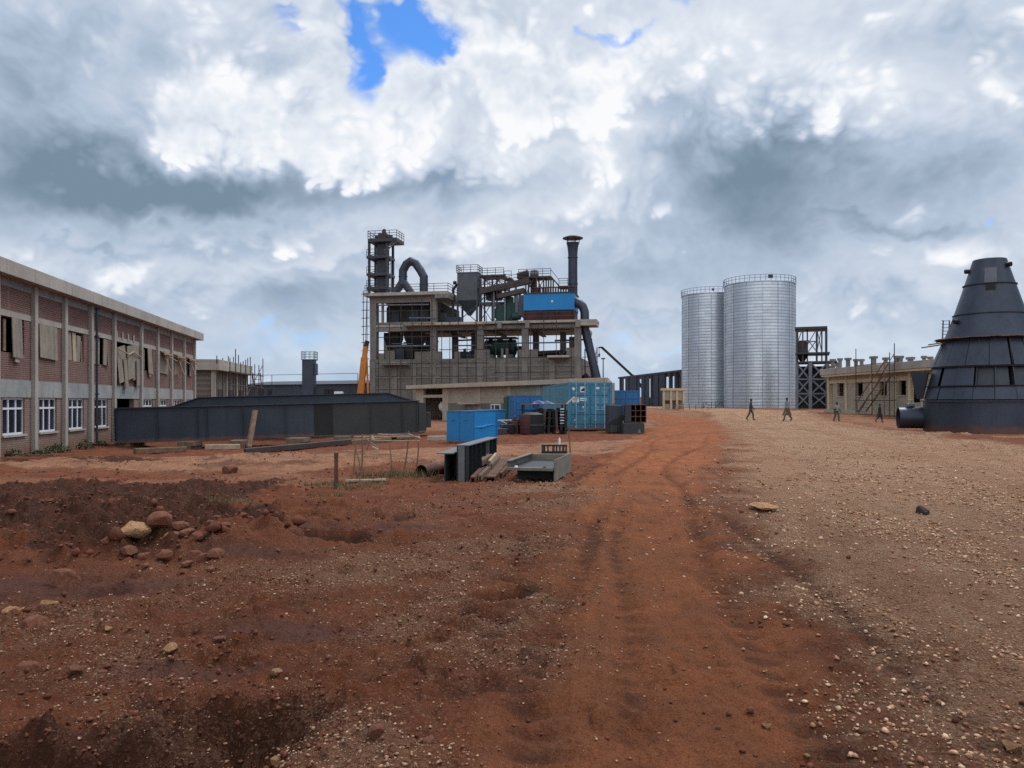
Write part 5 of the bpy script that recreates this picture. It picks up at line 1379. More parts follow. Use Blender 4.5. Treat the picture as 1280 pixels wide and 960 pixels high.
q = MB(); q.tube([(0, 0, -.3), (0, 0, CH + 5.4)], [.10, .07], 6); q.build('pole', MT['steel_lt'], t)
q = MB(); q.box(-.25, .25, -.1, .1, CH + 5.3, CH + 5.45); q.build('lamp_head', MT['steel'], t)
# ------------------------------------------------------------------ big steel box girders
GA, GB = W(145, 553, 34), W(524, 540, 37)
def girder(name, label, A, B_, h, wid, mats, seams, taper=0.0, group='box girders lying on blocks'):
    """A plate girder from A to B (points on its lower front edge)."""
    A, B_ = Vector(A), Vector(B_); L = (B_ - A).length; dz = B_.z - A.z
    rz = math.atan2(B_.y - A.y, B_.x - A.x); sl = math.asin(dz / L)
    t = thing(name, label, 'girder', A, rz, group)
    t.rotation_euler = (0, -sl, rz)
    tp = taper
    for y0, nm in ((0.0, 'web'), (wid - .03, 'web')):
        q = MB(); q.prism([(0, .0), (L, .0), (L, h * (1 - .35 * (tp > 0))), (L - tp, h), (tp, h), (0, h * (1 - .35 * (tp > 0)))] if tp else [(0, 0), (L, 0), (L, h), (0, h)], y0, y0 + .03)
        q.build(nm, MT[mats[0]], t)
    q = MB(); q.box(-.05, L + .05, -.12, wid + .12, -.04, -.002); q.build('bottom_flange', MT['steel_g'], t)
    q = MB()
    if tp:
        pts = [(0, h * .65), (tp, h), (L - tp, h), (L, h * .65)]
        for p, r in zip(pts, pts[1:]): q.bar((p[0], wid / 2, p[1] + .02), (r[0], wid / 2, r[1] + .02), wid + .24, .04)
    else: q.box(-.05, L + .05, -.14, wid + .14, h + .002, h + .045)
    q.build('top_flange', MT[mats[1]], t)
    for u in seams:
        q = MB(); q.box(L * u - .012, L * u + .012, -.11, -.003, .003, (h if not tp else h * .62) - .01); q.build('stiffener', MT[mats[0]], t)
    return t, L
g1, L1 = girder('box_girder', 'front navy steel girder in the long pair on timber blocks', GA, GB, 1.50, .9, ('girder', 'girder'), (.005, .13, .255, .285, .40, .54, .995))
for u0, u1 in ((.70, .995),):
    q = MB(); q.box(L1 * u0, L1 * u1, -.012, -.002, .02, 1.48); q.build('web_panel', MT['girder2'], g1, label='unpainted olive grey end panel')
q = MB(); q.box(L1 * .635, L1 * .70, -.012, -.002, .02, 1.48); q.build('web_panel', MT['black'], g1, label='darker repainted panel')
for u in (.83, .94):
    q = MB(); q.box(L1 * u - .015, L1 * u + .015, -.11, -.013, .02, 1.48); q.build('stiffener', MT['girder2'], g1)
q = MB(); q.box(-.03, .0, -.11, .9, .02, 1.48); q.build('end_plate', MT['girder'], g1)
for k in range(9):
    q = MB(); q.tube([(-.01 - .03, -.05, .15 + k * .15), (-.09, -.05, .15 + k * .15)], .02, 6); q.build('end_bolt', MT['steel'], g1)
q = MB(); q.box(L1 + .0, L1 + .35, -.05, .75, .05, 1.42); q.box(L1 + .35, L1 + .6, .1, .7, .2, .95); q.build('end_stub', MT['girder2'], g1)
A2 = W(206, 552, 39.5); B2 = W(526, 541, 41.5)
g2, L2 = girder('box_girder', 'rear navy girder with sloping ends behind the front girder', (A2.x, A2.y, .13), (B2.x, B2.y, .47), 1.62, .9, ('girder', 'girder'), (.2, .4, .6, .8), taper=1.75)
# red brown prop leaning against it
p, r = W(311, 556, 33.2), W(319, 513, 34.6)
t = thing('steel_prop', 'red-brown plate prop leaning on the front girder', 'prop', p)
q = MB(); q.bar((0, 0, -.1), r - p, .24, .05); q.build('plate', MT['rustpale'], t)
q = MB(); q.bar((-.08, -.06, -.1), r - p + Vector((-.08, -.06, 0)), .04, .06); q.build('rib', MT['rust'], t)
# timber and concrete packing under the girders
for k, (px, py, d, w, h, m_, lab) in enumerate(((160, 557, 34.5, .9, .5, 'wood', 'timber packing block under the left tip of the front girder'), (235, 561, 34, .7, .45, 'wood', 'stacked timber packing left of the red-brown prop'), (300, 561, 33.6, .8, .5, 'wood', 'timber packing under the foot of the red-brown prop'),
        (371, 558, 34.5, .8, .55, 'wood', 'stacked timber packing right of the red-brown prop'), (428, 553, 35.4, .7, .5, 'wood', 'timber packing block below the dark girder panel'), (505, 548, 36.5, .8, .6, 'wood', 'tall timber packing under the right tip of the front girder'))):
    c = W(px, py, d); g = gz(c.x, d); t = thing('packing_block', lab, 'block', (c.x, d, g - .05), .1 * (k % 3 - 1), 'blocks under the girders')
    zt = 0
    top = A2.z * 0 + GA.z + (GB.z - GA.z) * (c.x - GA.x) / (GB.x - GA.x) - g
    n = max(1, round(top / .22))
    for i in range(n):
        q = MB(); q.obox((0, .2, top * (i + .5) / n + .02), (w * (1 if i % 2 else .8), 1.1 if i % 2 else 1.3, top / n * .96), rz=.04 * (i % 2)); q.build('beam', MT[m_], t)
rb2 = random.Random(9)
for k, (px0, py0, px1, py1, m_, lab) in enumerate(((168, 561, 232, 564, 'wood', 'dark timber lying before the left part of the front girder'), (306, 566, 395, 562, 'steel_br', 'long brown beam on the ground below the prop'), (330, 564, 445, 558, 'steel_br', 'brown steel bar lying along the girder foot'),
        (420, 560, 500, 552, 'wood', 'timber plank lying below the olive end panel'), (256, 558, 300, 559, 'wood_pale', 'pale short plank left of the prop foot'), (440, 556, 470, 553, 'rustpale', 'short rust coloured offcut below the olive panel'), (508, 548, 530, 546, 'tray', 'grey box offcut near the girder right tip'), (536, 556, 556, 555, 'conc_pale', 'pale plank beside the blue tanks'))):
    dd = 1.85 * F / (max(py0, py1) - HY); a = W(px0, 500, dd); c = W(px1, 500, dd * (max(py0, py1) - HY) / (min(py0, py1) - HY) if abs(py0 - py1) < 9 else dd)
    c = Vector((c.x, min(c.y, a.y + 2.0), 0)); za, zc = gz(a.x, a.y), gz(c.x, c.y)
    t = thing('timber' if 'wood' in m_ else 'steel_bar' if m_ != 'block' else 'kerb_beam', lab, 'beam', (a.x, a.y, za))
    q = MB(); q.bar((0, 0, .12), (c.x - a.x, c.y - a.y, zc - za + .12), .22, .2 if m_ != 'block' else .38); q.build('beam', MT[m_], t, bevel=.015)
    q = MB(); q.bar(((c.x - a.x) * .3, (c.y - a.y) * .3 + .25, .05), ((c.x - a.x) * .9, (c.y - a.y) * .9 + .35, zc - za + .06), .12, .1); q.build('batten', MT[m_], t)

# ------------------------------------------------------------------ containers
def text_part(body, size, loc, m, parent, name='lettering', ext=.002):
    c = bpy.data.curves.new(name, 'FONT'); c.body = body; c.size = size; c.extrude = ext; c.align_x = 'LEFT'
    tmp = bpy.data.objects.new('tmp', c); COL.objects.link(tmp)
    dg = bpy.context.evaluated_depsgraph_get(); dg.update()
    me = bpy.data.meshes.new_from_object(tmp.evaluated_get(dg)); me.materials.clear(); me.materials.append(m)
    bpy.data.objects.remove(tmp)
    o = bpy.data.objects.new(name, me); COL.objects.link(o); o.parent = parent
    o.location = loc; o.rotation_euler = (math.pi / 2, 0, 0)
    return o


def corrugated(L, h, z0, depth=.035, pitch=.28):
    q = MB(); pts = []; u = 0
    while u < L:
        for du, dv in ((0, 0), (pitch * .3, 0), (pitch * .5, depth), (pitch * .8, depth)):
            if u + du <= L: pts.append((u + du, dv))
        u += pitch
    pts.append((L, 0)); n = len(pts)
    q.add([(a, b, z0) for a, b in pts] + [(a, b, z0 + h) for a, b in pts], [(i, i + 1, n + i + 1, n + i) for i in range(n - 1)])
    return q


def container(label, loc, rz, L, W_, H, m_d, m_s, detail=True, group='shipping containers'):
    """Door end at local y = 0, body running to y = L, x from 0 to W."""
    t = thing('shipping_container', label, 'container', loc, rz, group)
    q = MB(); q.box(.03, W_ - .03, .06, L - .06, .12, H - .04); q.build('body', MT[m_s], t)
    for x in (0, W_):
        c = corrugated(L - .2, H - .34, .17)
        s = 1 if x == 0 else -1
        c.v = [((.025 - b) * 1 if s > 0 else W_ - .025 + b, .1 + a, z) for a, b, z in c.v]
        c.build('side_panel', MT[m_s], t)
    for x in (0, W_ - .12):
        for y in (0, L - .12):
            q = MB(); q.box(x - .012, x + .132, y - .012, y + .132, 0, H); q.build('corner_post', MT[m_d], t)
        q = MB(); q.box(x + .01, x + .11, .121, L - .121, .0, .16); q.build('bottom_rail', MT[m_d], t)
        q = MB(); q.box(x + .01, x + .11, .121, L - .121, H - .11, H + .002); q.build('top_rail', MT[m_d], t)
    q = MB(); q.box(.133, W_ - .133, .0, .08, 0, .15); q.build('door_sill', MT[m_d], t)
    q = MB(); q.box(.133, W_ - .133, .0, .08, H - .13, H - .003); q.build('door_header', MT[m_d], t)
    m = W_ / 2
    for i, (a, b) in enumerate(((.135, m - .012), (m + .012, W_ - .135))):
        do = MB(); do.box(a, b, .02, .06, .152, H - .132)
        # pressed ribs across the leaf
        for k in range(4):
            z = .3 + k * (H - .5) / 4; do.box(a + .04, b - .04, -.012, .019, z + .03, z + (H - .5) / 4 - .07)
        d_ = do.build('door', MT[m_d], t)
        if not detail: continue
        for f in (.27, .73):
            x = a + (b - a) * f
            q = MB(); q.tube([(x, -.03, .08), (x, -.03, H - .06)], .026, 8)
            for z in (.1, .55, H * .5, H - .6, H - .12): q.box(x - .045, x + .045, -.035, .007, z, z + .05)
            q.build('lock_rod', MT['rod'], d_)
            q = MB(); q.bar((x, -.05, 1.02 + .08 * i), (x + (.26 if f < .5 else -.26), -.05, 1.0 + .1 * i), .03, .025); q.build('handle', MT['rod'], d_)
        for z in (.35, .95, 1.6, 2.2):
            q = MB(); x = a if i == 0 else b; q.box(x - .03, x + .03, -.012, .015, z, z + .1); q.build('hinge', MT[m_d], d_)
    return t


c0 = W(710.6, 538.5, 41.5)
TC = container('tall weathered teal shipping container showing its double doors', (c0.x, c0.y, .06), math.radians(4.2), 12.19, 2.40, 2.59, 'teal', 'teal_rib')
# stickers and painted code on the doors
wm = MT['white']
def plate(x0, x1, z0, z1, m, name='sticker', y=-.022):
    q = MB(); q.box(x0, x1, y, .006, z0, z1); q.build(name, m, TC)
q = MB(); q.prism([(.27 + .085 * math.cos(a * .5236), 2.24 + .085 * math.sin(a * .5236)) for a in range(12)], -.022, .006); q.build('round_sticker', wm, TC)
plate(.64, .94, 2.05, 2.36, wm); q = MB(); q.prism([(.70, 2.10), (.90, 2.12), (.90, 2.30), (.84, 2.30), (.70, 2.18)], -.026, -.0225); q.build('sticker_mark', MT['black'], TC)
plate(.20, .58, 1.50, 1.76, wm); q = MB()
for k in range(3): q.box(.23, .55 - .06 * k, -.026, -.0225, 1.70 - k * .07, 1.725 - k * .07)
q.build('sticker_print', MT['steel'], TC)
plate(.64, .98, 1.58, 1.75, wm)
q = MB(); q.box(.68, .94, -.026, -.0225, 1.65, 1.68); q.build('sticker_print', MT['steel'], TC)
q = MB(); q.prism([(.76, 1.28), (.86, 1.28), (.81, 1.16)], -.022, .006); q.build('warning_sticker', wm, TC)
plate(.31, .37, .50, .56, wm); plate(.36, .46, .17, .20, wm)
for x0, x1, z in ((1.47, 1.70, 2.22), ):
    plate(x0, x1, z, z + .12, wm)
q = MB()
rs = random.Random(3)
for (x0, z, n) in ((1.83, 2.24, 6), (1.83, 2.06, 4), (1.47, 1.62, 3), (1.47, 1.46, 3), (1.86, 1.62, 4), (1.86, 1.46, 4), (1.47, 1.20, 3), (1.47, 1.04, 3), (1.86, 1.20, 4), (1.86, 1.04, 5)):
    for k in range(n):
        x = x0 + k * .075; h = .10
        q.box(x, x + .014, -.018, .006, z, z + h); q.box(x + .016, x + .05, -.018, .006, z + h - .016, z + h)
        if rs.random() < .6: q.box(x + .036, x + .05, -.018, .006, z, z + h - .018)
        else: q.box(x + .016, x + .05, -.018, .006, z, z + .016)
q.build('painted_code', MT['rod'], TC)
c = W(643, 523, 58)
container('blue shipping container with a dark opening, left of the teal one', (c.x, 58, -.25), .12, 6.06, 2.42, 2.35, 'blue_cont', 'blue_cont', False)
q = MB(); cc = W(653, 520, 57.9); t_o = bpy.data.objects[-1] if False else None
c = W(633.2, 523, 62)
container('green shipping container squeezed beside the blue one, only its edge seen', (c.x, 62, -.35), .05, 6.06, 2.3, 2.35, 'green_cont', 'green_cont', False)
c = W(764, 510, 61)
container('blue shipping container with white end posts behind the teal one', (c.x, 61, -.05), -.02, 6.06, 2.3, 2.56, 'blue_cont', 'blue_cont', False)

# ------------------------------------------------------------------ bright blue tanks
c = W(591.5, 553, 29.8)
g = gz(c.x, 29.8)
t = thing('steel_tank', 'large bright blue steel box tank with a welded seam and folded panel', 'tank', (c.x, 29.8, g - .02), math.radians(0))
wl, wr, H = 1.45, 1.85, 1.22
al, ar = math.radians(150), math.radians(62)
a = Vector((math.cos(math.radians(163)), math.sin(math.radians(163)), 0)) * 1.12; b = Vector((math.cos(math.radians(48)), math.sin(math.radians(48)), 0)) * 1.35
def quadbox(q, o, a, b, z0, z1): q.add([o, o + a, o + a + b, o + b, o + Vector((0, 0, 1)), o, o, o][:4], []) if False else q.add([*(p + Vector((0, 0, z)) for z in (z0, z1) for p in (o, o + a, o + a + b, o + b))], [(0, 1, 2, 3), (7, 6, 5, 4), (0, 4, 5, 1), (1, 5, 6, 2), (2, 6, 7, 3), (3, 7, 4, 0)])
O = Vector((0, 0, 0))
q = MB(); quadbox(q, O, a, b, 0.03, H); q.build('shell', MT['blue'], t, bevel=.02)
n1 = Vector((a.y, -a.x, 0)).normalized(); n1 = n1 if n1.y < 0 else -n1
n2 = Vector((b.y, -b.x, 0)).normalized(); n2 = n2 if n2.y < 0 else -n2
q = MB(); quadbox(q, n2 * .022 + b * .03, b * .95, -n2 * .02, .06, H - .02); q.build('side_panel', MT['blue_lit'], t)  # sheet added over the right face to carry the painted light
q = MB(); m = a * .52; quadbox(q, m + n1 * .02 - a * .01, a * .02, -n1 * .018, .04, H - .01); q.build('seam', MT['blue'], t)
q = MB(); e = b * .04; pts = [b * .03 + n2 * .01, b * .90 + n2 * .01]
q.tube([pts[0] + Vector((0, 0, H * .50)), b * .35 + n2 * .035 + Vector((0, 0, H * .50)), b * .55 + n2 * .03 + Vector((0, 0, H * .545)), pts[1] + Vector((0, 0, H * .57))], [.035, .05, .045, .035], 8); q.build('folded_rib', MT['blue_lit'], t, smooth=True)
q = MB(); quadbox(q, b * .95 + n2 * .05, b * .06, -n2 * .06, .02, H + .02); q.build('end_flange', MT['blue'], t)
for f in (.27, .75):
    q = MB(); quadbox(q, a * f + n1 * .03 - a * .06, a * .12, -n1 * .028, H * .72, H * .74); q.build('lifting_lug', MT['blue'], t)
q = MB(); quadbox(q, O - a * .02 - b * .02, a * 1.04, b * 1.04, H + .002, H + .03); q.build('lid', MT['blue'], t)
c = W(612, 528, 40)
t = thing('steel_tank', 'flat bright blue box just visible behind the folded blue tank', 'tank', (c.x, 40, gz(c.x, 40)), .3)
q = MB(); q.box(-.5, .85, 0, .9, .02, 1.15); q.build('shell', MT['blue'], t, bevel=.02)
q = MB(); q.box(-.55, .9, -.05, .95, 1.152, 1.2); q.build('lid', MT['blue'], t)

# ------------------------------------------------------------------ scrap heap and rack before the containers
c = W(684, 545, 37.5)
t = thing('scrap_rack', 'dark loaded steel rack with a plank top left of the teal container', 'rack', (c.x - .15, 37.5, gz(c.x, 37.5)), .05)
for x in (-1.0, 1.05):
    for y in (0, 1.4):
        q = MB(); q.bar((x, y, -.1), (x, y, 1.42), .07); q.build('post', MT['black'], t)
q = MB(); q.box(-1.15, 1.15, -.1, 1.5, 1.421, 1.46); q.build('top_board', MT['wood'], t)
q = MB(); q.obox((1.35, .5, 1.6), (.6, .5, .04), ry=-.75); q.build('tilted_board', MT['wood_pale'], t)
for z in (.35, .75, 1.1):
    q = MB(); q.bar((-1, 0, z), (1.05, 0, z), .05); q.bar((-1, 1.4, z), (1.05, 1.4, z), .05); q.build('shelf_rail', MT['black'], t)
for k in range(6):
    q = MB(); q.bar((.78, -.06, .5 + k * .14), (.98, -.06, .5 + k * .14), .05); q.build('rung', MT['white'] if k % 2 else MT['rod'], t)
for k in range(9):
    q = MB(); q.obox((-.6 + .2 * k, .3 + .1 * (k % 3), .55 + .05 * (k % 4)), (.12, .9, 1.0 + .1 * (k % 3)), rz=.1 * (k % 3), ry=.04 * (k % 5 - 2)); q.build('stacked_plate', MT['black' if k % 3 else 'steel_br'], t)
t2 = thing('machine_drum', 'black round drum standing in front of the plank topped rack', 'drum', (c.x - .75, 36.9, gz(c.x, 36.9)), 0)
q = MB(); q.lathe([(.05, 0), (.55, 0), (.58, .1), (.56, .95), (.3, 1.05), (.05, 1.05)], n=18); q.build('shell', MT['black'], t2, smooth=True)
q = MB(); q.lathe([(.57, .4), (.62, .4), (.62, .5), (.57, .5)], n=18); q.build('hoop', MT['steel'], t2)
t2 = thing('tarpaulin', 'crumpled blue tarpaulin draped on top of the plank rack', 'tarpaulin', (c.x - .15, 37.9, gz(c.x, 37.9) + 1.46), .1)
q = MB(); n = 14; rt = random.Random(5)
nz = lambda i, j: float(fbm(np.array([i * .42 + 3.1]), np.array([j * .42 + 8.2]), 3)[0])
vs = [(-.62 + 1.2 * i / n, -.35 + .9 * j / n, .02 + .40 * max(0, math.sin(math.pi * i / n) * math.sin(math.pi * j / n)) ** .45 * max(0, nz(i, j) - .22) * (1.15 - .5 * i / n)) for j in range(n + 1) for i in range(n + 1)]
q.add(vs, [(j * (n + 1) + i, j * (n + 1) + i + 1, (j + 1) * (n + 1) + i + 1, (j + 1) * (n + 1) + i) for j in range(n) for i in range(n)]); q.build('sheet', MT['tarp'], t2, smooth=False)
q = MB(); q.obox((-.45, -.43, -.10), (.35, .02, .22), ry=.1); q.build('hanging_corner', MT['tarp'], t2)
c = W(657.5, 548, 36.5)
t2 = thing('oil_drum', 'maroon oil drum standing left of the dark rack', 'drum', (c.x, 36.5, gz(c.x, 36.5)), 0)
q = MB(); q.lathe([(.03, .9), (.27, .9), (.28, .88), (.28, .02), (.27, 0)], n=20); q.build('body', MT['maroon'], t2, smooth=True)
q = MB()
for z in (.3, .6): q.lathe([(.28, z - .02), (.295, z), (.28, z + .02)], n=20)
q.build('hoop', MT['maroon'], t2)
rs = random.Random(12)
for k, (px, py, w, h, m_, lab) in enumerate(((626, 547, .6, .35, 'steel', 'low grey steel offcut right behind the blue tank'), (634, 545, .7, .55, 'black', 'black pump casting among the scrap'), (642, 546, .5, .7, 'rust', 'rusty upright fitting among the scrap'), (649, 546, .7, .8, 'steel_br', 'brown valve block left of the maroon drum'), (668, 549, .8, .3, 'black', 'flat black plate before the rack'))):
    d = 37 + k * .25; c = W(px, py, d)
    t2 = thing('scrap_piece', lab, 'scrap', (c.x, d, gz(c.x, d) - .02), rs.uniform(-.5, .5), 'scrap between tank and rack')
    q = MB(); q.obox((0, 0, h * .45), (w, .4, h * .9), rz=.2); q.build('casting', MT[m_], t2, bevel=.03)
    q = MB(); q.tube([(-w * .6, -.1, h * .5), (w * .6, .1, h * .65)], .09, 8); q.build('pipe', MT[rs.choice(['rust', 'steel', 'black'])], t2, smooth=True)
    q = MB(); q.tube([(0, 0, h * .8), (.1, 0, h * 1.25)], .06, 8); q.build('stub', MT['steel_br'], t2, smooth=True)
a, c = W(622, 525.5, 38.5), W(660, 525, 37.4)
t2 = thing('white_pole', 'white pole lying across the scrap beside the blue tank', 'pole', a)
q = MB(); q.tube([(0, 0, 0), c - a], .035, 6); q.build('pole', MT['white'], t2); q = MB(); q.tube([(.1, 0, .0), (.55, .1, -.2), (.9, 0, -.25)], .025, 6); q.build('strut', MT['white'], t2)

# ------------------------------------------------------------------ stacked dark steel boxes right of the teal container
c = W(772, 541, 38.5); g = gz(c.x, 38.5)
t = thing('steel_box', 'dark grey plate box leaning against the right side of the teal container', 'steel box', (c.x, 38.9, g), 0)
q = MB(); q.box(-.42, .32, 0, 1.2, .02, 1.44); q.build('shell', MT['steel'], t, bevel=.02)
q = MB(); q.obox((.0, -.06, .62), (.85, .04, .26), ry=-.5); q.build('loose_plate', MT['black'], t)
q = MB(); q.box(-.36, .0, -.25, -.02, .05, .42); q.build('lower_plate', MT['girder2'], t)
t = thing('lattice_crate', 'open rusty steel grid of square cells stacked on a low dark box', 'steel grid', (W(797, 541, 38.3).x, 38.3, g), -.08)
x0, x1, z0, z1 = -.62, .42, .58, 1.46
for i in range(4):
    z = z0 + (z1 - z0) * i / 3
    q = MB(); q.box(x0, x1, 0, 1.0, z - .022, z + .022); q.build('shelf_plate', MT['rust'], t)
for i in range(5):
    x = x0 + (x1 - x0) * i / 4
    for j in range(3):
        za, zb = z0 + (z1 - z0) * j / 3 + .023, z0 + (z1 - z0) * (j + 1) / 3 - .023
        q = MB(); q.box(x - .022, x + .022, .005, .99, za, zb); q.build('divider', MT['rust'] if i > 1 else MT['steel'], t)
q = MB(); q.box(x0, x1, 1.003, 1.02, z0, z1); q.build('back_plate', MT['maroon'], t)
q = MB(); q.box(x0 + .01, x0 + .30, -.03, -.005, z0 + .03, z1 - .03); q.build('front_plate', MT['steel'], t)
t = thing('low_steel_box', 'low dark steel box carrying the rusty square grid', 'steel box', (W(792, 542, 37.9).x, 37.9, g), .04)
q = MB(); q.box(-.5, .55, 0, 1.3, -.05, .55); q.build('shell', MT['girder2'], t, bevel=.02)
q = MB(); q.prism([(.2, .05), (.38, .05), (.28, .3)], -.02, -.002); q.build('gusset', MT['steel_lt'], t)

# ------------------------------------------------------------------ the big steel cone on the right
cy = 41.5; cx_ = (1237 - CX) * cy / F; s = cy / F
g = gz(cx_, 38.3)
t = thing('steel_cone', 'huge dark blue-grey steel cone with tiered plate skirts standing on a drum base', 'steel cone', (cx_, cy, 0), math.radians(-10))
zz = lambda py: CH + (HY - py) * s
cm_ = MT['cone']
q = MB(); q.lathe([(3.22, -.35), (3.22, 1.60)], n=64); q.build('base_drum', cm_, t, smooth=True)
q = MB(); q.lathe([(3.22, 1.602), (3.34, 1.602), (3.34, 1.66), (2.6, 1.70)], n=64); q.build('base_ring', MT['steel'], t)
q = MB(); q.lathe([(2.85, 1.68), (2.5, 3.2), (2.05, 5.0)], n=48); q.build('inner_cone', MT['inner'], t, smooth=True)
# vertical gussets under the skirts
for k in range(20):
    a = k / 20 * 6.283
    q = MB(); d1 = Vector((math.cos(a), math.sin(a), 0))
    q.bar(d1 * 3.0 + Vector((0, 0, 1.66)), d1 * 2.15 + Vector((0, 0, 4.95)), .05, .35); q.build('gusset', MT['steel'], t)
rk = random.Random(2)
for ti, (za, zb, ra, rb_, n) in enumerate(((1.72, 2.40, 3.16, 2.96, 20), (2.46, 3.42, 2.98, 2.72, 20), (3.50, 4.92, 2.82, 2.25, 16))):
    for k in range(n):
        a0 = (k + .012) / n * 6.283; a1 = (k + .988) / n * 6.283
        am = (k + .5) / n * 6.283
        off = rk.uniform(-.035, .035)
        if ti == 1 and k in (13, 14, 15): off = -.15        # middle tier opening: plates set back, their shade painted with darker steel
        if ti == 1 and k % 4 == 2: a1 -= .07
        if ti == 2 and k in (11, 14): a1 -= .05
        q = MB(); m = 4
        vs = []
        for z, r in ((za, ra + off), (zb, rb_ + off)):
            for rr in (r, r - .03):
                for j in range(m + 1):
                    an = a0 + (a1 - a0) * j / m; vs.append((rr * math.cos(an), rr * math.sin(an), z))
        N = m + 1; fs = []
        for j in range(m):
            fs += [(j, j + 1, 2 * N + j + 1, 2 * N + j), (N + j + 1, N + j, 3 * N + j, 3 * N + j + 1), (2 * N + j, 2 * N + j + 1, 3 * N + j + 1, 3 * N + j), (j + 1, j, N + j, N + j + 1)]
        fs += [(0, 2 * N, 3 * N, N), (m, N + m, 3 * N + m, 2 * N + m)]
        q.add(vs, fs); q.build('skirt_plate', MT['steel'] if off < -.1 else cm_, t, smooth=True)
    q = MB(); q.lathe([(rb_ - .02, zb + .0), (rb_ + .10, zb + .01), (rb_ + .10, zb + .05), (rb_ - .1, zb + .055)], n=48); q.build('tier_ring', MT['black'], t)
zc, zr1, zt1 = 5.0, zz(394), zz(325)
q = MB(); q.lathe([(2.16, 4.985), (2.18, 5.0), (1.72, zr1), (1.34, zz(366)), (.80, zt1), (.74, zt1), (.74, zt1 - .6)], n=56); q.build('upper_cone', cm_, t, smooth=True)
for z, r in ((zr1, 1.73), (zz(357), 1.24)):
    q = MB(); q.lathe([(r, z - .02), (r + .05, z - .02), (r + .05, z + .03), (r - .01, z + .03)], n=48); q.build('stiffening_ring', MT['steel'], t)
# placed on the side facing the camera: local azimuth of the camera
ac = math.atan2(-cy, -cx_) - math.radians(-10)
def onc(px, py, r_extra=0.0):
    z = zz(py)
    r = np.interp(z, [-.3, 1.6, 1.7, 5.0, zr1, zt1], [3.22, 3.22, 3.1, 2.16, 1.72, .8]) + r_extra
    off = max(-.98, min(.98, (px - 1237) * s / r)); a = ac + math.asin(off)
    return Vector((r * math.cos(a), r * math.sin(a), z)), a
def plate_on(px, py, w, h, m, name, ex=.06, dp=.05):
    p, a = onc(px, py, ex)
    q = MB(); q.obox(p, (dp, w, h), rz=a, ry=0); q.build(name, m, t)
plate_on(1238, 348, .55, .80, MT['steel_lt'], 'hatch_plate', .17, .24)
plate_on(1238, 362, .44, .36, MT['black'], 'hatch_opening', .0, .12)
for px, py in ((1213, 338), (1257, 334), (1201.5, 402.5), (1279, 398)):
    p, a = onc(px, py, .10)
    q = MB(); q.tube([p - Vector((math.cos(a), math.sin(a), 0)) * .15, p + Vector((math.cos(a), math.sin(a), 0)) * .12], .13, 10); q.obox(p, (.3, .06, .12), rz=a); q.build('lifting_lug', MT['black'], t)
# plank platform ring with boards sticking out on the left
for k in range(14):
    a = ac + (k - 6.5) * .21 ; rr = 2.42
    q = MB(); q.obox((rr * math.cos(a), rr * math.sin(a), 4.98 + .015 * (k % 2) + .02), (.45, .62, .035), rz=a, rx=rk.uniform(-.04, .04)); q.build('plank', MT['wood'], t)
vl = Vector((math.cos(ac - math.pi / 2), math.sin(ac - math.pi / 2), 0)); vf = Vector((math.cos(ac), math.sin(ac), 0))
for (x0, x1, z0, z1, f) in ((-1.55, -3.25, 4.86, 4.62, .6), (-1.5, -2.9, 4.93, 4.76, .85), (-1.4, -2.55, 5.02, 4.92, .4)):
    q = MB(); q.bar(vl * -x0 * 1 + vf * f + Vector((0, 0, z0)), vl * -x1 + vf * f + Vector((0, 0, z1)), .24, .05); q.build('plank', MT['wood'], t)
# ladder cage
q = MB()
pa, pb = vl * 2.25 + Vector((0, 0, 5.0)), vl * 2.2 + Vector((0, 0, zz(398)))
for o_ in (-.22, .22): q.bar(pa + vf * o_, pb + vf * o_, .04)
for o_ in (-.22, .22): q.bar(pa + vf * o_ - vl * .3, pb + vf * o_ - vl * .3, .04)
for k in range(7):
    z = Vector((0, 0, (pb.z - pa.z) * k / 6)); q.bar(pa + z - vf * .22, pa + z + vf * .22, .03); q.bar(pa + z - vf * .22, pa + z - vf * .22 - vl * .3, .03)
q.build('ladder', MT['steel_lt'], t)
# funnel box on the left flank
q = MB(); c0_ = vl * 3.35 + vf * .2
for_ = [(c0_ + vl * .35 * a1 * k1 + vf * .5 * b1 * k1 + Vector((0, 0, z))) for z, k1 in ((3.25, 1.25), (1.75, .45)) for a1, b1 in ((-1, -1), (1, -1), (1, 1), (-1, 1))]
q.add(for_, [(3, 2, 1, 0), (4, 5, 6, 7), (0, 1, 5, 4), (1, 2, 6, 5), (2, 3, 7, 6), (3, 0, 4, 7)]); q.build('side_funnel', MT['girder'], t)
# pipe stub
pz = zz(523.5) + .02
q = MB(); dirp = (vl * 1.0 + vf * .30).normalized(); p0 = vl * 3.05 + vf * .25 + Vector((0, 0, pz)); n = 24
q.tube([p0, p0 + dirp * 1.42], .60, 28, caps=False); q.tube([p0 + dirp * 1.42, p0], .55, 28, caps=False); q.build('pipe_stub', cm_, t, smooth=True)
q = MB()
rim = []
side = dirp.cross(Vector((0, 0, 1))).normalized()
for rr in (.60, .55):
    for j in range(28):
        an = j / 28 * 6.283; rim.append(p0 + dirp * 1.421 + side * rr * math.cos(an) + Vector((0, 0, 1)) * rr * math.sin(an))
q.add(rim, [(j, (j + 1) % 28, 28 + (j + 1) % 28, 28 + j) for j in range(28)]); q.tube([p0 + dirp * .5, p0 + dirp * .52], .549, 24); q.build('pipe_rim', MT['black'], t)
t2 = thing('valve_fitting', 'small pale valve lying on the big pipe stub of the cone', 'valve', Matrix.Translation((cx_, cy, 0)) @ Matrix.Rotation(math.radians(-10), 4, 'Z') @ (p0 + dirp * .8 + Vector((0, 0, .58))), 0)
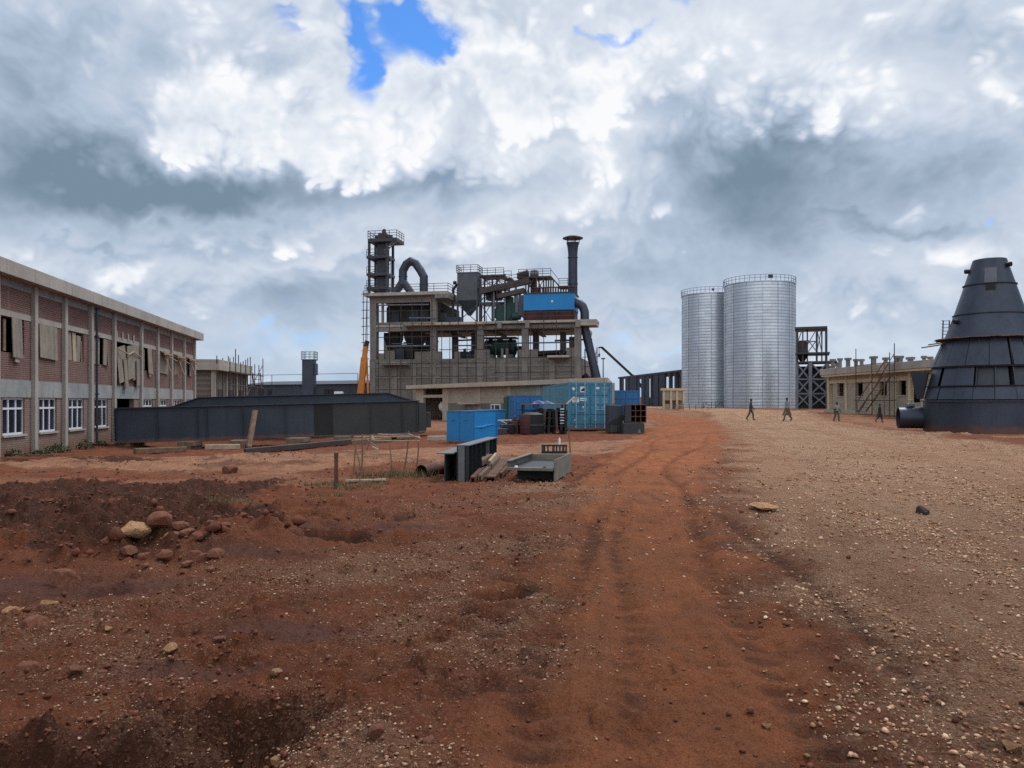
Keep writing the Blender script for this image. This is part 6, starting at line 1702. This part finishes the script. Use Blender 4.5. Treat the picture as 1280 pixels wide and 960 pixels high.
q = MB(); q.tube([(-.22, 0, .12), (.22, 0, .14)], .12, 10); q.build('body', MT['steel_lt'], t2, smooth=True)
q = MB(); q.tube([(0, 0, .15), (.02, 0, .42)], .06, 8); q.tube([(-.14, 0, .42), (.16, 0, .44)], .04, 8); q.build('handwheel', MT['conc'], t2, smooth=True)

# ------------------------------------------------------------------ steel pieces in the foreground
def ibeam_sec(w, h, tf, tw):
    return [(-w / 2, 0), (w / 2, 0), (w / 2, tf), (tw / 2, tf), (tw / 2, h - tf), (w / 2, h - tf), (w / 2, h), (-w / 2, h), (-w / 2, h - tf), (-tw / 2, h - tf), (-tw / 2, tf), (-w / 2, tf)]


def beam_piece(label, px, d, rz, L, w, h, ribs, group='plate girder offcuts'):
    c = W(px, 500, d); g = gz(c.x, d)
    t = thing('girder_offcut', label, 'steel beam', (c.x, d, g - .03), rz, group)
    tf = .022
    q = MB(); q.box(-w / 2, w / 2, 0, L, h - tf, h); q.build('top_flange', MT['flange'], t)
    q = MB(); q.box(-w / 2, w / 2, 0, L, 0, tf); q.build('bottom_flange', MT['tank'], t)
    q = MB(); q.box(-.012, .012, .003, L - .003, tf + .001, h - tf - .001); q.build('web', MT['tank'], t)
    for f in ribs:
        if f < .02:
            q = MB(); q.box(-.085, .045, -.004, .004, tf + .001, h - tf - .001); q.build('end_plate', MT['flange'], t); f = .012
        q = MB(); q.box(.013, w / 2 - .01, L * f - .008, L * f + .008, tf + .001, h - tf - .001); q.box(-w / 2 + .01, -.013, L * f - .008, L * f + .008, tf + .001, h - tf - .001); q.build('stiffener', MT['flange'] if .6 < f < .7 else MT['tank'], t)
    return t


beam_piece('lower dark girder offcut with a pale sloping top, left of the pair', 556, 15.3, math.radians(-7), 3.0, .34, .60, (.30, .6, .9))
beam_piece('taller dark ribbed girder offcut with a pale top, right of the pair', 578, 15.45, math.radians(-8.5), 3.6, .27, .77, (.006, .12, .25, .4, .55, .66, .8, .95))
c = W(537, 592, 16.2); g = gz(c.x, 16.2)
t = thing('rusty_pipe', 'rusty open steel pipe lying left of the girder offcuts', 'pipe', (c.x - .15, 16.0, g + .11), math.radians(-24))
q = MB(); q.tube([(0, 0, 0), (0, 2.2, 0)], .135, 18, caps=False); q.tube([(0, 2.2, 0), (0, 0, 0)], .118, 18, caps=False); q.build('tube_wall', MT['rust'], t, smooth=True)
q = MB(); q.tube([(0, .8, 0), (0, .82, 0)], .117, 14); q.build('inside', MT['black'], t)
for k, (px0, py0, px1, d1, w, h, m_, lab) in enumerate(((591, 601, 616, 19.4, .10, .10, 'rust', 'dark rusty bar, closest of the bundle to the tall offcut'), (600, 602, 624, 19.2, .07, .12, 'rustpale', 'thin pale rusty angle in the middle of the bar bundle'), (613, 600, 633, 18.8, .20, .09, 'rust', 'wide rusty channel on the tray side of the bar bundle'), (626, 600, 641, 18.5, .07, .10, 'rust', 'narrow rusty bar touching the grey tray'))):
    d0 = 15.3 + .1 * k; a = W(px0, 500, d0); c = W(px1, 500, d1); za, zc = gz(a.x, d0), gz(c.x, d1)
    t = thing('rusty_bar', lab, 'steel bar', (a.x, d0, za), 0, 'rusty bars between offcut and tray')
    v = Vector((c.x - a.x, d1 - d0, zc - za + .16))
    q = MB(); q.bar((0, 0, .05 + h / 2), v + Vector((0, 0, h / 2)), w, .03); q.build('flange', MT[m_], t)
    sd_ = Vector((v.y, -v.x, 0)).normalized() * (w / 2 - .01)
    q = MB(); q.bar(sd_ + Vector((0, 0, .02 + h / 2)), v + sd_ + Vector((0, 0, h / 2 - .03)), .018, h); q.bar(-sd_ + Vector((0, 0, .02 + h / 2)), v - sd_ + Vector((0, 0, h / 2 - .03)), .018, h); q.build('leg', MT[m_], t)
a = W(606, 590, 17.2)
t = thing('timber_block', 'short brown timber block leaning on the rusty bars', 'timber', (a.x - .1, 17.0, gz(a.x, 17)), -.3)
q = MB(); q.obox((0, .3, .30), (.16, .75, .14), rx=.12); q.build('block', MT['wood'], t, bevel=.01)
q = MB(); q.obox((.22, .25, .34), (.06, .5, .10), rx=.3); q.build('offcut', MT['wood_pale'], t, bevel=.008)
# tray
a = W(633, 595, 15.2); g = gz(a.x + .4, 15.4)
t = thing('steel_tray', 'grey steel trough with raised sides and a dark flat bed', 'steel trough', (a.x, 15.2, g), math.radians(-13))
wT, lT, z0, z1 = .98, 2.2, .17, .43
q = MB(); q.box(.02, wT - .02, .02, lT, z0 + .08, z0 + .105); q.build('bed', MT['tank'], t)
q = MB(); q.box(0, .02, 0, lT, z0 + .02, z1); q.box(.02, .09, 0, lT, z1 - .02, z1); q.build('side_wall', MT['tray'], t)
q = MB(); q.box(wT - .02, wT, 0, lT, z0 - .14, z1 + .02); q.build('side_wall', MT['tray'], t)
q = MB(); q.box(.021, wT - .021, -.09, .03, z0 + .11, z0 + .125); q.box(.021, wT - .021, -.09, -.075, z0 + .07, z0 + .109); q.build('front_lip', MT['tray'], t)
q = MB(); q.box(.021, wT - .021, lT - .02, lT, z0 + .11, z1 - .02); q.build('rear_wall', MT['tray'], t)
q = MB(); q.box(.10, wT - .10, .55, .70, -.08, z0 + .075); q.build('support', MT['black'], t)
q = MB(); q.box(.10, wT - .10, 1.6, 1.75, -.08, z0 + .075); q.build('support', MT['black'], t)
q = MB(); q.lathe([(.0, .035), (.03, .03), (.042, 0)], (.20, .0, z0 + .125), 8); q.build('bolt', MT['white'], t)
q = MB(); q.lathe([(.0, .03), (.03, .025), (.04, 0)], (wT - .2, .0, z0 + .125), 8); q.build('bolt', MT['rust'], t)
a = W(660, 572, 18.4)
t = thing('brown_plank', 'thick brown plank lying behind the grey trough', 'plank', (a.x - .05, 18.2, gz(a.x, 18.2)), -.02)
q = MB(); q.box(0, 1.02, 0, .3, .16, .34); q.build('plank', MT['rustpale'], t, bevel=.012)
q = MB(); q.box(.1, .9, .05, .25, 0, .158); q.build('bearer', MT['black'], t)
a = W(676, 565, 18.9)
t = thing('notched_casting', 'dark notched steel casting standing on the brown plank', 'casting', (a.x, 18.45, gz(a.x, 18.4) + .34), -.03)
q = MB(); q.box(0, .62, 0, .1, 0, .05); q.box(0, .62, 0, .1, .17, .21); q.build('rail', MT['black'], t)
for k, x in enumerate((0, .06, .14, .26, .35, .43, .5, .58)):
    q = MB(); q.box(x, x + (.035 if k % 3 else .06), .005, .095, .051, .169); q.build('tooth', MT['black'] if k % 3 else MT['steel'], t)
t = thing('bottle', 'small clear plastic bottle standing on the notched casting', 'bottle', (a.x + .44, 18.5, gz(a.x, 18.4) + .55), 0)
q = MB(); q.lathe([(.0, 0), (.028, 0), (.03, .02), (.03, .12), (.012, .16), (.012, .18), (0, .18)], n=12); q.build('bottle_body', MT['white'], t, smooth=True)
q = MB(); q.lathe([(.0135, .17), (.0135, .19), (0, .192)], n=10); q.build('cap', MT['wood_pale'], t)

# stakes and the stick fence
def stake(label, px, pyb, pyt, r, m_, tilt=0.0, name='stake'):
    d = 1560 / (pyb - HY); c = W(px, 500, d); h = (pyb - pyt) * d / F
    t = thing(name, label, 'stake', (c.x, d, gz(c.x, d) - .05), 0)
    q = MB(); q.tube([(0, 0, 0), (tilt * .5 + .005, 0, h * .5), (tilt, .02, h + .05)], [r, r * .9, r * .8], 7); q.build('shaft', MT[m_], t)
    q = MB(); q.tube([(tilt * .93, .015, h * .93), (tilt, .02, h + .055)], r * .95, 7); q.build('tip', MT[m_], t)
    return t
stake('thick rusty steel post standing alone left of the stick fence', 420, 610, 566, .045, 'rust', name='steel_post')
stake('thin red-brown stake behind the grey trough before the teal container', 713.5, 575, 540, .024, 'rustpale', -.06)
c = W(445, 602, 15.3); g = gz(c.x, 15.3)
t = thing('stick_fence', 'makeshift fence of crooked sticks tied together beside the rusty post', 'fence', (c.x, 15.3, g), 0)
k = 15.3 / F
for (x0, y0, x1, y1, r, dv) in ((437, 603, 443, 560, .018, .1), (450, 603, 453, 543, .02, 0), (446, 590, 437, 553, .012, .4), (480, 600, 478, 558, .014, .9), (499, 592, 506, 540, .017, .6), (514, 590, 517, 545, .016, .8), (458, 560, 463, 545, .012, 0)):
    q = MB(); p0_, p1_ = Vector(((x0 - 445) * k, dv, CH + (HY - y0) * k - g - .05)), Vector(((x1 - 445) * k, dv, CH + (HY - y1) * k - g))
    m_ = p0_.lerp(p1_, .5) + Vector((.02, 0, 0)); q.tube([p0_, m_, p1_], [r, r * .9, r * .7], 6); q.build('post', MT['wood'], t)
for (x0, y0, x1, y1, r) in ((440, 546, 521, 548, .012), (462, 551, 520, 553, .011), (452, 547, 466, 562, .012), (470, 543, 520, 547, .009), (509, 543, 521, 550, .012)):
    q = MB(); q.tube([((x0 - 445) * k, .2, CH + (HY - y0) * k - g), ((x1 - 445) * k, .6, CH + (HY - y1) * k - g)], r, 6); q.build('rail', MT['wood_pale'], t)
q = MB(); q.tube([((462 - 445) * k, .2, CH + (HY - 545) * k - g), ((464 - 445) * k, .2, CH + (HY - 551) * k - g)], .03, 7); q.tube([((463 - 445) * k, .2, CH + (HY - 559) * k - g), ((471 - 445) * k, .2, CH + (HY - 563) * k - g)], .02, 6); q.build('rag', MT['conc_pale'], t)
c = W(432, 602, 15.2)
t = thing('pale_plank', 'long pale plank lying in the grass below the stick fence', 'plank', (c.x, 15.2, gz(c.x, 15.2)), .10)
q = MB(); q.obox((.40, 0, .05), (.80, .12, .035), ry=-.02); q.build('plank', MT['wood_pale'], t)
q = MB(); q.obox((.1, .02, .015), (.08, .1, .03)); q.build('offcut', MT['wood'], t)

# ------------------------------------------------------------------ rocks
def rock_mesh(seed, m, r=1.0):
    rg = random.Random(seed); import bmesh
    b = bmesh.new(); bmesh.ops.create_icosphere(b, subdivisions=3, radius=1)
    ax = [Vector((rg.gauss(0, 1), rg.gauss(0, 1), rg.gauss(0, 1))).normalized() for _ in range(9)]
    cut = [rg.uniform(.50, .85) for _ in ax]
    sx, sy, sz = rg.uniform(.85, 1.25), rg.uniform(.75, 1.05), rg.uniform(.6, .85)
    for v in b.verts:
        p = v.co.copy()
        for a, c in zip(ax, cut):
            h = p.dot(a)
            if h > c: p -= a * (h - c) * .97
        k = .06 * math.sin(p.x * 7 + seed) * math.sin(p.y * 6 + seed * 2) + rg.uniform(-.035, .035)
        p *= 1 + k
        v.co = Vector((p.x * sx, p.y * sy, p.z * sz))
    me = bpy.data.meshes.new('rock'); b.to_mesh(me); b.free(); me.materials.append(m)
    return me


RM = [rock_mesh(i, MT['rock']) for i in range(7)]; BMh = [rock_mesh(20 + i, MT['boulder']) for i in range(3)]; DM = [rock_mesh(40 + i, MT['darkrock']) for i in range(2)]
def rock(px, pyb, wpx, me, label, group=None, sink=.30, rz=None):
    d = 1520 / (pyb - HY); d = max(2.5, d); x = (px - CX) * d / F
    for _ in range(4):
        d = (CH - gz(x, d)) * F / (pyb - HY); x = (px - CX) * d / F
    r = wpx * d / F / 1.75
    o = bpy.data.objects.new('rock', me); COL.objects.link(o)
    o.scale = (r, r, r); o.location = (x, d + r * .6, gz(x, d + r * .6) + r * (.62 - sink)); o.rotation_euler = (0, 0, px * 1.7 if rz is None else rz)
    tag(o, label, 'rock', group)
    return o
rock(161, 688, 38, BMh[0], 'largest ochre boulder crowning the rubble bank on the left', sink=.05)
rock(196, 690, 27, RM[0], 'big red rock just right of the ochre boulder', sink=.15)
RG = 'red rocks in the rubble bank'
near = [(215, 694, 22), (232, 690, 18), (250, 702, 22), (268, 700, 20), (240, 706, 20), (205, 704, 18), (222, 668, 16), (245, 676, 15), (262, 684, 14), (280, 690, 14), (300, 684, 13), (180, 702, 16), (158, 700, 18), (196, 670, 14), (290, 672, 12), (310, 680, 12), (270, 668, 11), (232, 710, 14), (132, 702, 14)]
lab = ['red rock at the lower edge of the rubble, below the big red rock', 'red rock in the heap, second right of the ochre boulder', 'front red rock in the middle of the rubble heap', 'front red rock, right of the middle in the rubble heap', 'lowest red rock in front of the rubble heap', 'red rock under the big red rock', 'small red rock on the crest of the heap behind', 'red rock halfway up the heap, centre', 'small rock on the right slope of the heap', 'red rock where the heap thins out on the right', 'outer red rock beyond the heap to the right', 'red rock at the foot of the ochre boulder, right side', 'red rock directly below the ochre boulder', 'small rock on the crest behind the big red rock', 'small crest rock far right in the heap', 'last small rock at the right tail of the heap', 'tiny rock on the crest, right of centre', 'small rock lying alone before the heap', 'small rock left of the ochre boulder foot']
for (px, pb, w), l in zip(near, lab): rock(px, pb, w, RM[int(px) % 7], l, RG, sink=.2)
for px, pb, w, me, l in ((70, 738, 34, RM[2], 'broad flat reddish rock lying left below the rubble bank'), (58, 762, 26, BMh[1], 'rounded tan rock at the left edge, middle row'), (12, 768, 24, BMh[2], 'pale brown rock cut by the left frame edge'), (36, 782, 30, RM[4], 'long brown rock near the left edge, lower row'), (132, 792, 12, BMh[0], 'small orange stone on the red mud left of the wet patch'),
        (30, 838, 18, RM[5], 'brown stone at the far left above the dark hollow'), (90, 842, 18, RM[6], 'rounded stone above the dark hollow, second from the left edge'), (210, 820, 17, BMh[2], 'pale wedge stone beside the wet smooth patch'), (345, 896, 18, BMh[1], 'tan upright stone on the lip of the dark hollow'), (345, 845, 14, BMh[2], 'pale stone right of the wet smooth patch'), (272, 802, 14, RM[1], 'brown stone at the end of the small earth step'),
        (324, 636, 16, DM[0], 'dark clod standing up on the ridge right of the bank'), (1158, 643, 17, DM[1], 'dark stone lying alone on the gravel road'), (957, 640, 30, BMh[2], 'flat pale lump on the gravel road edge'), (285, 590, 22, RM[3], 'dark red mound of clods before the girder'), (316, 672, 9, BMh[2], 'small white stone at the right tail of the bank'), (787, 700, 5, BMh[2], 'tiny white stone in the orange track'),
        (1120, 778, 10, BMh[2], 'white pebble at the gravel margin, upper one'), (1118, 790, 9, BMh[1], 'pebble just below the white one at the gravel margin'), (940, 895, 10, RM[2], 'clod in the wheel rut at lower centre'), (960, 912, 12, BMh[1], 'tan lump beside the wheel rut at lower centre'), (1010, 945, 8, BMh[2], 'white pebble low beside the wheel rut'), (470, 925, 20, RM[4], 'reddish stone among chippings at the bottom centre left'), (535, 930, 16, RM[5], 'brown stone right of the reddish one at the bottom'), (262, 716, 12, RM[1], 'brown stone on the mud below the rubble'), (1270, 940, 22, BMh[1], 'big tan stone in the lower right corner')):
    rock(px, pb, w, me, l, None, sink=.3 if w > 12 else .2)

for o in bpy.data.objects:
    if o.get('label') == 'flat pale lump on the gravel road edge': o.scale = (o.scale[0], o.scale[1], o.scale[2] * .45)
# ------------------------------------------------------------------ people
mskin = M('skin_dark', (.075, .040, .026), (.06, .032, .021), rough=.6, bump=.05, var=.1)
mhair = M('hair_black', (.010, .009, .008), rough=.8, bump=.3)
CL = {k: M('cloth_' + k, c, rough=.9, bump=.3, var=.3, fine=20) for k, c in dict(dark=(.045, .045, .055), olive=(.095, .10, .075), brown=(.12, .08, .055), black=(.012, .012, .016), grey=(.24, .26, .25), khaki=(.19, .15, .10), white=(.6, .6, .58), orange=(.45, .16, .05), shoe=(.03, .025, .022)).items()}


def person(label, loc, rz, H, step, arms, mats, skirt=None, lean=0.0):
    """One skinned body on a jointed skeleton; facing local -Y; clothing areas by limb."""
    k = H / 1.75
    J = {}; E = []; R = {}
    def j(n, p, r, parent=None, seg=None):
        J[n] = Vector(p) * k; R[n] = (r if isinstance(r, tuple) else (r, r)); R[n] = tuple(q * k for q in R[n])
        if parent: E.append((parent, n, seg))
    j('pelvis', (0, 0, .95), (.15, .11)); j('waist', (0, -.01 - lean * .2, 1.10), (.16, .125), 'pelvis', 'top'); j('chest', (0, -.01 - lean * .6, 1.32), (.175, .13), 'waist', 'top'); j('collar', (0, -lean * .9, 1.455), (.09, .075), 'chest', 'top')
    j('neck', (0, -.015 - lean, 1.52), .055, 'collar', 'skin'); j('head', (0, -.03 - lean * 1.1, 1.62), (.083, .095), 'neck', 'skin'); j('crown', (0, -.02 - lean * 1.1, 1.70), (.072, .085), 'head', 'skin'); j('nose', (0, -.125 - lean * 1.1, 1.615), .016, 'head', 'skin')
    for s, sn in ((1, 'l'), (-1, 'r')):
        st = step * s
        j('hip' + sn, (.095 * s, -.02 * st, .90), (.115, .115), 'pelvis', 'bot'); j('knee' + sn, (.10 * s, -.30 * st - .03, .50), .085, 'hip' + sn, 'bot'); j('ankle' + sn, (.10 * s, -.46 * st + .04 + (.08 if st < 0 else 0), .09 + (.05 if st < 0 else 0)), .062, 'knee' + sn, 'bot' if mats.get('long', 1) else 'skin')
        j('toe' + sn, (.115 * s, -.46 * st - .13 + (.08 if st < 0 else 0), .035), (.042, .03), 'ankle' + sn, 'shoe')
        a = arms[0 if s > 0 else 1]
        j('sh' + sn, (.185 * s, -lean * .8, 1.42), .078, 'chest', 'top'); j('el' + sn, (.235 * s, -.10 * a - lean * .5, 1.14), .062, 'sh' + sn, 'top'); j('wr' + sn, (.24 * s, -.30 * a - .05, .90 + .08 * abs(a)), .040, 'el' + sn, 'top' if mats.get('sleeve', 1) else 'skin')
        j('palm' + sn, (.238 * s, -.34 * a - .07, .83 + .08 * abs(a)), (.040, .022), 'wr' + sn, 'skin')
        for fi, (dy, ln) in enumerate(((-.034, .065), (-.012, .08), (.010, .075), (.030, .058))):
            j('f%d%s' % (fi, sn), (.232 * s, -.345 * a - .075 + dy, .80 - ln + .09 * abs(a)), .009, 'palm' + sn, 'skin')
        j('th' + sn, (.225 * s, -.34 * a - .125, .80 + .08 * abs(a)), .011, 'palm' + sn, 'skin')
    names = list(J)
    me = bpy.data.meshes.new('person'); me.from_pydata([J[n] for n in names], [(names.index(a), names.index(b)) for a, b, _ in E], [])
    o = bpy.data.objects.new('person', me); COL.objects.link(o)
    sk = o.modifiers.new('s', 'SKIN'); sk.use_smooth_shade = True
    for i, n in enumerate(names):
        me.skin_vertices[0].data[i].radius = R[n]
        me.skin_vertices[0].data[i].use_root = n == 'pelvis'
    sb = o.modifiers.new('d', 'SUBSURF'); sb.levels = 1; sb.render_levels = 1
    dg = bpy.context.evaluated_depsgraph_get(); dg.update()
    m2 = bpy.data.meshes.new_from_object(o.evaluated_get(dg)); o.modifiers.clear(); o.data = m2; m2.name = 'person'
    m2.materials.clear()
    order = ['skin', 'top', 'bot', 'shoe']
    for s_ in order: m2.materials.append(mskin if s_ == 'skin' else CL[mats[s_]])
    segs = [(J[a], J[b], order.index(g)) for a, b, g in E]
    for p in m2.polygons:
        c = p.center; best = None
        for a, b, g in segs:
            ab = b - a; t_ = max(0, min(1, (c - a).dot(ab) / ab.dot(ab))); d = (c - a - ab * t_).length
            if best is None or d < best[0]: best = (d, g)
        p.material_index = best[1]; p.use_smooth = True
    o.location = loc; o.rotation_euler = (0, 0, rz)
    tag(o, label, 'person')
    hd = J['head'] + Vector((0, .012, .035)) * k
    q = MB(); q.lathe([(.001, .105 * k), (.05 * k, .09 * k), (.082 * k, .045 * k), (.09 * k, .0), (.083 * k, -.03 * k)], hd, 14); q.build('hair', mhair, o, smooth=True)
    for s in (-1, 1):
        q = MB(); q.lathe([(.001, -.007 * k), (.008 * k, 0), (.001, .007 * k)], J['head'] + Vector((.03 * s, -.088, .008)) * k, 6); q.build('eye', CL['white'], o)
        q = MB(); q.obox(J['head'] + Vector((.088 * s, .01, 0)) * k, (.014 * k, .03 * k, .05 * k)); q.build('ear', mskin, o, bevel=.004)
    if skirt:
        z0, r0, z1, r1, mm = skirt
        q = MB(); n = 20; vs = []
        for z, r in ((z0, r0), ((z0 * 2 + z1) / 3, r0 + (r1 - r0) * .4), (z1, r1)):
            for i in range(n):
                a = i / n * 6.283; w = 1 + .07 * math.sin(a * 5) * (1 if z < z0 else 0)
                vs.append((r * w * k * math.cos(a), r * w * k * math.sin(a) * (.8 if z > z1 else 1.05), z * k))
        q.add(vs, [(j_ * n + i, j_ * n + (i + 1) % n, (j_ + 1) * n + (i + 1) % n, (j_ + 1) * n + i) for j_ in range(2) for i in range(n)])
        q.build('skirt', CL[mm], o, smooth=True)
    return o


def at(px, pyf, d):
    x = (px - CX) * d / F
    return (x, d, gz(x, d) + .0)
person('person in dark top and brown trousers walking on the road before the larger silo', at(938.5, 524, 57), math.radians(70), 1.62, .5, (.5, -.4), dict(top='dark', bot='brown', shoe='shoe', long=1, sleeve=1))
o = person('person in a long patterned brown robe striding, second from the silos', at(984, 526, 56), math.radians(-75), 1.72, .8, (.5, -.5), dict(top='grey', bot='khaki', shoe='shoe', long=1, sleeve=1), (1.0, .17, .42, .34, 'brown'))
person('person in pale grey-green shirt and trousers walking past the cream building corner', at(1046, 528, 57), math.radians(20), 1.48, .35, (.5, -.4), dict(top='grey', bot='olive', shoe='shoe', long=1, sleeve=0))
person('person in a black knee-length dress walking before the cream building', at(1099.5, 526, 60), math.radians(78), 1.5, .6, (.4, -.4), dict(top='black', bot='skin' if False else 'brown', shoe='khaki', long=0, sleeve=1), (1.12, .15, .48, .25, 'black'))
